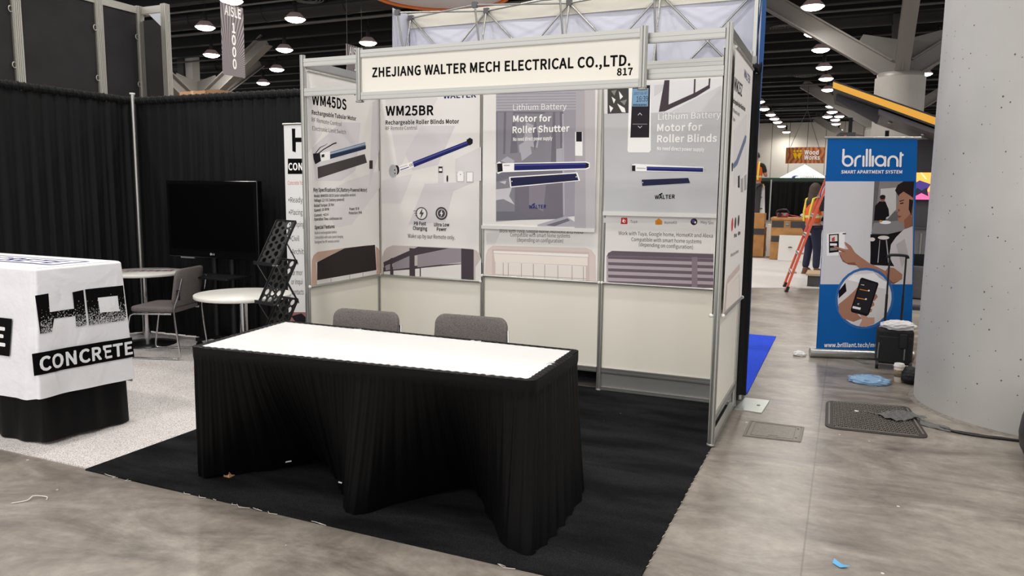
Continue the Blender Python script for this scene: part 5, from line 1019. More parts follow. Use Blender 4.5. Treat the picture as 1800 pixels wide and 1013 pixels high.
# ------------------------------------------------------------------ grey chairs with chrome sled frames
FAB = mat('grey_chair_fabric', '#5a5553', 0.9, spec=0.1, noise=(320,'#7b7573',0.4,0.6), bump=(300,0.4,0.002))
def soft_pad(wd, ht, th, r, bend):
    # rounded upholstered slab, centre at origin, lying in x (width) and z (height), thickness along y, bent along x
    out = []; n = 8; cx = wd/2-r; cz = ht/2-r
    for qx, qz, a0 in ((cx,cz,0),(-cx,cz,PI/2),(-cx,-cz,PI),(cx,-cz,1.5*PI)):
        for j in range(n+1): a = a0+PI/2*j/n; out.append((qx+r*math.cos(a), qz+r*math.sin(a)))
    m_ = len(out); V = []; layers = [(-th/2,0.93),(-th/2+0.004,0.975),(-th/4,1.0),(th/4,1.0),(th/2-0.004,0.975),(th/2,0.93)]
    for yy, sc in layers:
        for x, z in out: V.append((x*sc, yy, z*(1-(1-sc)*wd/ht)))
    nl = len(layers); Fc = [(l*m_+k, l*m_+(k+1)%m_, (l+1)*m_+(k+1)%m_, (l+1)*m_+k) for l in range(nl-1) for k in range(m_)]
    c0 = len(V)
    inner = [(x*0.6, -th/2-0.004, z*0.6) for x,z in out]+[(x*0.6, th/2+0.004, z*0.6) for x,z in out]
    V += inner
    Fc += [((k+1)%m_, k, c0+k, c0+(k+1)%m_) for k in range(m_)]+[((nl-1)*m_+k, (nl-1)*m_+(k+1)%m_, c0+m_+(k+1)%m_, c0+m_+k) for k in range(m_)]
    Fc += [tuple(c0+k for k in range(m_))[::-1], tuple(c0+m_+k for k in range(m_))]
    V = [(x, y+bend*(x/(wd/2))**2, z) for x,y,z in V]
    return V, Fc
def chair_proto():
    t = thing('visitor_chair', '', 'chair')
    V, Fc = soft_pad(0.46, 0.43, 0.05, 0.07, 0.0)
    MB().add([(x, z, 0.445+y*1.0+0.0) for x,y,z in V], [f_[::-1] for f_ in Fc], FAB, True).build('seat', t, True)
    V, Fc = soft_pad(0.45, 0.34, 0.035, 0.06, -0.03)
    ca, sa = math.cos(-0.16), math.sin(-0.16)
    MB().add([(x, 0.255+y*ca-z*sa*1.0, 0.640+y*sa+z*ca) for x,y,z in V], Fc, FAB, True).build('backrest', t, True)
    for sx in (-1,1):
        X = 0.235*sx
        P = [(X*0.88,0.295,0.73),(X*0.95,0.262,0.58),(X,0.225,0.46),(X,0.235,0.30),(X,0.262,0.06),(X,0.25,0.016),(X,0.20,0.011),(X,-0.10,0.011),(X,-0.22,0.011),(X,-0.255,0.03),(X,-0.245,0.12),(X,-0.205,0.36),(X,-0.17,0.405),(X,-0.10,0.41),(X,0.20,0.415)]
        sf = MB().tube(smooth_path(P,5), 0.0085, CHROME(), 10).build('side_frame', t, True)
        MB().box(X*0.94-0.006,0.25,0.54,X*0.94+0.006,0.276,0.63,BLACKM()).build('back_bracket', sf, True)
    MB().tube([(-0.235,-0.15,0.405),(0.235,-0.15,0.405)],0.008,CHROME(),8).tube([(-0.235,0.15,0.412),(0.235,0.15,0.412)],0.008,CHROME(),8).build('cross_bar', t, True)
    return t
ch = chair_proto(); ch.location = (1.125,-1.10,0.009); ch.rotation_euler = (0,0,0.03)
ch['label'] = 'grey fabric chair behind the white-topped table, the left one'; ch['group'] = 'grey chairs behind the white-topped table'
c2 = dup(ch, (1.775,-0.99,0.009), 0.05, 'grey fabric chair behind the white-topped table, the right one')
c3 = dup(ch, (-1.955,0.405,0.008), -PI/2+0.30, 'grey fabric chair with chrome sled frame beside the round table with flyers'); del c3['group']

# ------------------------------------------------------------------ round white tables
def round_table(x, y, z, label, R=0.36):
    t = thing('round_table', label, 'table', (x,y,0.008), group='round white tables')
    MB().lathe([(0,-0.028),(R-0.006,-0.028),(R,-0.022),(R,-0.004),(R-0.004,0),(0,0)], (0,0,z), mat('white_table_laminate','#e4e2dc',0.3), 64).build('tabletop', t, True)
    MB().tube([(0,0,0.03),(0,0,z-0.03)], 0.03, CHROME(), 20).lathe([(0.09,0),(0.09,0.006),(0.03,0.012)],(0,0,z-0.045),CHROME(),20).build('pole', t, True)
    MB().lathe([(0.26,0),(0.26,0.008),(0.12,0.022),(0.035,0.035),(0,0.035)], (0,0,0), mat('dark_base_steel','#4a4a4c',0.3,0.8), 40).build('base', t, True)
    return t
round_table(-2.5,0.66,0.715,'round white table with printed flyers between the branded cloth and the grey chair')
round_table(-0.545,-0.10,0.715,'round white table with bare top left of the booth, before the brochure rack')
fl = thing('flyer', 'printed flyer in red and blue lying on the far round table', 'flyer', (-2.45,0.68,0.724))
S = Sheet(lambda a,b,o: (-2.48+a*0.85+b*0.5, 0.70+a*0.53-b*0.8, 0.7242+o), 0.0001, 0.0)
S.mb.prism([(-.24,-.11),(.24,-.11),(.24,.11),(-.24,.11)],0.0,0.0005,mat('paper','#e6e3df',0.6),lambda a,b,h:(-2.48+a*0.85+b*0.5, 0.70+a*0.53-b*0.8, 0.7236+h))
rf = random.Random(5)
for i in range(26):
    a = -0.22+i*0.017; S.p(['redl','navy','violet','line'][i%4], [(a,-.07+.03*rf.random()),(a+.011,-.07),(a+.011,.05+.04*rf.random()),(a,.06)])
S.mb.build('printed_sheet', fl)

# ------------------------------------------------------------------ left booth: tall counter table, black skirt, branded cloth
CLOTH = mat('white_polyester_cloth', '#e6e6ea', 0.6, spec=0.3, sheen=0.1, bump=(7,0.55,0.03))
hx0, hx1, hy0, hy1, hz = -2.38, -0.515, -1.745, -1.185, 1.065
ht = thing('counter_table', 'tall folding counter table under the white branded cloth at left', 'table', (-1.45,-1.46,0.008))
MB().box(hx0+.03,hy0+.03,1.03,hx1-.03,hy1-.03,hz-0.004,mat('pine_wood','#b98e62',0.6)).build('tabletop', ht)
for x in (hx0+0.1,hx1-0.10):
    for y in (hy0+0.09,hy1-0.09): MB().beam((x,y,0.0085),(x,y,1.03),0.045,0.045,mat('pine_wood','#b98e62',0.6),up=(0,1,0)).build('leg', ht)
hs = thing('table_skirt', 'black skirt hanging below the white branded cloth at left', 'table skirt', (-1.4,-1.45,0.01))
per = rounded([(hx0,hy0+0.16),(hx1-0.045,hy0+0.02),(hx1-0.02,hy1),(hx0,hy1)],0.02)
pc, PL = along(per+[per[0]], 400)
def hsk(u,v):
    i = min(400,int(round(u*400))); p = pc[i]; d = pc[(i+2)%400]-pc[(i-2)%400]; n_ = Vector((d.y,-d.x,0)).normalized(); s = u*PL
    q = p+n_*(0.007*math.sin(s*34+1.3*math.sin(s*5))*(0.4+v)+0.012*v*math.sin(s*9+1)+0.03*v)
    return (q.x,q.y,1.0*(1-v)+(0.012+0.012*(1+math.sin(s*7)))*v)
MB().grid(hsk,400,14,SKIRT()).build('hanging_cloth', hs)
cl = thing('table_cloth', 'white HD CONCRETE branded cloth over the tall counter table at left', 'table cloth', (-1.45,-1.46,1.06))
perc = rounded([(hx0,hy0),(hx1,hy0),(hx1,hy1),(hx0,hy1)],0.012,4)
# start on the front edge; sample finely
NC = 1000
qc, QL = along(perc+[perc[0]], NC)
def fold(s, x, y, t_):
    # soft hanging folds, larger near the corners
    corner = math.exp(-(((x-hx1)**2+(y-hy0)**2)/0.02)) + math.exp(-(((x-hx1)**2+(y-hy1)**2)/0.02))
    return t_*(0.02*corner+0.003*math.sin(s*17+2*t_)+0.002*math.sin(s*41+3*t_*t_))
CREASES = [(-1.72,.06,-1.50,.36,.005),(-1.70,.04,-1.42,.16,.005),(-1.42,.17,-1.21,.05,.004),(-1.66,.50,-1.52,.98,.004),(-1.45,.42,-1.58,.80,-.003),(-1.38,.50,-1.24,.30,.004),(-1.30,.62,-1.42,.99,.005),(-1.22,.10,-1.30,.45,.004),(-1.60,.12,-1.60,.34,-.003),(-1.36,.86,-1.22,.99,.004),(-1.70,.62,-1.62,.99,.005)]
def end_off(y0, v):
    c_ = math.exp(-((y0-hy0)/0.11)**2)+math.exp(-((y0-hy1)/0.11)**2)
    d = v*(0.022*c_+0.006*math.sin((y0+1.5)*15)*v+0.003*math.sin((y0+1.5)*31+1))
    for ya, va, yb, vb, am in CREASES:
        L2 = (yb-ya)**2+(vb-va)**2; t = ((y0-ya)*(yb-ya)+(v-va)*(vb-va))/L2
        if -0.05 < t < 1.05:
            q = abs((y0-ya)*(vb-va)-(v-va)*(yb-ya))/math.sqrt(L2); d += am*math.exp(-(q/0.013)**2)*max(0,math.sin(PI*min(1,max(0,t))))**0.7
    return d
def end_hem(y0): return 0.30+0.022*(-1.465-y0)/0.56
def end_print(a, b, o):                                  # a point of the end panel's print, lying on the cloth
    v = 0.5; y0 = a
    for _ in range(3): y0 = -1.465+(a+1.465)/(1+0.17*v); v = min(1, max(0, (hz-b)/(hz-end_hem(y0))))
    y0 = max(hy0+0.004, min(hy1-0.004, y0))
    return (hx1+0.004+end_off(y0, v)+0.0025+o, a, b)
def clf(u,v):
    i = min(NC,int(round(u*NC))); p = qc[i]; d = qc[(i+2)%NC]-qc[(i-2)%NC]; n_ = Vector((d.y,-d.x,0)).normalized(); s = u*QL
    fl_ = 0.055*v if p.y < hy0+0.05 else (0.04*v if p.y > hy1-0.05 else 0.0)
    q = p+n_*(0.004+fold(s,p.x,p.y,v))
    yy = q.y
    if p.x > hx1-0.03: yy = -1.465+(p.y+1.465)*(1+0.17*v); q = Vector((p.x+0.004+end_off(p.y, v), yy, 0))   # the end panel widens towards its hem
    elif p.y < -1.5: yy -= fl_
    elif p.y > -1.4: yy += fl_
    hemz_ = end_hem(p.y) if p.x > hx1-0.03 else (0.26 if p.y > -1.4 else 0.31-0.04*(hx1-p.x))
    ins = 0.016*max(0,1-v/0.022)**2
    return (q.x-n_.x*ins, yy-n_.y*ins, hz*(1-v)+hemz_*v)
def clv(u,w_): return clf(u, w_*0.11 if w_ < 0.2 else 0.022+(w_-0.2)/0.8*0.978)
MB().grid(clv,NC,55,CLOTH).add([(lambda q: (q[0],q[1],hz))(clf(i/NC,0)) for i in range(NC)],[tuple(range(NC))],CLOTH).build('draped_cloth', cl)
S = Sheet(end_print, 0.0008, 0.0); S.cut = 0.03
S.p('ink',[(-1.765,0.912),(-1.684,0.915),(-1.685,0.805),(-1.529,0.804),(-1.533,0.904),(-1.462,0.910),(-1.454,0.691),(-1.521,0.692),(-1.524,0.758),(-1.681,0.764),(-1.679,0.687),(-1.754,0.689)])
S.p('ink',[(-1.451,0.912),(-1.189,0.908),(-1.181,0.704),(-1.195,0.684),(-1.439,0.689)])
S.p('whitec',[(-1.370,0.850),(-1.230,0.847),(-1.224,0.747),(-1.361,0.756)])
S.p('ink',[(-1.815,0.584),(-1.151,0.565),(-1.142,0.435),(-1.814,0.455)])
S.off += 0.001
S.t('CONCRETE',-1.777,0.476,-1.153,0.458,0.078,'whitec',0.055)
rk = random.Random(12); S.cut = 0.0; S.step = 0.0
HPOLY = [(-1.765,0.912),(-1.684,0.915),(-1.685,0.805),(-1.529,0.804),(-1.533,0.904),(-1.462,0.910),(-1.454,0.691),(-1.521,0.692),(-1.524,0.758),(-1.681,0.764),(-1.679,0.687),(-1.754,0.689)]
DPOLY = [(-1.451,0.912),(-1.189,0.908),(-1.181,0.704),(-1.195,0.684),(-1.439,0.689)]
for _ in range(3000):
    a = rk.uniform(-1.75,-1.18); b = 0.668+abs(rk.gauss(0,0.055))
    if inside((a,b), HPOLY) or inside((a,b), DPOLY):
        r_ = rk.uniform(.0008,.0030); S.p('whitec',[(a-r_,b-r_),(a+r_,b-r_*.6),(a+r_*.3,b+r_)])
S.mb.build('printed_logo', cl)
S = Sheet(lambda a,b,o: (a, hy0-0.055*(hz-b)/0.76-0.012-o, b), 0.0002, 0.0)
S.p('ink',[(-2.3,0.760),(-0.70,0.764),(-0.725,0.542),(-2.3,0.538)]); S.t('CONCRETE',-2.22,0.60,-0.76,0.60,0.105,'whitec',0.05)
S.mb.build('printed_logo', cl)
S = Sheet(lambda a,b,o: (a, b, hz+0.0012+o), 0.0002, 0.0)
S.p('navy',[(-1.9,-1.58),(-0.62,-1.58),(-0.62,-1.32),(-1.9,-1.32)]); S.p('whitec',[(-1.88,-1.56),(-0.64,-1.56),(-0.64,-1.34),(-1.88,-1.34)]); S.t('CONCRETE',-1.82,-1.52,-0.7,-1.52,0.13,'navy',0.05)
S.mb.build('printed_logo', cl)

# ------------------------------------------------------------------ pipe and drape
def drape(name, label, P0, P1, z1, z0=0.02, wave=0.155, amp=0.032, seed=1, head=True, parent=None, cols=None):
    P0 = Vector((*P0,0)); P1 = Vector((*P1,0)); Ln = (P1-P0).length; d = (P1-P0)/Ln; n_ = Vector((d.y,-d.x,0)); r = random.Random(seed); a1, a2, a3 = r.uniform(0,6), r.uniform(0,6), r.uniform(0,6)
    t = thing(name, label, 'drape', tuple(((P0+P1)/2)[:2])+(z0,))
    def fn(u,v):
        s = u*Ln; k = v
        o_ = amp*(0.35+0.65*k)*(math.sin(s*2*PI/wave+2.6*math.sin(s*2.3+a1)+1.3*math.sin(s*5.1+a3)+a2+0.7*math.sin(k*2.2+s*1.3))+0.45*math.sin(s*2*PI/(wave*0.43)+a3+math.sin(s*5)))*(0.6+0.4*math.sin(s*1.7+a3))
        p = P0+d*(s+0.01*math.sin(s*40)*k)+n_*o_
        return (p.x,p.y,(z1-0.07)*(1-k)+z0*k)
    nu = max(60,int(Ln*95)) if Ln < 10 else int(Ln*30)
    MB().grid(fn,nu,14,DRAPE()).build('hanging_cloth', t)
    def hd_(u,v):
        s = u*Ln; a = v*2*PI; rr_ = 0.031+0.0045*math.sin(s*2*PI/0.032+1.5*math.sin(s*11)+1.8*math.sin(a))+0.003*math.sin(s*2*PI/0.085+2*a)
        p = P0+d*s+n_*(rr_*math.cos(a)); return (p.x,p.y,z1-0.035+rr_*math.sin(a)*1.15)
    MB().grid(hd_,int(Ln*220),14,DRAPE()).build('gathered_heading', t)
    return t
drape('drape','black gathered drape along the left side of the left booth',(-3.02,-3.4),(-3.05,1.07),2.44,seed=2)
drape('drape','black gathered drape behind the television and left of the booth',(-3.02,1.10),(-0.02,1.12),2.44,seed=5)
drape('drape','black drape end hanging beside the right booth wall and blue panel edge',(0.06,1.10),(3.095,1.085),2.44,0.06,0.11,0.024,seed=9)
pp_ = thing('drape_upright', 'slim silver pipe upright at the corner where two black drapes meet', 'pole', (-2.965,1.015,0))
MB().tube([(-2.965,1.015,0.01),(-2.965,1.015,2.46)],0.019,ALU(),14).build('pipe', pp_); MB().box(-3.0,0.95,0.008,-2.9,1.05,0.014,ALUD()).build('base_plate', pp_)
MB().tube([(-2.965,1.015,2.46),(-2.965,1.015,2.475)],0.026,mat('white_plastic','#dddbd6',0.4),12).build('cap', pp_)
up = thing('drape_upright', 'silver pipe upright on a square steel floor plate right of the booth', 'pole', (3.12,1.06,0))
MB().tube([(3.05,1.16,0.007),(3.05,1.16,2.40)],0.018,ALU(),14).build('pipe', up)
MB().prism([(3.05,0.89),(3.24,0.865),(3.262,1.23),(3.085,1.235)],0.0,0.007,mat('galvanised_plate','#c4c9c4',0.35,0.6)).tube([(3.2,1.05,0.005),(3.2,1.05,0.012)],0.012,ALUD(),10).build('base_plate', up, bev=0.001)

# ------------------------------------------------------------------ charcoal modular wall behind the left drape
mw = thing('modular_wall', 'tall charcoal panel wall with grey metal posts above the left black drape', 'wall', (-4.15,0.5,0))
CHAR = mat('charcoal_board', '#2b2a2b', 0.85, noise=(3,'#232223',0.35,0.65)); MET = mat('satin_grey_metal', '#b3b0a8', 0.4, 0.6)
def mpost(x, y, z1=3.66, wd=0.085):
    mb = MB().box(x-wd/2,y-wd/2,0,x+wd/2,y+wd/2,z1,MET)
    for k in (-1.2,-0.4,0.4,1.2):
        mb.box(x+wd/2,y+k*0.024-0.007,0,x+wd/2+0.006,y+k*0.024+0.007,z1,MET); mb.box(x+k*0.024-0.007,y-wd/2-0.006,0,x+k*0.024+0.007,y-wd/2,z1,MET)
    return mb
ys = (-1.4,-0.38,0.66,1.60,2.15)
for i, y in enumerate(ys): 
    mpost(-4.15,y).build('post', mw)
mpost(-3.74,2.17,3.66,0.062).build('post', mw)
for i in range(4):
    pn_ = MB().box(-4.17,ys[i]+.042,0.05,-4.14,ys[i+1]-.042,3.57,CHAR).build('panel', mw)
    MB().box(-4.185,ys[i]+.042,3.57,-4.12,ys[i+1]-.042,3.65,MET).build('top_rail', mw)
    for z in (2.75,3.3): MB().tube([(-4.12,ys[i+1]-.06+.02*math.cos(a*PI/6),z+.03*math.sin(a*PI/6)) for a in range(13)],0.006,MET,6).build('latch', pn_)
MB().box(-4.10,2.175,0.05,-3.765,2.205,3.50,CHAR).build('panel', mw); MB().box(-4.10,2.15,3.57,-3.765,2.23,3.65,MET).build('top_rail', mw)
MB().prism([(-4.0,3.57),(-3.765,3.57),(-3.765,3.38)],2.16,2.172,mat('pale_gusset','#c9cdd6',0.5),lambda a,b,h:(a,h,b)).build('corner_gusset', mw)
bx = thing('cardboard_carton','brown cardboard carton top showing over the drape below the AISLE 1000 sign','box',(-6.2,5.2,0))
MB().box(-6.7,4.95,0,-5.75,5.55,2.6,mat('cardboard','#b98a63',0.8)).build('lower_carton', bx)
MB().box(-6.62,5.0,2.6,-6.05,5.5,3.12,mat('cardboard','#b98a63',0.8)).box(-6.05,5.02,2.6,-5.8,5.5,3.13,mat('carton_flap','#8f6a4c',0.8)).build('carton_body', bx); MB().box(-6.36,4.995,2.6,-6.30,5.505,3.125,mat('packing_tape','#cda67c',0.35)).build('tape', bx)

# ------------------------------------------------------------------ television on stand
ts = thing('television_stand', 'black rolling television stand with small shelf by the black drape', 'tv stand', (-1.72,0.78,0.008))
for x in (-1.83,-1.61): MB().tube([(x,0.895,0.09),(x,0.895,1.5)],0.028,BLACKM(),12).build('pole', ts)
MB().box(-1.9,0.58,0.70,-1.38,0.90,0.72,BLACKM()).build('shelf', ts, bev=0.004)
for x in (-1.93,-1.45):
    ft_ = MB().beam((x,0.74,0.085),(x,1.02,0.085),0.05,0.035,BLACKM()).build('foot', ts)
    for y in (0.765,0.99):
        c_ = MB().tube([(x-.014,y,0.032),(x+.014,y,0.032)],0.032,BLACKP(),16); c_.box(x-.018,y-.012,0.03,x+.018,y+.012,0.07,BLACKM()).build('caster', ft_)
MB().box(-1.93,0.86,0.075,-1.45,0.91,0.11,BLACKM()).build('base_bar', ts); MB().box(-1.95,0.86,1.08,-1.5,0.90,1.42,BLACKM()).build('mount_plate', ts)
tv = thing('television', 'switched-off black flat television on the rolling stand', 'television', (-1.74,0.82,0.88))
hs_ = MB().box(-2.305,0.79,0.875,-1.185,0.855,1.60,mat('glossy_black_bezel','#0b0b0d',0.15)).build('housing', tv, bev=0.006)
MB().box(-2.265,0.786,0.955,-1.225,0.7905,1.565,mat('dark_screen','#030304',0.2)).build('screen', tv)
S = Sheet(lambda a,b,o:(a,0.7885-o,b)); S.o('line',-1.765,0.912,0.012,0.012); S.t('LG',-1.748,0.904,-1.72,0.904,0.016,'line',0.03); S.mb.build('maker_badge', hs_)
MB().box(-2.15,0.786,0.862,-1.98,0.80,0.876,mat('grey_plastic','#77787a',0.3)).build('lower_trim', tv)

# ------------------------------------------------------------------ brochure rack
br = thing('brochure_rack', 'black folding zigzag brochure rack with perforated trays by the left booth post', 'rack', (-0.206,-0.30,0.009), -0.244)
def perforated(wd, ht, nx, ny, th=0.004):
    mb = MB(); cw = wd/nx; chh = ht/ny; n = 12; rr_ = 0.40*min(cw,chh)
    for ix in range(nx):
        for iy in range(ny):
            cx = (ix+.5)*cw; cy = (iy+.5)*chh
            sq = []
            for k in range(n):
                a = 2*PI*k/n+PI/n; c, s = math.cos(a), math.sin(a); q = max(abs(c)/(cw/2),abs(s)/(chh/2)); sq.append((cx+c/q,cy+s/q))
            ci = [(cx+rr_*math.cos(2*PI*k/n+PI/n), cy+rr_*math.sin(2*PI*k/n+PI/n)) for k in range(n)]
            for side in (-th/2,th/2):
                V = [(a,side,b) for a,b in sq+ci]; mb.add(V,[(k,(k+1)%n,n+(k+1)%n,n+k) if side<0 else (n+k,n+(k+1)%n,(k+1)%n,k) for k in range(n)],BLACKP())
            mb.add([(a,-th/2,b) for a,b in ci]+[(a,th/2,b) for a,b in ci],[(k,(k+1)%n,n+(k+1)%n,n+k) for k in range(n)],BLACKP())
    return mb
RW, RL, RH = 0.225, 0.175, 0.31                      # width, lean depth and height of one tray
le = math.atan2(RL, RH); rl = math.hypot(RL, RH)
for i, zb in enumerate((0.98,0.695,0.41,0.125)):
    pm = perforated(RW-0.014, rl, 3 if i else 2, 6 if i else 6)
    mb = MB(); mb.v = [(0.007+x, y*math.cos(le)+z*math.sin(le), zb+z*math.cos(le)-y*math.sin(le)) for x,y,z in pm.v]
    mb.f = pm.f; mb.mi = pm.mi; mb.sm = pm.sm; mb.mats = pm.mats
    tb_ = mb.build('tray', br, True)
    tp = (RL, zb+RH); fr = MB()
    for x in (0,RW): fr.beam((x,0,zb),(x,tp[0],tp[1]),0.016,0.010,BLACKM(),up=(1,0,0))
    fr.beam((0,tp[0],tp[1]),(RW,tp[0],tp[1]),0.010,0.014,BLACKM()); fr.build('tray_frame', tb_, True)
    MB().box(0,-0.035,zb-0.003,RW,0.008,zb+0.003,ALUD() if i == 0 else BLACKM()).box(0,-0.037,zb-0.003,RW,-0.033,zb+0.022,BLACKM()).build('ledge', tb_, True)
    for x in (-0.009,RW+0.009):
        if zb > 0.3:
            MB().beam((x,0,zb),(x,RL,zb-0.285),0.005,0.012,BLACKM(),up=(1,0,0)).build('strut', br, True)
        MB().beam((x,RL,zb+0.005),(x,RL*0.5,zb+RH*0.5),0.005,0.012,BLACKM(),up=(1,0,0)).build('strut', br, True)
        MB().ball((x,0,zb),0.006,0.006,0.006,ALU(),5).build('rivet', br, True); MB().ball((x,RL,zb),0.006,0.006,0.006,ALU(),5).build('rivet', br, True)
MB().box(-0.02,-0.07,0.0,RW+0.02,RL+0.05,0.012,BLACKM()).box(-0.012,-0.008,0.012,RW+0.012,0.008,0.13,BLACKM()).build('base_plate', br, True)

# ------------------------------------------------------------------ roll-up banner of the left booth
hb = thing('rollup_banner', 'white HD concrete roll-up banner half hidden behind the left booth post', 'banner', (-0.53,0.9,0))
S = Sheet(lambda a,b,o: (a+(2.1-b)*0.03*0, 0.9-o, b))
S.mb.box(-0.955,0.9,0.06,-0.105,0.9012,2.10,mat('banner_print_white','#e4e4e4',0.5))
S.p('ink',[(-0.865,2.066),(-0.827,2.065),(-0.829,1.986),(-0.698,1.984),(-0.699,1.944),(-0.824,1.946),(-0.827,1.856),(-0.865,1.867)])
S.p('ink',[(-0.695,2.062),(-0.646,2.061),(-0.651,1.854),(-0.701,1.855)])
S.p('ink',[(-0.918,1.802),(-0.456,1.799),(-0.460,1.666),(-0.923,1.665)])
S.t('CONCRETE',-0.915,1.701,-0.508,1.700,0.060,'white',0.03)
S.t('Concrete You Can',-0.926,1.569,-0.678,1.571,0.035,'redl',0)
S.p('ink',[(-0.922,1.444),(-0.913,1.444),(-0.913,1.424),(-0.922,1.424)])
S.t('ReadyM',-0.902,1.411,-0.727,1.414,0.046,'ink2',0.01)
S.p('ink',[(-0.920,1.332),(-0.911,1.332),(-0.912,1.311),(-0.921,1.311)])
S.t('Placing',-0.901,1.299,-0.768,1.302,0.046,'ink2',0.01)
S.p('ink',[(-0.919,1.224),(-0.910,1.224),(-0.911,1.203),(-0.920,1.203)])
S.t('Pumping',-0.901,1.191,-0.752,1.195,0.046,'ink2',0.01)
S.p('ink',[(-0.918,1.095),(-0.909,1.095),(-0.909,1.074),(-0.918,1.074)])
S.t('Civil',-0.900,1.062,-0.813,1.065,0.046,'ink2',0.01)
S.p('ink',[(-0.916,0.975),(-0.907,0.976),(-0.908,0.955),(-0.917,0.955)])
S.t('Archit',-0.900,0.942,-0.766,0.948,0.047,'ink2',0.01)
S.t('For mor',-0.920,0.748,-0.784,0.756,0.047,'ink2',0.01)
S.t('or inqui',-0.916,0.665,-0.786,0.672,0.047,'ink2',0.01)
S.t('contacts',-0.913,0.570,-0.776,0.579,0.047,'ink2',0.01)
S.p('rose2',[(-0.951,0.403),(-0.364,0.447),(-0.374,-0.025),(-0.941,-0.084)])
S.p('dark',[(-0.926,0.368),(-0.807,0.404),(-0.744,0.361),(-0.812,0.250)])
S.p('pale',[(-0.909,0.295),(-0.842,0.321),(-0.825,0.249)])
S.mb.build('printed_sheet', hb)
MB().tube([(-0.965,0.902,2.105),(-0.095,0.902,2.105)],0.011,ALU(),10).build('top_rail', hb); MB().box(-0.96,0.86,0.008,-0.10,0.95,0.07,ALU()).build('base_cassette', hb, bev=0.01)
# ------------------------------------------------------------------ pop-up display wall behind the booth
pw = thing('popup_display_wall', 'tall pop-up fabric wall with open aluminium scissor frame behind the booth', 'display wall', (1.54,1.31,0))
FABW = mat('white_display_fabric', '#d3d5e3', 0.7, spec=0.2); FABH = mat('cream_hem', '#dad6cb', 0.7)
XA = [0.055+0.744*i for i in range(5)]; ZA = [3.05-0.75*i for i in range(5)]; YA, YB = 1.20, 1.42
def fab(u,v):
    x = 0.02+3.04*u; z = 0.03+3.06*v
    return (x, YB+0.035+0.006*math.sin(x*4.2)*math.sin(z*3)+0.004*math.sin(x*9+z*5), z)
MB().grid(fab,60,40,FABW).build('fabric_front', pw)
MB().box(0.02,YB+0.018,2.965,3.06,YB+0.03,3.09,FABH).build('fabric_hem', pw)
BLU = mat('blue_display_fabric', '#12559b', 0.6, spec=0.2)
for x, s, mt in ((0.02,-1,FABW),(3.06,1,BLU)):
    def side(u,v,x=x,s=s): return (x+s*0.006*math.sin(v*9)+s*0.012*math.sin(PI*u), YA-0.02+u*(YB-YA+0.055), 0.03+3.06*v)
    MB().grid(side,8,30,mt).build('fabric_end', pw)
mb = MB(); hubs = MB()
def bar(a,b,r=0.0085): mb.tube([a,b],r,ALU(),7)
for i in range(5):
    for j in range(5):
        for yy in (YA,YB): hubs.box(XA[i]-.022,yy-.016,ZA[j]-.022,XA[i]+.022,yy+.016,ZA[j]+.022,mat('grey_hub','#5c5b5e',0.5,0.3))
        if i < 4: bar((XA[i],YA,ZA[j]),(XA[i+1],YB,ZA[j])); bar((XA[i],YB,ZA[j]),(XA[i+1],YA,ZA[j]))
        if j < 4: 
            bar((XA[i],YA,ZA[j]),(XA[i],YB,ZA[j+1])); bar((XA[i],YB,ZA[j]),(XA[i],YA,ZA[j+1]))
        if i < 4 and j < 4:
            bar((XA[i],YB,ZA[j]),(XA[i+1],YB,ZA[j+1])); bar((XA[i+1],YB,ZA[j]),(XA[i],YB,ZA[j+1]))
mb.build('scissor_frame', pw); hubs.build('hub', pw)
MB().box(3.02,1.15,0.05,3.045,1.175,3.08,ALU()).box(3.012,1.142,2.40,3.053,1.183,2.50,ALUD()).build('magnetic_channel', pw)

# ------------------------------------------------------------------ hanging signs
def cable(name, pts, parent, r=0.004): return MB().tube(pts, r, mat('steel_cable','#4a4a4c',0.4,0.6), 5).build(name, parent)
def sign_mat():
    m = mat('ray_print', '#8d8488', 0.5)
    n = m.node_tree.nodes; L = m.node_tree.links.new; tc = n.new('ShaderNodeTexCoord'); sp = n.new('ShaderNodeSeparateXYZ'); L(tc.outputs['Object'], sp.inputs[0])
    ad = n.new('ShaderNodeMath'); ad.operation = 'SUBTRACT'; ad.inputs[1].default_value = 0.16; L(sp.outputs[1], ad.inputs[0])
    ae = n.new('ShaderNodeMath'); ae.operation = 'SUBTRACT'; ae.inputs[1].default_value = 0.12; L(sp.outputs[2], ae.inputs[0])
    at = n.new('ShaderNodeMath'); at.operation = 'ARCTAN2'; L(ad.outputs[0], at.inputs[0]); L(ae.outputs[0], at.inputs[1])
    mu = n.new('ShaderNodeMath'); mu.operation = 'MULTIPLY'; mu.inputs[1].default_value = 84; L(at.outputs[0], mu.inputs[0])
    si = n.new('ShaderNodeMath'); si.operation = 'SINE'; L(mu.outputs[0], si.inputs[0])
    r = n.new('ShaderNodeValToRGB'); r.color_ramp.elements[0].position = 0.35; r.color_ramp.elements[0].color = lin('#5d5558'); r.color_ramp.elements[1].position = 0.65; r.color_ramp.elements[1].color = lin('#9d9598')
    mr = n.new('ShaderNodeMapRange'); mr.inputs[1].default_value = -1; L(si.outputs[0], mr.inputs[0]); L(mr.outputs[0], r.inputs[0]); L(r.outputs[0], n['Principled BSDF'].inputs['Base Color'])
    return m
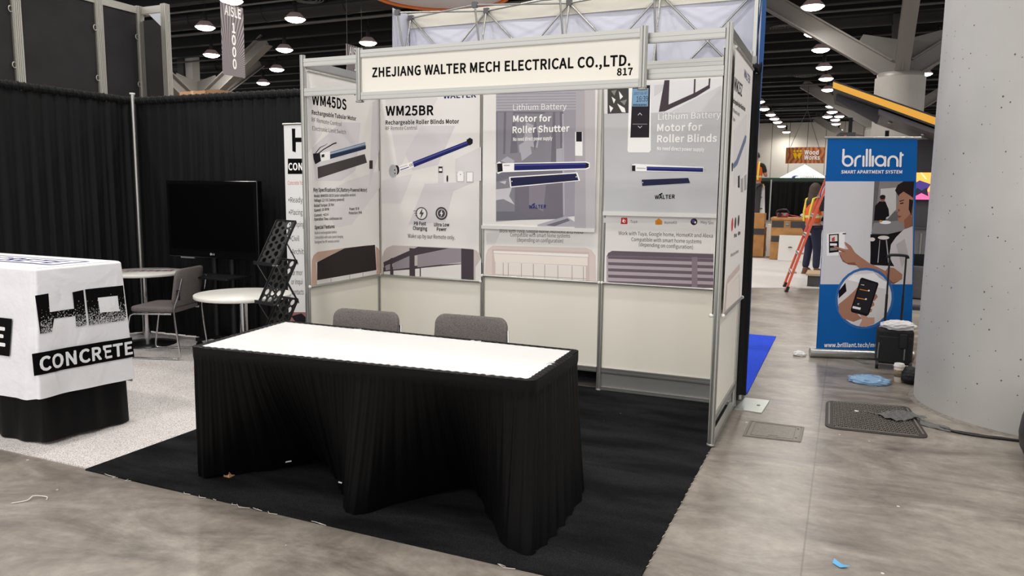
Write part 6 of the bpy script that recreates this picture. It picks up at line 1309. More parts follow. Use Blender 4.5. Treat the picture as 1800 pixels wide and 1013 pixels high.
def aisle_sign(x, y0, z0, label, w_=0.66, h_=1.51):
    t = thing('aisle_sign', label, 'sign', (x, y0, z0), group='hanging aisle signs')
    S = Sheet(lambda a,b,o: (0.008+o, a, b), 0.0008, 0.002)
    S.mb.box(-0.008,0,0,0.008,w_,h_,sign_mat())
    S.t('AISLE',0.10,1.27,0.58,1.27,0.19,'white',0.03)
    for k, c in enumerate('1000'): S.t(c,0.285 if c == '0' else 0.30,0.93-0.255*k,0.40,0.93-0.255*k,0.20,'white',0.035)
    S.mb.build('printed_board', t, True)
    for a in (0.03,w_-0.03):
        MB().tube([(0,a,h_),(0,a,7.35-z0)],0.005,mat('steel_cable','#4a4a4c',0.4,0.6),5).build('cable', t, True)
    return t
aisle_sign(-8.82, 8.24, 3.98, 'grey hanging sign reading AISLE 1000 above the black drape')
aisle_sign(-7.5, 10.88, 3.49, 'grey hanging aisle sign half hidden behind the name board of the booth')
rs_ = thing('hanging_ring_sign', 'round white hanging sign with orange rim above the pop-up wall', 'sign', (-3.09,7.56,5.0))
WR = mat('white_sign_fabric','#e6e4ec',0.6); OR = mat('orange_sign_fabric','#dd7427',0.55)
MB().lathe([(0,0.0),(1.2,0.0),(1.2,0.2),(0,0.2)],(-3.09,7.56,5.0),WR,64).build('underside', rs_)
MB().tube([(-3.09+1.24*math.cos(a*PI/32),7.56+1.24*math.sin(a*PI/32),4.985) for a in range(65)],0.03,OR,10).lathe([(1.24,0.0),(1.26,0.3),(1.25,0.55),(1.22,0.55),(1.23,0.3),(1.21,0.0)],(-3.09,7.56,5.0),OR,64,cap=False).build('rim', rs_)
for a in (0.5,2.6,4.7): MB().tube([(-3.09+1.2*math.cos(a),7.56+1.2*math.sin(a),5.2),(-3.09,7.56,7.35)],0.006,mat('steel_cable','#4a4a4c',0.4,0.6),5).build('cable', rs_)
ro = thing('hanging_ring_sign', 'orange round hanging sign right of the white round sign above the pop-up wall', 'sign', (-2.05,9.3,5.55))
MB().lathe([(0,0.0),(0.55,0.0),(0.66,0.03),(0.70,0.1),(0.70,0.6),(0.6,0.65)],(-2.05,9.3,5.42),OR,48).build('drum', ro)
for a in (0.5,2.6,4.7): MB().tube([(-2.05+.6*math.cos(a),9.3+.6*math.sin(a),6.02),(-2.05,9.3,7.35)],0.006,mat('steel_cable','#4a4a4c',0.4,0.6),5).build('cable', ro)

# ------------------------------------------------------------------ roll-up banner of the aisle stand
bb = thing('rollup_banner', 'blue roll-up banner reading brilliant with a woman touching a wall panel', 'banner', (3.88,3.155,0))
BO = Vector((3.472,3.029,0)); BD = Vector((0.957,0.292,0)).normalized(); BN = Vector((0.292,-0.957,0)).normalized()
def bf(a,b,o): q = BO+BD*a+BN*o; return (q.x,q.y,b)
S = Sheet(bf, 0.00004, 0.0006)
S.mb.prism([(0.045,0.06),(0.90,0.06),(0.81,2.05),(0.03,2.05)],-0.0015,0.0,ink('bblue'),bf)
S.p('bblue',[(0.034,2.050),(0.805,2.053),(0.805,1.665),(0.033,1.658)])
S.p('bblue',[(0.046,0.700),(0.871,0.721),(0.894,0.077),(0.049,0.052)])
S.p('bwall',[(0.033,1.658),(0.810,1.665),(0.861,0.721),(0.046,0.700)])
S.p('kitch',[(0.464,1.662),(0.810,1.665),(0.849,0.879),(0.477,0.892)])
S.p('kitl',[(0.509,1.662),(0.810,1.665),(0.811,1.392),(0.498,1.387)])
S.p('kitw',[(0.523,1.595),(0.657,1.607),(0.671,1.410),(0.603,1.321),(0.533,1.320)])
S.p('dark2',[(0.484,1.303),(0.485,1.439),(0.521,1.481),(0.571,1.482),(0.606,1.409),(0.616,1.347),(0.591,1.336),(0.584,1.305)])
S.o('skin2',0.547,1.507,0.022,0.031,0)
S.o('hair',0.546,1.520,0.025,0.021,0)
S.p('counter',[(0.467,1.188),(0.485,1.282),(0.801,1.319),(0.808,1.236),(0.613,1.180)])
S.p('dark2',[(0.462,1.177),(0.613,1.180),(0.808,1.230),(0.834,0.879),(0.482,0.897)])
S.o('cream',0.580,1.148,0.050,0.018,0)
S.o('cream',0.481,1.130,0.025,0.018,0)
S.p('line',[(0.546,1.126),(0.551,1.126),(0.551,0.915),(0.541,0.915)])
S.p('line',[(0.601,1.127),(0.611,1.127),(0.646,0.917),(0.636,0.917)])
S.o('white',0.585,1.289,0.050,0.016,0)
S.o('amber',0.544,1.299,0.015,0.010,0)
S.p('hair',[(0.649,1.581),(0.670,1.633),(0.717,1.664),(0.810,1.665),(0.813,1.495),(0.766,1.531),(0.715,1.556),(0.687,1.525)])
S.p('skin',[(0.686,1.540),(0.723,1.572),(0.775,1.541),(0.811,1.516),(0.817,1.246),(0.758,1.235),(0.744,1.287),(0.704,1.291),(0.692,1.322),(0.695,1.348),(0.683,1.374),(0.692,1.390),(0.676,1.410),(0.692,1.463)])
S.p('skin2',[(0.747,1.313),(0.798,1.371),(0.816,1.324),(0.818,1.236),(0.758,1.235)])
S.p('dark2',[(0.701,1.468),(0.731,1.473),(0.731,1.463),(0.702,1.458)])
S.p('hair',[(0.695,1.488),(0.734,1.499),(0.734,1.492),(0.696,1.478)])
S.p('lip',[(0.692,1.353),(0.725,1.349),(0.701,1.330)])
S.p('skin3',[(0.681,1.405),(0.700,1.416),(0.707,1.395),(0.692,1.390)])
S.p('hair',[(0.778,1.505),(0.813,1.495),(0.809,1.350),(0.780,1.412)])
S.p('shirt',[(0.642,0.980),(0.649,1.086),(0.689,1.155),(0.749,1.224),(0.826,1.257),(0.861,0.721),(0.806,0.719),(0.671,0.918)])
S.p('shirt2',[(0.694,1.087),(0.765,1.141),(0.811,0.984),(0.759,0.877)])
S.p('white',[(0.073,1.175),(0.234,1.194),(0.248,0.977),(0.086,0.969)])
S.p('line',[(0.180,1.183),(0.183,1.183),(0.196,0.974),(0.193,0.973)])
S.p('dark2',[(0.094,1.170),(0.180,1.177),(0.191,1.008),(0.105,0.996)])
S.p('cream',[(0.105,1.160),(0.170,1.167),(0.174,1.108),(0.108,1.102)])
S.p('redl',[(0.122,1.134),(0.146,1.150),(0.149,1.108),(0.123,1.107)])
S.p('white',[(0.109,1.086),(0.170,1.087),(0.172,1.066),(0.111,1.065)])
S.p('leafg',[(0.112,1.044),(0.178,1.050),(0.179,1.024),(0.114,1.017)])
S.p('dark2',[(0.215,1.183),(0.245,1.184),(0.246,1.173),(0.216,1.173)])
S.p('skin',[(0.141,1.057),(0.151,1.065),(0.207,1.044),(0.263,1.032),(0.276,1.037),(0.248,1.072),(0.234,1.096),(0.240,1.104),(0.249,1.099),(0.297,1.065),(0.336,1.006),(0.380,0.971),(0.477,0.905),(0.563,0.866),(0.618,0.840),(0.639,0.876),(0.692,0.869),(0.769,0.811),(0.770,0.767),(0.696,0.719),(0.649,0.731),(0.515,0.793),(0.420,0.839),(0.380,0.862),(0.338,0.914),(0.269,0.908),(0.230,0.938),(0.215,0.975),(0.196,0.993),(0.193,1.008),(0.224,1.009),(0.168,1.036)])
S.p('skin3',[(0.196,0.993),(0.215,0.975),(0.230,0.938),(0.269,0.908),(0.338,0.914),(0.355,0.894),(0.387,0.864),(0.355,0.886),(0.286,0.892),(0.234,0.919),(0.205,0.971)])
S.p('skin3',[(0.145,1.045),(0.168,1.036),(0.224,1.009),(0.255,1.012),(0.208,1.026),(0.168,1.043)])
S.p('skin3',[(0.618,0.840),(0.649,0.731),(0.696,0.719),(0.747,0.750),(0.691,0.733),(0.658,0.764)])
S.p('skin4',[(0.234,1.096),(0.240,1.104),(0.248,1.094),(0.246,1.083)])
S.o('ring',0.450,0.576,0.263,0.291,0)
S.o('pale',0.450,0.576,0.240,0.267,0)
S.p('white',[(0.289,0.749),(0.336,0.798),(0.537,0.819),(0.634,0.742),(0.628,0.672),(0.547,0.686)])
S.p('pgrey',[(0.501,0.839),(0.579,0.799),(0.644,0.731),(0.566,0.777)])
S.p('dark2',[(0.214,0.640),(0.270,0.722),(0.285,0.641),(0.219,0.570)])
S.p('skin',[(0.222,0.516),(0.299,0.588),(0.361,0.654),(0.380,0.682),(0.397,0.644),(0.358,0.466),(0.440,0.387),(0.366,0.352),(0.272,0.382),(0.226,0.445)])
S.p('skin4',[(0.441,0.371),(0.417,0.430),(0.420,0.457),(0.451,0.447),(0.490,0.399),(0.551,0.401),(0.555,0.342),(0.481,0.307),(0.419,0.316)])
S.p('skin',[(0.517,0.605),(0.551,0.622),(0.568,0.596),(0.536,0.552)])
S.p('skin',[(0.506,0.540),(0.536,0.546),(0.543,0.514),(0.509,0.492)])
S.p('skin',[(0.495,0.481),(0.525,0.481),(0.522,0.454),(0.493,0.437)])
S.p('dark2',[(0.400,0.762),(0.414,0.773),(0.559,0.729),(0.565,0.713),(0.499,0.427),(0.479,0.410),(0.344,0.444),(0.333,0.465)])
S.p('phone',[(0.410,0.752),(0.549,0.718),(0.488,0.432),(0.348,0.465)])
S.p('orange',[(0.401,0.666),(0.483,0.652),(0.484,0.644),(0.402,0.658)])
S.p('orange',[(0.381,0.585),(0.463,0.571),(0.464,0.563),(0.381,0.577)])
S.o('white',0.483,0.652,0.008,0.008,0)
S.o('white',0.463,0.571,0.008,0.008,0)
S.p('white',[(0.351,0.503),(0.423,0.489),(0.419,0.468),(0.347,0.482)])
S.p('line',[(0.390,0.531),(0.405,0.532),(0.406,0.516),(0.391,0.515)])
S.p('white',[(0.408,0.709),(0.439,0.705),(0.439,0.699),(0.409,0.704)])
S.p('white',[(0.165,1.946),(0.167,1.844),(0.186,1.843),(0.184,1.945)])
S.o('white',0.174,1.945,0.010,0.010,0)
S.o('white',0.176,1.843,0.010,0.010,0)
S.p('white',[(0.267,1.846),(0.265,1.859),(0.246,1.853),(0.248,1.844)])
S.p('white',[(0.265,1.859),(0.259,1.871),(0.242,1.861),(0.246,1.853)])
S.p('white',[(0.259,1.871),(0.250,1.882),(0.237,1.868),(0.242,1.861)])
S.p('white',[(0.250,1.882),(0.239,1.890),(0.230,1.873),(0.237,1.868)])
S.p('white',[(0.239,1.890),(0.226,1.895),(0.222,1.876),(0.230,1.873)])
S.p('white',[(0.226,1.895),(0.213,1.897),(0.214,1.877),(0.222,1.876)])
S.p('white',[(0.213,1.897),(0.200,1.895),(0.206,1.876),(0.214,1.877)])
S.p('white',[(0.200,1.895),(0.188,1.890),(0.199,1.873),(0.206,1.876)])
S.p('white',[(0.188,1.890),(0.178,1.882),(0.193,1.868),(0.199,1.873)])
S.p('white',[(0.178,1.882),(0.171,1.871),(0.188,1.861),(0.193,1.868)])
S.p('white',[(0.171,1.871),(0.166,1.858),(0.186,1.853),(0.188,1.861)])
S.p('white',[(0.166,1.858),(0.166,1.845),(0.185,1.845),(0.186,1.853)])
S.p('white',[(0.166,1.845),(0.168,1.831),(0.187,1.836),(0.185,1.845)])
S.p('white',[(0.168,1.831),(0.174,1.818),(0.190,1.829),(0.187,1.836)])
S.p('white',[(0.174,1.818),(0.183,1.808),(0.196,1.822),(0.190,1.829)])
S.p('white',[(0.183,1.808),(0.194,1.799),(0.203,1.817),(0.196,1.822)])
S.p('white',[(0.194,1.799),(0.207,1.794),(0.210,1.814),(0.203,1.817)])
S.p('white',[(0.207,1.794),(0.220,1.792),(0.218,1.813),(0.210,1.814)])
S.p('white',[(0.220,1.792),(0.233,1.794),(0.227,1.814),(0.218,1.813)])
S.p('white',[(0.233,1.794),(0.245,1.800),(0.234,1.817),(0.227,1.814)])
S.p('white',[(0.245,1.800),(0.255,1.808),(0.240,1.822),(0.234,1.817)])
S.p('white',[(0.255,1.808),(0.262,1.819),(0.245,1.829),(0.240,1.822)])
S.p('white',[(0.262,1.819),(0.266,1.832),(0.247,1.837),(0.245,1.829)])
S.p('white',[(0.266,1.832),(0.267,1.844),(0.248,1.846),(0.247,1.837)])
S.o('white',0.257,1.845,0.010,0.010,0)
S.o('white',0.257,1.845,0.010,0.010,0)
S.p('white',[(0.294,1.801),(0.294,1.844),(0.274,1.845),(0.275,1.802)])
S.p('white',[(0.294,1.844),(0.294,1.846),(0.274,1.848),(0.274,1.845)])
S.p('white',[(0.294,1.846),(0.294,1.850),(0.275,1.853),(0.274,1.848)])
S.p('white',[(0.294,1.850),(0.295,1.853),(0.276,1.859),(0.275,1.853)])
S.p('white',[(0.295,1.853),(0.296,1.857),(0.277,1.864),(0.276,1.859)])
S.p('white',[(0.296,1.857),(0.297,1.860),(0.279,1.869),(0.277,1.864)])
S.p('white',[(0.297,1.860),(0.298,1.863),(0.281,1.874),(0.279,1.869)])
S.p('white',[(0.298,1.863),(0.300,1.866),(0.284,1.878),(0.281,1.874)])
S.p('white',[(0.300,1.866),(0.302,1.868),(0.288,1.882),(0.284,1.878)])
S.p('white',[(0.302,1.868),(0.305,1.871),(0.291,1.886),(0.288,1.882)])
S.p('white',[(0.305,1.871),(0.307,1.873),(0.296,1.890),(0.291,1.886)])
S.p('white',[(0.307,1.873),(0.310,1.875),(0.300,1.892),(0.296,1.890)])
S.p('white',[(0.310,1.875),(0.313,1.876),(0.305,1.895),(0.300,1.892)])
S.p('white',[(0.313,1.876),(0.316,1.877),(0.310,1.897),(0.305,1.895)])
S.p('white',[(0.316,1.877),(0.320,1.878),(0.315,1.898),(0.310,1.897)])
S.p('white',[(0.320,1.878),(0.324,1.879),(0.320,1.899),(0.315,1.898)])
S.o('white',0.285,1.802,0.010,0.010,0)
S.o('white',0.322,1.889,0.010,0.010,0)
S.p('white',[(0.343,1.885),(0.347,1.802),(0.366,1.802),(0.362,1.884)])
S.o('white',0.352,1.885,0.010,0.010,0)
S.o('white',0.357,1.802,0.010,0.010,0)
S.p('white',[(0.368,1.946),(0.375,1.803),(0.394,1.802),(0.388,1.946)])
S.o('white',0.378,1.946,0.010,0.010,0)
S.o('white',0.384,1.803,0.010,0.010,0)
S.p('white',[(0.397,1.947),(0.403,1.803),(0.423,1.803),(0.416,1.946)])
S.o('white',0.407,1.946,0.010,0.010,0)
S.o('white',0.413,1.803,0.010,0.010,0)
S.p('white',[(0.424,1.885),(0.428,1.803),(0.447,1.803),(0.444,1.885)])
S.o('white',0.434,1.885,0.010,0.010,0)
S.o('white',0.437,1.803,0.010,0.010,0)
S.p('white',[(0.552,1.848),(0.549,1.861),(0.531,1.855),(0.533,1.846)])
S.p('white',[(0.549,1.861),(0.543,1.873),(0.527,1.863),(0.531,1.855)])
S.p('white',[(0.543,1.873),(0.534,1.884),(0.522,1.870),(0.527,1.863)])
S.p('white',[(0.534,1.884),(0.523,1.892),(0.515,1.875),(0.522,1.870)])
S.p('white',[(0.523,1.892),(0.511,1.897),(0.507,1.878),(0.515,1.875)])
S.p('white',[(0.511,1.897),(0.498,1.899),(0.499,1.879),(0.507,1.878)])
S.p('white',[(0.498,1.899),(0.485,1.897),(0.491,1.878),(0.499,1.879)])
S.p('white',[(0.485,1.897),(0.473,1.892),(0.484,1.874),(0.491,1.878)])
S.p('white',[(0.473,1.892),(0.463,1.883),(0.478,1.869),(0.484,1.874)])
S.p('white',[(0.463,1.883),(0.456,1.873),(0.473,1.863),(0.478,1.869)])
S.p('white',[(0.456,1.873),(0.452,1.860),(0.471,1.855),(0.473,1.863)])
S.p('white',[(0.452,1.860),(0.451,1.846),(0.470,1.847),(0.471,1.855)])
S.p('white',[(0.451,1.846),(0.454,1.833),(0.472,1.838),(0.470,1.847)])
S.p('white',[(0.454,1.833),(0.460,1.820),(0.476,1.830),(0.472,1.838)])
S.p('white',[(0.460,1.820),(0.468,1.810),(0.481,1.824),(0.476,1.830)])
S.p('white',[(0.468,1.810),(0.479,1.801),(0.488,1.819),(0.481,1.824)])
S.p('white',[(0.479,1.801),(0.492,1.796),(0.496,1.816),(0.488,1.819)])
S.p('white',[(0.492,1.796),(0.505,1.795),(0.504,1.815),(0.496,1.816)])
S.p('white',[(0.505,1.795),(0.518,1.796),(0.512,1.816),(0.504,1.815)])
S.p('white',[(0.518,1.796),(0.530,1.802),(0.519,1.819),(0.512,1.816)])
S.p('white',[(0.530,1.802),(0.540,1.810),(0.525,1.824),(0.519,1.819)])
S.p('white',[(0.540,1.810),(0.547,1.821),(0.529,1.831),(0.525,1.824)])
S.p('white',[(0.547,1.821),(0.551,1.834),(0.532,1.839),(0.529,1.831)])
S.p('white',[(0.551,1.834),(0.552,1.846),(0.532,1.848),(0.532,1.839)])
S.o('white',0.542,1.847,0.010,0.010,0)
S.o('white',0.542,1.847,0.010,0.010,0)
S.p('white',[(0.531,1.880),(0.536,1.804),(0.555,1.804),(0.551,1.880)])
S.o('white',0.541,1.880,0.010,0.010,0)
S.o('white',0.545,1.804,0.010,0.010,0)
S.p('white',[(0.583,1.804),(0.582,1.846),(0.562,1.846),(0.564,1.804)])
S.p('white',[(0.582,1.846),(0.581,1.849),(0.562,1.852),(0.562,1.846)])
S.p('white',[(0.581,1.849),(0.582,1.856),(0.563,1.862),(0.562,1.852)])
S.p('white',[(0.582,1.856),(0.584,1.862),(0.567,1.872),(0.563,1.862)])
S.p('white',[(0.584,1.862),(0.587,1.867),(0.572,1.880),(0.567,1.872)])
S.p('white',[(0.587,1.867),(0.591,1.871),(0.579,1.887),(0.572,1.880)])
S.p('white',[(0.591,1.871),(0.596,1.875),(0.587,1.893),(0.579,1.887)])
S.p('white',[(0.596,1.875),(0.602,1.877),(0.597,1.896),(0.587,1.893)])
S.p('white',[(0.602,1.877),(0.608,1.877),(0.607,1.897),(0.597,1.896)])
S.p('white',[(0.608,1.877),(0.614,1.877),(0.617,1.896),(0.607,1.897)])
S.p('white',[(0.614,1.877),(0.620,1.875),(0.627,1.893),(0.617,1.896)])
S.p('white',[(0.620,1.875),(0.625,1.872),(0.636,1.888),(0.627,1.893)])
S.p('white',[(0.625,1.872),(0.630,1.867),(0.644,1.881),(0.636,1.888)])
S.p('white',[(0.630,1.867),(0.634,1.862),(0.650,1.872),(0.644,1.881)])
S.p('white',[(0.634,1.862),(0.637,1.856),(0.655,1.862),(0.650,1.872)])
S.p('white',[(0.637,1.856),(0.639,1.850),(0.658,1.852),(0.655,1.862)])
S.p('white',[(0.639,1.850),(0.639,1.841),(0.659,1.841),(0.658,1.852)])
S.p('white',[(0.639,1.841),(0.641,1.805),(0.660,1.804),(0.659,1.841)])
S.o('white',0.574,1.804,0.010,0.010,0)
S.o('white',0.651,1.804,0.010,0.010,0)
S.p('white',[(0.663,1.919),(0.667,1.803),(0.687,1.802),(0.682,1.918)])
S.o('white',0.673,1.918,0.010,0.010,0)
S.o('white',0.677,1.802,0.010,0.010,0)
S.p('white',[(0.675,1.892),(0.690,1.892),(0.689,1.912),(0.673,1.912)])
S.o('white',0.674,1.902,0.010,0.010,0)
S.o('white',0.689,1.902,0.010,0.010,0)
S.t('SMART APARTMENT SYSTEM',0.165,1.731,0.697,1.736,0.028,'white',0.02)
S.t('www.brilliant.tech/mu',0.114,0.103,0.591,0.121,0.038,'white',0.03)
S.mb.build('printed_sheet', bb)
q0 = BO+BD*(-0.03); 
MB().tube([bf(0.0,2.055,0.0),bf(0.84,2.055,0.0)],0.012,ALU(),12).build('top_rail', bb)
MB().tube([bf(-0.01,0.045,0.0),bf(0.92,0.045,0.0)],0.044,ALU(),20).build('base_cassette', bb)
MB().prism([(0.36,0.0),(0.44,0.0),(0.46,0.22),(0.40,0.22)],0.0,0.006,ALU(),lambda a,b,h:(lambda q:(q.x,q.y,0.001+h))(BO+BD*a+BN*b)).build('swivel_foot', bb)
MB().tube([bf(0.42,0.05,-0.02),bf(0.42,2.05,-0.02)],0.012,ALU(),10).build('pole', bb)

# ------------------------------------------------------------------ dark stand with yellow-striped roof
ds = thing('exhibition_booth', 'dark grey stand with sloping roof edged by a yellow stripe beside the column', 'booth', (5.0,8.6,0))
DG = mat('dark_grey_panel', '#454347', 0.55); YEL = mat('yellow_stripe', '#f0b03a', 0.5); BLK = mat('black_edge', '#1b191b', 0.5)
def roofp(a,b,h):   # a along the slope from the high left tip, b down, h back
    sl = Vector((1.36,0,-0.55)).normalized(); q = Vector((3.395,8.0,3.245))+sl*a+Vector((0,h,-b)); return (q.x,q.y,q.z)
MB().prism([(0,0.0),(2.6,0.0),(2.6,0.025),(0,0.025)],0,2.0,BLK,roofp).build('roof_cap', ds)
MB().prism([(0,0.025),(2.6,0.025),(2.6,0.145),(0,0.115)],0,2.0,YEL,roofp).build('yellow_fascia', ds)
MB().prism([(0,0.115),(2.6,0.145),(2.6,0.175),(0,0.14)],-0.005,2.0,BLK,roofp).build('lower_edge', ds)
MB().prism([(0.05,0.14),(0.75,0.15),(0.7,0.36),(0.05,0.24)],0.4,0.5,DG,roofp).build('bracket_panel', ds)
MB().prism([(0.7,0.17),(2.6,0.19),(2.6,0.25),(0.7,0.24)],0.1,1.8,mat('roof_underside','#5e5b5e',0.5),roofp).build('roof_underside', ds)
for a in (0.9,1.4,1.9):
    q = roofp(a,0.252,0.6); MB().lathe([(0.03,0),(0.035,0.03),(0,0.03)],(q[0],q[1],q[2]-0.02),ALU(),10).build('spot_lamp', ds)
for x in (3.67,4.24,4.54): MB().box(x-0.03,9.7,0.0,x+0.03,9.76,2.95-(x-3.4)*0.4,BLK).build('post', ds)
MB().box(4.30,9.1,0.0,7.0,9.2,2.42,DG).build('back_wall', ds); MB().box(4.30,8.95,0.0,7.0,9.1,1.02,mat('grey_counter_front','#69666a',0.5)).build('counter', ds)
for x in (4.65,4.80): MB().box(x-0.012,8.93,0.55,x+0.012,8.95,0.95,ALUD()).build('handle', ds)
MB().box(4.30,8.9,1.02,7.0,9.1,1.05,DG).build('worktop', ds)
sc = thing('display_screen','bright wall screen with orange picture beside the concrete column','screen',(4.9,8.98,1.5))
MB().box(4.56,8.98,1.47,5.35,9.03,1.91,BLK).build('housing', sc)
def scr(hexc): return mat('screen_'+hexc[1:], hexc, 0.3, emit=1.1)
S = Sheet(lambda a,b,o:(a,8.9795-o,b),0.0004,0.0)
def sp_(c,pts): o=S.nxt(); S.mb.add([S.fn(a,b,o) for a,b in pts],[tuple(range(len(pts)))],scr(c))
sp_('#e8a24a',[(4.57,1.48),(5.34,1.48),(5.34,1.90),(4.57,1.90)]); sp_('#e35a8a',[(4.57,1.48),(5.0,1.48),(4.9,1.6),(4.57,1.62)]); sp_('#3a2a6a',[(4.6,1.70),(4.72,1.78),(4.88,1.72),(4.82,1.6),(4.66,1.62)]); sp_('#1b1424',[(4.64,1.60),(4.70,1.66),(4.76,1.62),(4.83,1.67),(4.86,1.53),(4.76,1.58),(4.66,1.52)]); sp_('#f5d9a0',[(4.72,1.90),(4.74,1.90),(4.82,1.80),(4.80,1.80)])
S.mb.build('picture', sc)

# ------------------------------------------------------------------ luggage, coffee cup, bags at the column foot
lg = thing('rolling_bag', 'black rolling bag with raised telescopic handle in front of the blue banner', 'luggage', (4.16,2.92,0))
LB = mat('black_nylon', '#18181a', 0.7, bump=(90,0.2,0.003))
MB().box(4.015,2.80,0.045,4.31,3.02,0.36,LB).build('body', lg, bev=0.025)
MB().box(4.03,2.782,0.06,4.295,2.802,0.30,LB).build('front_pocket', lg, bev=0.009)
MB().box(4.19,2.765,0.20,4.26,2.79,0.33,BLACKP()).build('side_pouch', lg, bev=0.008)
for x in (4.075,4.205): MB().tube([(x,2.90,0.30),(x,2.90,0.66)],0.011,BLACKM(),10).tube([(x,2.90,0.66),(x,2.90,1.0)],0.008,BLACKM(),10).build('handle_tube', lg)
MB().tube(smooth_path([(4.06,2.90,0.985),(4.068,2.90,1.005),(4.10,2.90,1.012),(4.18,2.90,1.012),(4.212,2.90,1.005),(4.22,2.90,0.985)],4),0.013,BLACKM(),10).build('grip', lg)
for x in (4.03,4.295): MB().tube([(x-.012,2.80,0.04),(x+.012,2.80,0.04)],0.04,BLACKP(),16).build('wheel', lg)
MB().tube([(4.03,2.775,0.10),(4.035,2.77,0.24)],0.007,ALUD(),6).build('zip_pull', lg); MB().tube([(4.24,2.77,0.1),(4.24,2.765,0.2)],0.007,ALUD(),6).build('zip_pull', lg)
def crumple(c, rx, ry, rz, mt, seed, n=18, amp=0.28, floor=None, smooth=False):
    r = random.Random(seed); K = [(Vector((r.uniform(-1,1),r.uniform(-1,1),r.uniform(-1,1))).normalized(), r.uniform(3,9), r.uniform(0,6)) for _ in range(9)]
    mb = MB()
    mb.ball((0,0,0),1,1,1,mt,n)
    V = []
    for v in mb.v:
        d = Vector(v); q = 1+amp*sum(abs(math.sin(d.dot(k)*f_+p_)) for k,f_,p_ in K)/9*2-amp*0.9
        z = c[2]+d.z*rz*q
        if floor is not None: z = max(z, floor+0.001*d.z+0.0015)
        V.append((c[0]+d.x*rx*q, c[1]+d.y*ry*q, z))
    mb.v = V; mb.sm = [smooth]*len(mb.f)
    return mb
tag(crumple((4.18,2.88,0.385),0.13,0.09,0.045,mat('white_tissue','#dedcda',0.8),4).build('crumpled_cloth'),'crumpled white cloth lying on top of the black rolling bag','cloth')
cp = thing('coffee_cup','paper coffee cup with white lid on the floor by the blue plastic bag','cup',(4.178,2.33,0))
MB().lathe([(0.029,0),(0.03,0.003),(0.040,0.135),(0,0.135)],(4.178,2.33,0.0),mat('paper_cup','#cbbfae',0.6),28).build('cup_body', cp)
MB().lathe([(0.0335,0.045),(0.0355,0.046),(0.0405,0.105),(0.0385,0.105)],(4.178,2.33,0.0),mat('cup_sleeve','#6f6350',0.8,noise=(60,'#8a7b64',0.4,0.6)),28).build('sleeve', cp)
MB().lathe([(0.043,0.130),(0.044,0.138),(0.040,0.142),(0.038,0.155),(0.034,0.157),(0.033,0.150),(0,0.150)],(4.178,2.33,0.0),mat('white_plastic','#dddbd6',0.4),28).build('lid', cp)
tag(crumple((4.262,2.33,0.065),0.07,0.09,0.07,LB,9,amp=0.15,floor=0.0).build('black_pouch'),'small black bag on the floor between coffee cup and concrete column','bag')
BAGM = mat('blue_plastic_film','#9cc6ea',0.18,spec=0.8,alpha=0.6)
tag(crumple((3.955,2.20,0.018),0.135,0.105,0.036,BAGM,21,26,0.40,0.0,True).build('plastic_bag'),'crumpled light blue plastic bag on the concrete floor','bag')
tag(crumple((3.37,3.05,0.014),0.052,0.05,0.028,mat('white_tissue','#dedcda',0.8),5,12,0.4,0.0).build('crumpled_paper'),'crumpled white paper on the floor left of the blue banner foot','paper')
tag(MB().add([(3.735,-1.28,0.002),(3.765,-1.315,0.004),(3.805,-1.305,0.014),(3.77,-1.278,0.003),(3.742,-1.25,0.010)],[(0,1,3),(1,2,3),(0,3,4)],mat('blue_paper','#5aa3d6',0.5)).build('paper_scrap', solid=0.001),'torn blue paper scrap on the floor near the bottom edge','paper')
# chair with jacket behind the bag
jc = dup(ch, (4.42,4.02,0.0), -0.15, 'grey chair mostly hidden behind banner and column, carrying a black jacket'); del jc['group']
jk = thing('jacket','black jacket hung over a chair back between banner and column','jacket',(4.4,4.3,0.4))
def jf(u,v):
    a = (u-0.5)*2.6; x = 4.40+0.13*math.sin(a)*(1+0.25*v); y = 4.30+0.08*math.cos(a)*(1+0.3*v); return (x+0.012*math.sin(u*19+v*4), y+0.012*math.sin(u*23), 0.93-0.55*v)
MB().grid(jf,30,16,LB).build('back_panel', jk)
MB().tube(smooth_path([(4.30,4.26,0.88),(4.28,4.24,0.7),(4.29,4.24,0.5),(4.32,4.24,0.4)],4),0.05,LB,10,r2=0.035).build('sleeve', jk)

# ------------------------------------------------------------------ floor hatch, ribbed mat, tape and cable, bin
fh = thing('floor_hatch','grey rectangular floor box lid set in the concrete right of the booth','floor hatch',(3.36,0.47,0))
hq = [(3.18,0.29),(3.528,0.325),(3.532,0.657),(3.184,0.654)]
HG = mat('hatch_grey','#8b857d',0.5,noise=(90,'#7d776f',0.4,0.6),bump=(120,0.5,0.003)); HF = mat('hatch_frame','#6f6a63',0.5)
def lerpq(q,u,v):
    a = Vector(q[0]).lerp(Vector(q[1]),u); b = Vector(q[3]).lerp(Vector(q[2]),u); return a.lerp(b,v)
def ql(q,u0,v0,u1,v1): return [tuple(lerpq(q,u,v)) for u,v in ((u0,v0),(u1,v0),(u1,v1),(u0,v1))]
m_ = MB()
for a in ((0,0,1,.05),(0,.95,1,1),(0,.05,.05,.95),(.95,.05,1,.95)): m_.prism(ql(hq,*a),0,0.005,HF)
m_.build('frame', fh); MB().prism(ql(hq,.06,.06,.94,.94),0,0.0042,HG).build('lid', fh)
m_ = MB()
for a in ((.12,.1,.86,.115),(.12,.885,.86,.9),(.12,.1,.135,.9),(.85,.1,.865,.9),(.42,.06,.43,.2),(.58,.06,.59,.2),(.42,.19,.59,.21)): m_.prism(ql(hq,*a),0.0042,0.006,HF)
m_.build('recess_edges', fh); m_=MB()
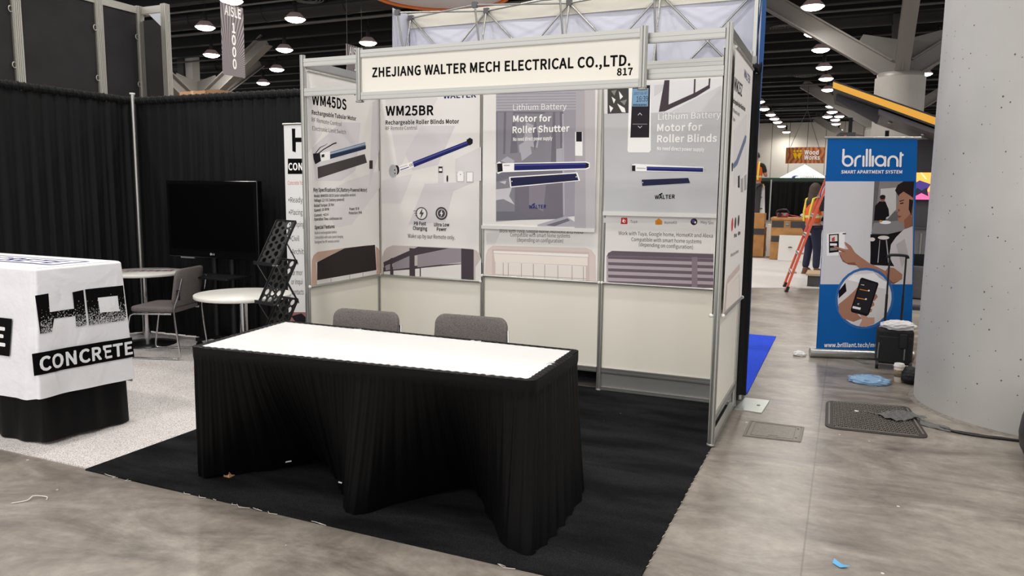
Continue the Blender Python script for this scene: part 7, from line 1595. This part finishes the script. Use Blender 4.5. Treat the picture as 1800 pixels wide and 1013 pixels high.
for v in (.2,.8): 
    p_ = lerpq(hq,.9,v); m_.tube([(p_.x,p_.y,.004),(p_.x,p_.y,.0065)],.008,mat('screw_steel','#4f4c49',.4,.6),10)
m_.build('screw', fh)
um = thing('utility_cover','dark ribbed plastic floor cover with rounded corners beside the concrete column','floor cover',(3.94,1.1,0))
mq = [(3.656,0.70),(4.272,0.742),(4.20,1.52),(3.646,1.425)]
RUB = mat('dark_grey_plastic','#6a635d',0.55,bump=(80,0.3,0.003)); RUBD = mat('darker_plastic','#2f2b28',0.6)
MB().prism([tuple(p) for p in rounded(mq,0.085,6)],0.0005,0.008,RUBD).build('plate', um, bev=0.002)
m_ = MB()
for i in range(22):
    for j in range(15):
        u = 0.08+0.84*(i+.5)/22; v = 0.06+0.88*(j+.5)/15; p_ = lerpq(mq,u,v)
        for s in (-1,1): m_.beam((p_.x+s*0.007,p_.y-0.014,0.010),(p_.x+s*0.001,p_.y+0.014,0.010),0.006,0.009,RUB)
o = m_.build('chevron_ribs', um)
m_ = MB()
for a in ((.03,.10,.05,.90),(.95,.10,.97,.90),(.10,.03,.90,.05),(.10,.95,.90,.97)): m_.prism(ql(mq,*a),0.008,0.012,RUB)
m_.build('rim_rib', um)
tag(MB().add([(3.83,1.17,.0135),(3.86,1.165,.0135),(3.865,1.19,.015),(3.84,1.20,.014)],[(0,1,2,3)],mat('white_tissue','#dedcda',0.8)).build('paper_scrap', solid=0.001),'tiny white scrap lying on the dark ribbed floor cover','paper')
TAPE = mat('grey_gaffer_tape','#5a5a58',0.6,bump=(30,0.4,0.004))
gt = thing('gaffer_tape','torn crumpled grey gaffer tape on the ribbed floor cover','tape',(4.13,1.15,0.012))
def tapef(u,v):
    a = Vector((4.00,1.17)).lerp(Vector((4.27,1.17)),u); x = a.x+0.05*(v-.5); y = a.y+(0.24*math.sin(PI*min(1,u*1.15))+0.05)*(v-.5)+0.012*math.sin(u*23); return (x,y,0.0145+0.010*abs(math.sin(u*15+v*7))+0.006*abs(math.sin(v*13+u*5)))
MB().grid(tapef,16,8,TAPE,False).build('torn_piece', gt, solid=0.001)
def tapeg(u,v):
    x = 3.90+0.16*u; return (x,1.19-0.05*u+0.018*(v-.5)+.008*math.sin(u*9),0.0135+0.005*abs(math.sin(u*12+v*4)))
MB().grid(tapeg,10,3,TAPE,False).build('torn_strip', gt, solid=0.001)
ct = thing('floor_cable','black cable along the floor taped down beside the column','cable',(4.5,1.0,0))
CP = [(4.26,1.10,.012),(4.33,1.045,.010),(4.42,0.975,.010),(4.56,0.935,.010),(4.72,0.935,.010),(5.05,0.93,.010),(5.5,0.87,.010),(6.2,0.7,.010)]
MB().tube(smooth_path(CP,6),0.009,BLACKP(),8).build('cable', ct)
MB().tube(smooth_path([(4.42,0.995,.007),(4.55,0.975,.007),(4.62,0.962,.007),(4.7,0.965,.007),(4.85,0.945,.007),(5.2,0.93,.007)],6),0.006,BLACKP(),8).build('cable', ct)
def tapeh(u,v): return (4.24+0.17*u,1.10-0.09*u+(v-.5)*0.10,0.004+0.018*math.sin(PI*v)+.003*math.sin(u*14+v*5))
MB().grid(tapeh,10,8,TAPE,True).build('tape_patch', ct, solid=0.001)
wb = thing('rubbish_bin','black rounded bin cut off by the right edge of the view','bin',(5.028,0.515,0))
MB().lathe([(0.25,0.0),(0.285,0.02),(0.32,0.09),(0.33,0.17),(0.32,0.26),(0.30,0.33),(0.27,0.36),(0.24,0.37),(0.0,0.37)],(5.028,0.515,0.001),mat('black_rubber','#2a2a2c',0.5),48).build('tub', wb)
MB().lathe([(0.288,0.345),(0.294,0.352),(0.288,0.36),(0.27,0.362)],(5.028,0.515,0.0),BLACKP(),48).build('rim', wb)
th = MB().tube(smooth_path([(0.08,-2.34,.003),(0.12,-2.29,.006),(0.11,-2.25,.012),(0.16,-2.22,.005),(0.19,-2.24,.003)],5),0.003,thr,6).build('loose_thread'); tag(th,'loose white thread on the bare concrete at lower left','thread')

# ------------------------------------------------------------------ step ladders
def stepladder(name, label, loc, rz, hgt, rails, steps, rearm, group=None, nsteps=7):
    t = thing(name, label, 'ladder', loc, rz, group)
    w0, w1, run = 0.33, 0.19, hgt*0.30            # half widths, run of the climbing side
    for s in (-1,1):
        a = Vector((0,s*w0,0.0)); b = Vector((run,s*w1,hgt)); mb = MB().beam(a+Vector((0,0,.03)),b,0.030,0.125,rails,up=(0,1,0))
        ra_ = mb.build('rail', t, True)
        MB().beam(a+Vector((0,0,0.001)),a+(b-a)*0.035,0.044,0.15,BLACKP(),up=(0,1,0)).build('rubber_foot', ra_, True)
        c_ = Vector((run*1.95,s*w0*0.95,0.0)); MB().beam(c_+Vector((0,0,.02)),b+Vector((0.03,0,-0.05)),0.025,0.05,rearm,up=(0,1,0)).build('rear_leg', t, True)
    for k in range(1,nsteps+1):
        f_ = k/(nsteps+1); hw = w0+(w1-w0)*f_; x = run*f_; z = hgt*f_
        MB().box(x-0.035,-hw,z-0.012,x+0.05,hw,z+0.012,steps).box(x-0.035,-hw,z-0.035,x-0.03,hw,z+0.012,steps).build('step', t, True)
    for k in range(1,4):
        f_ = k/4.5; MB().beam((run*1.95-f_*run*0.92,-w0*(1-.4*f_),hgt*f_),(run*1.95-f_*run*0.92,w0*(1-.4*f_),hgt*f_),0.02,0.03,steps).build('brace', t, True)
    MB().box(run-0.08,-w1-0.03,hgt-0.01,run+0.14,w1+0.03,hgt+0.05,mat('ladder_top_'+rails.name,'#d6b23a' if 'silver' in rails.name else '#3a3a3c',0.5)).build('top_cap', t, True)
    return t
FIBO = mat('orange_fibreglass','#cf5a40',0.5); STP = mat('ladder_step','#c3b9b0',0.45,0.3)
ol = stepladder('step_ladder','orange step ladder leaning in the aisle left of the blue banner',(2.86,8.40,0.001),0.12,2.44,FIBO,STP,mat('dark_ladder_leg','#8a3f33',0.5))
RAIL = [c_ for c_ in ol.children if c_.name.startswith('rail')][0]
def onrail(z, wd, ht, hexc, nm, off=0.0):
    f_ = z/2.44; x = 0.732*f_; y = -(0.33-0.14*f_)
    mb = MB(); a = Vector((x-0.3*ht/2,y,z-ht/2)); b = Vector((x+0.3*ht/2,y+0.02*ht,z+ht/2))
    mb.beam(a+Vector((0,-0.0165-off,0)),b+Vector((0,-0.0165-off,0)),0.002,wd,mat('sticker_'+hexc[1:],hexc,0.45),up=(0,1,0)); return mb.build(nm, RAIL, True)
onrail(1.05,0.085,0.20,'#dcd7d2','label_sticker'); onrail(0.80,0.08,0.12,'#d9d4cf','label_sticker'); onrail(0.58,0.075,0.18,'#d8b13c','label_sticker')
def oval(z,rx,rz,hexc,off):
    f_ = z/2.44; x = 0.732*f_; y = -(0.33-0.14*f_)-0.0175-off
    pts = [(x+0.29*rz*math.sin(a*PI/12)+rx*math.cos(a*PI/12), z+rz*math.sin(a*PI/12)) for a in range(24)]
    return MB().prism(pts,0,0.001,mat('sticker_'+hexc[1:],hexc,0.45),lambda a,b,h:(a,y-h,b))
oval(1.60,0.045,0.14,'#2b3a86',0).build('maker_badge', RAIL, True); oval(1.60,0.033,0.11,'#e6e2de',0.0012).build('maker_badge', RAIL, True)
onrail(1.60,0.012,0.13,'#2b2b30','maker_badge',0.004)
for z in (0.82,0.79,1.09,1.06,1.02,0.60): onrail(z,0.038,0.012,'#4a4442','label_print',0.003)
bl = stepladder('step_ladder','silver and blue step ladder carrying a worker by the far drape',(1.46,15.70,0.0),PI/2,1.75,mat('silver_rail','#c6c5c2',0.4,0.4),mat('white_steps','#dcdad6',0.4,0.2),mat('blue_fibreglass','#3f4f9f',0.5),nsteps=5)

# ------------------------------------------------------------------ people
def skin_chain(name, joints, edges, mt, parent, sub=2, root=0):
    bm = bmesh.new(); lay = bm.verts.layers.skin.verify(); vs_ = []
    off = Vector(parent.location)
    for j, (p_, r_) in enumerate(joints):
        v = bm.verts.new(Vector(p_)-off); rr_ = (r_,r_) if not isinstance(r_,tuple) else r_
        v[lay].radius = rr_; v[lay].use_root = (j == root); vs_.append(v)
    for a,b in edges: bm.edges.new((vs_[a],vs_[b]))
    me = bpy.data.meshes.new(name); bm.to_mesh(me); bm.free(); me.materials.append(mt)
    o = bpy.data.objects.new(name, me); COL.objects.link(o); o.parent = parent
    md = o.modifiers.new('skin','SKIN'); md.use_smooth_shade = True
    m2 = o.modifiers.new('sub','SUBSURF'); m2.levels = sub; m2.render_levels = sub
    return o
SKN = mat('skin_tone','#b98268',0.55)
def person(label, base, face, h, armL, armR, feet, hairlen, top, trousers, shoes, vest):
    # joints are given in a local frame: x right of the person, y forward, z up; face = heading angle
    t = thing('person', label, 'person', base)
    B = Vector(base); c, s = math.cos(face), math.sin(face); k = h/1.72
    def W_(x,y,z): return B+Vector((c*x-s*y, s*x+c*y, z))*k
    def G(p): return W_(*p)
    fl, fr = feet
    J = [((0,0,0.93),(.135*k,.10*k)),((0,0,1.10),(.125*k,.095*k)),((0,0.0,1.28),(.15*k,.10*k)),((0,0.0,1.42),(.10*k,.075*k)),((0,0.01,1.49),(.05*k,.05*k)),((0,0.03,1.60),(.075*k,.09*k)),((0,0.025,1.675),(.06*k,.075*k)),
         ((-.19,0,1.39),.055*k),((.19,0,1.39),.055*k)]
    J = [(G(p),r_) for p,r_ in J]; E = [(0,1),(1,2),(2,3),(3,4),(4,5),(5,6),(3,7),(3,8)]
    for (el,ha),sh in ((armL,7),(armR,8)):
        n0 = len(J); e_ = Vector(el); h_ = Vector(ha); d = (h_-e_).normalized()
        J += [(G(el),.042*k),(G(ha),.028*k),(G(h_+d*0.05),.034*k),(G(h_+d*0.10),.028*k)]; E += [(sh,n0),(n0,n0+1),(n0+1,n0+2),(n0+2,n0+3)]
        # fingers and thumb
        side = Vector((d.z,0,-d.x)) if abs(d.x)+abs(d.z) > 0.1 else Vector((1,0,0)); side.normalize()
        for q,ln in ((-1.5,.060),(-.5,.072),(.5,.068),(1.5,.054)):
            m0 = len(J); r0 = h_+d*0.105+side*(q*0.017); J += [(G(r0),.009*k),(G(r0+d*ln*.6+Vector((0,.006,0))),.0085*k),(G(r0+d*ln+Vector((0,.018,0))),.007*k)]; E += [(n0+3,m0),(m0,m0+1),(m0+1,m0+2)]
        m0 = len(J); r0 = h_+d*0.05+side*0.035; J += [(G(r0),.011*k),(G(r0+d*0.045+side*.02),.009*k)]; E += [(n0+2,m0),(m0,m0+1)]
    for sx,ft in ((-1,fl),(1,fr)):
        n0 = len(J); kn = Vector((sx*.10,.03,.5)).lerp(Vector(ft)+Vector((0,.03,.5)),.4)
        J += [(G((sx*.095,0,.86)),.10*k),(G(kn),.062*k),(G(Vector(ft)+Vector((0,-.01,.09))),.042*k),(G(Vector(ft)+Vector((0,.05,.04))),.04*k),(G(Vector(ft)+Vector((0,.16,.03))),.03*k)]
        E += [(0,n0),(n0,n0+1),(n0+1,n0+2),(n0+2,n0+3),(n0+3,n0+4)]
    skin_chain('body', J, E, SKN, t)
    # face: nose, ears, eyes
    fm = MB()
    fm.ball(G((0,.125,1.595)),.012*k,.012*k,.02*k,SKN,6)
    for sx in (-1,1): fm.ball(G((sx*.077,.02,1.60)),.012*k,.012*k,.028*k,SKN,6); fm.ball(G((sx*.03,.112,1.615)),.009*k,.009*k,.007*k,mat('eye_dark','#2a1d18',0.3),6)
    fm.ball(G((0,.118,1.555)),.02*k,.02*k,.006*k,mat('lips','#8f5247',0.5),6); fm.build('face', t)
    # hair
    r_ = random.Random(3); hm = MB(); HM = mat('dark_brown_hair','#43322b',0.6)
    hp_ = [(0.0,hairlen),(.3,hairlen),(.7,.66),(1.0,1.0)]
    def hf(u,v):
        a = u*2*PI; front = max(0,math.sin(a))**2; zb = 1.62+0.03*front if True else 0
        zb = (1.66 if front > .25 else hairlen); zt = 1.745; q = v
        z = zb*(1-q)+zt*q; dome = math.sqrt(max(0,1-((z-1.62)/.13)**2)) if z > 1.62 else 1.0
        rr_ = (.098+.03*max(0,(1.62-z)/.25))*(dome*0.98+0.02); rr_ *= 1+.05*math.sin(a*7+z*30)+.06*math.sin(a*13+2*math.sin(z*40))*(1-v)+.04*math.sin(z*55+a*3)*(1-v)
        return G((rr_*math.cos(a), rr_*1.08*math.sin(a)+.01, z))
    hm.grid(hf,36,14,HM); hm.build('hair', t)
    # top, vest, trousers, shoes as clothing over the body
    TJ = [((0,0,0.95),(.145*k,.11*k)),((0,0,1.12),(.137*k,.107*k)),((0,0,1.29),(.165*k,.115*k)),((0,0,1.415),(.115*k,.088*k)),((-.195,0,1.395),.068*k),((.195,0,1.395),.068*k)]
    TJ = [(G(p),q) for p,q in TJ]; TE = [(0,1),(1,2),(2,3),(3,4),(3,5)]
    for (el,ha),sh in ((armL,4),(armR,5)):
        n0 = len(TJ); s0 = Vector((-.195 if sh == 4 else .195,0,1.395)); TJ.append((G(s0.lerp(Vector(el),.75)),.058*k)); TE.append((sh,n0))
    skin_chain('shirt', TJ, TE, top, t)
    PJ = [((0,0,0.95),(.15*k,.115*k))]; PE = []
    for sx,ft in ((-1,fl),(1,fr)):
        n0 = len(PJ); kn = Vector((sx*.10,.03,.5)).lerp(Vector(ft)+Vector((0,.03,.5)),.4); PJ += [((sx*.095,0,.86),.112*k),(tuple(kn),.078*k),(tuple(Vector(ft)+Vector((0,-.01,.10))),.068*k)]; PE += [(0,n0),(n0,n0+1),(n0+1,n0+2)]
    skin_chain('trousers', [(G(p),q) for p,q in PJ], PE, trousers, t)
    for ft in (fl,fr):
        bo = MB(); f0 = Vector(ft)
        def shoe(u,v):
            a = u*2*PI; zz = v*0.12; rx = (.052 if v < .5 else .05-.0*v); ln = (.15-.09*v); return G((f0.x+rx*math.cos(a), f0.y+.06-.05*v+ln*math.sin(a), f0.z+zz))
        bo.grid(shoe,18,5,shoes); bo.add([shoe(i/18,0) for i in range(18)],[tuple(range(18))[::-1]],shoes).build('shoe', t)
    if vest:
        HV = mat('hi_vis_orange','#e2602a',0.7); YV = mat('reflective_yellow','#e3d04a',0.5); SV = mat('reflective_silver','#d9d8cf',0.35)
        vm = MB()
        def vf(u,v):
            a = u*2*PI; z = 1.0+.44*v; wx = .165+.02*math.sin(PI*v)-(.03*max(0,v-.75)/.25); wy = .128+.012*math.sin(PI*v)-(.03*max(0,v-.75)/.25); return G((wx*math.cos(a),wy*math.sin(a),z))
        vm.grid(vf,36,12,HV); sv_ = vm.build('safety_vest', t)
        for z0,z1,mm_ in ((.18,.30,YV),(.215,.265,SV)):
            e_ = .004 if mm_ is YV else .007; b_ = MB()
            def bfv(u,v,z0=z0,z1=z1,e_=e_): 
                a = u*2*PI; q = z0+(z1-z0)*v; wx = .165+.02*math.sin(PI*q)+e_; wy = .128+.012*math.sin(PI*q)+e_; return G((wx*math.cos(a),wy*math.sin(a),1.0+.44*q))
            b_.grid(bfv,36,2,mm_); b_.build('reflective_band', sv_)
        for sx in (-1,1):
            b_ = MB().tube([G((sx*.085,-.137,1.02)),G((sx*.09,-.14,1.2)),G((sx*.10,-.09,1.44)),G((sx*.10,.0,1.475)),G((sx*.10,.09,1.44)),G((sx*.09,.14,1.2))],.022*k,YV,8); b_.build('reflective_band', sv_)
    return t
person('person in orange safety vest and dark trousers standing on the silver and blue ladder',(1.49,15.90,0.889),0.0,1.70,((-.27,.05,1.13),(-.22,.24,1.22)),((.27,.04,1.12),(.20,.25,1.2)),((-.10,0,0.0),(.10,0.0,0.0)),1.60,mat('black_shirt','#1b1a1c',0.8),mat('charcoal_trousers','#3b3a3c',0.85),mat('black_shoe','#161616',0.6),True)
person('person with dark wavy hair, orange vest and navy trousers behind the orange ladder',(3.12,11.05,0.009),-0.9,1.73,((-.27,.03,1.12),(-.20,.20,1.0)),((.27,.05,1.12),(.18,.24,1.02)),((-.11,-.02,0.0),(.11,.06,0.0)),1.36,mat('black_shirt','#1b1a1c',0.8),mat('navy_trousers','#20233c',0.85),mat('brown_boot','#6e4a32',0.7),True)
# ------------------------------------------------------------------ crates and things far down the aisle
WD = mat('plywood','#b98852',0.7,noise=(6,'#a87743',0.35,0.65)); STR = mat('dark_strap','#3a3839',0.7)
cr = thing('wooden_crate','large plywood crate with dark felt bands and a white board leaning on it','crate',(2.5,14.5,0.008))
MB().box(2.10,14.15,0.012,2.92,14.9,0.94,WD).build('body', cr, bev=0.01); MB().box(2.08,14.13,0.94,2.94,14.92,1.0,WD).build('lid', cr, bev=0.012)
for x0,x1,z0,z1 in ((2.115,2.38,.77,.92),(2.53,2.90,.77,.92),(2.115,2.38,.43,.57),(2.53,2.90,.43,.57)): MB().box(x0,14.143,z0,x1,14.152,z1,STR).build('felt_band', cr)
for z in (.84,.52): MB().box(2.42,14.135,z-.05,2.50,14.152,z+.05,ALUD()).tube([(2.43,14.13,z),(2.49,14.13,z)],0.018,ALUD(),8).build('latch', cr)
wbd = thing('foam_board','white square board with a black round hole leaning on the plywood crate','board',(2.58,13.98,0.01))
MB().prism([(2.30,.012),(2.86,.012),(2.88,.60),(2.31,.60)],0,.03,mat('white_foam','#dad7d3',0.6),lambda a,b,h:(a,13.92+.13*b+h,b)).build('panel', wbd)
MB().tube([(2.56,13.955,.32),(2.56,13.957,.325)],.045,mat('hole_black','#151416',0.8),20).build('hole', wbd)
tl = thing('power_tool','red power tool lying on the plywood crate','tool',(2.34,14.4,1.0))
RED = mat('red_tool_plastic','#a52537',0.45)
MB().box(2.20,14.3,1.002,2.45,14.5,1.10,RED).build('housing', tl, bev=0.02)
MB().tube(smooth_path([(2.19,14.4,1.06),(2.20,14.4,1.15),(2.30,14.4,1.18),(2.42,14.4,1.17),(2.46,14.4,1.09)],4),.018,BLACKP(),8).build('handle', tl); MB().tube([(2.27,14.29,1.06),(2.27,14.31,1.06)],.05,BLACKP(),14).tube([(2.38,14.285,1.07),(2.38,14.31,1.07)],.035,ALUD(),14).build('fan_cover', tl)
MB().tube(smooth_path([(2.44,14.42,1.06),(2.6,14.45,1.035),(2.72,14.45,1.012)],4),.012,RED,8).build('hose', tl)
cw = MB()
for i in range(5): cw.tube([(2.815+(.07+.006*i)*math.cos(a*PI/8),14.42+(.06)*math.sin(a*PI/8),1.016+.014*i+.02*math.sin(a*.8+i)) for a in range(17)],.011,mat('white_cord','#dedbd6',0.6),6)
tag(cw.build('cord_coil'),'coil of white cord on the plywood crate','cord')
tag(MB().box(1.40,14.85,0.012,1.89,15.5,0.72,WD).box(1.40,14.842,.55,1.89,14.85,.70,STR).build('wooden_crate'),'small plywood crate with dark top band, lower one left of the large crate','crate')
tag(MB().box(1.42,14.87,0.722,1.875,15.3,1.07,WD).build('wooden_crate'),'plywood crate stacked on the small crate left of the large one','crate')
tag(MB().box(1.95,14.95,0.012,2.07,15.3,0.80,mat('white_box','#d6d4d0',0.6)).build('white_carton'),'white carton between the stacked small crates and the large crate','box')
pf = thing('wooden_platform','low grey box with plywood top at the foot of the orange ladder','platform',(3.5,9.2,0.009))
MB().box(3.17,8.95,0.0095,4.2,9.6,0.19,mat('grey_box_side','#4c4a4b',0.7)).build('body', pf); MB().box(3.14,8.92,0.19,4.22,9.62,0.225,mat('pale_plywood','#c8b093',0.6)).build('lid', pf)
drape('drape','black drape line far back below the white tent peak',(-8,43),(12,43),2.33,0.02,0.5,0.10,seed=11)
u3 = thing('drape_upright','thin silver upright of the far black drape left of the woman','pole',(-0.45,42.5,0)); MB().tube([(-0.45,42.5,0),(-0.45,42.5,2.4)],.05,ALU(),10).build('pipe', u3); MB().box(-.7,42.35,0,-.2,42.65,.02,ALUD()).build('base_plate', u3)
tag(MB().box(-8,43.4,2.3,3,43.5,2.52,mat('dark_green_paint','#2c4a3a',0.6)).box(-8,43.42,0,-7.9,43.48,2.3,mat('dark_green_paint','#2c4a3a',0.6)).box(2.9,43.42,0,3,43.48,2.3,mat('dark_green_paint','#2c4a3a',0.6)).build('green_fascia'),'dark green fascia board above the far black drape','board')
tn = thing('canopy_tent','white peaked canopy tent roof above the far black drape','tent',(1.25,46.5,0))
TX = mat('white_canopy','#dddcdf',0.6)
px, py_ = 1.15, 46.4
MB().add([(px-1.6,45.0,2.42),(px+1.6,45.0,2.42),(px+1.6,48.0,2.42),(px-1.6,48.0,2.42),(px,46.5,3.42)],[(0,1,4),(1,2,4),(2,3,4),(3,0,4)],TX).add([(px-1.6,45,2.42),(px+1.6,45,2.42),(px+1.6,45,2.2),(px-1.6,45,2.2)],[(0,3,2,1)],TX).build('roof', tn)
for x in (px-1.55,px+1.55):
    for y in (45.05,47.95): MB().tube([(x,y,0),(x,y,2.42)],.025,ALU(),8).build('leg', tn)
def tsl(a,b,o): return (a, 45.0+1.5*(b-2.42)-o*1.0-0.004, b+o*0.5)
S = Sheet(tsl,0.002,0.006); S.o('navy',0.70,2.58,0.20,0.13); S.p('white',[(0.68,2.53),(1.0,2.50),(1.0,2.64),(0.72,2.64)]); S.t('COMWELL',0.98,2.55,2.05,2.55,0.14,'icon',0.0); S.t('SYSTEMS',1.15,2.47,1.8,2.47,0.05,'line',0.0); S.mb.build('printed_logo', tn)
wwd = thing('hanging_sign','brown wood-print hanging sign reading Wood Works in white','sign',(1.7,35.0,3.05))
def wf(a,b,o): return (a, 35.0+0.25*((a-1.68)/0.88)**2-o, b)
def woodsign():
    m = mat('wood_print','#a8673c',0.55); n = m.node_tree.nodes; L = m.node_tree.links.new
    tc = n.new('ShaderNodeTexCoord'); wv = n.new('ShaderNodeTexWave'); wv.inputs['Scale'].default_value = 1.6; wv.inputs['Distortion'].default_value = 9; L(tc.outputs['Object'], wv.inputs['Vector'])
    r = n.new('ShaderNodeValToRGB'); r.color_ramp.elements[0].color = lin('#8a4420'); r.color_ramp.elements[1].color = lin('#cf8048'); L(wv.outputs['Fac'], r.inputs[0]); L(r.outputs[0], n['Principled BSDF'].inputs['Base Color']); return m
S = Sheet(wf,0.003,0.006); S.mb.grid(lambda u,v: wf(0.80+1.77*u,3.05+0.77*v,0.0),20,2,woodsign()); S.mb.grid(lambda u,v: wf(0.80+1.77*(1-u),3.05+0.77*v,-0.05),20,2,woodsign())
for i in range(3): S.o('gold',1.20+0.145*i,3.64,0.055,0.055)
S.p('gold',[(1.13,3.55),(1.56,3.55),(1.44,3.25),(1.345,3.42),(1.25,3.25)]); S.p('wood1',[(1.29,3.56),(1.40,3.56),(1.345,3.44)])
S.t('Wood',1.66,3.47,2.30,3.47,0.20,'white',0.05); S.t('Works',1.66,3.23,2.36,3.23,0.20,'white',0.05); S.mb.build('printed_panel', wwd)
for x in (1.0,2.3): cable('cable',[(x,35.1,3.82),(1.68,35.0,5.6)],wwd,0.012)
cable('cable',[(1.68,35.0,5.6),(1.68,35.0,7.35)],wwd,0.012)
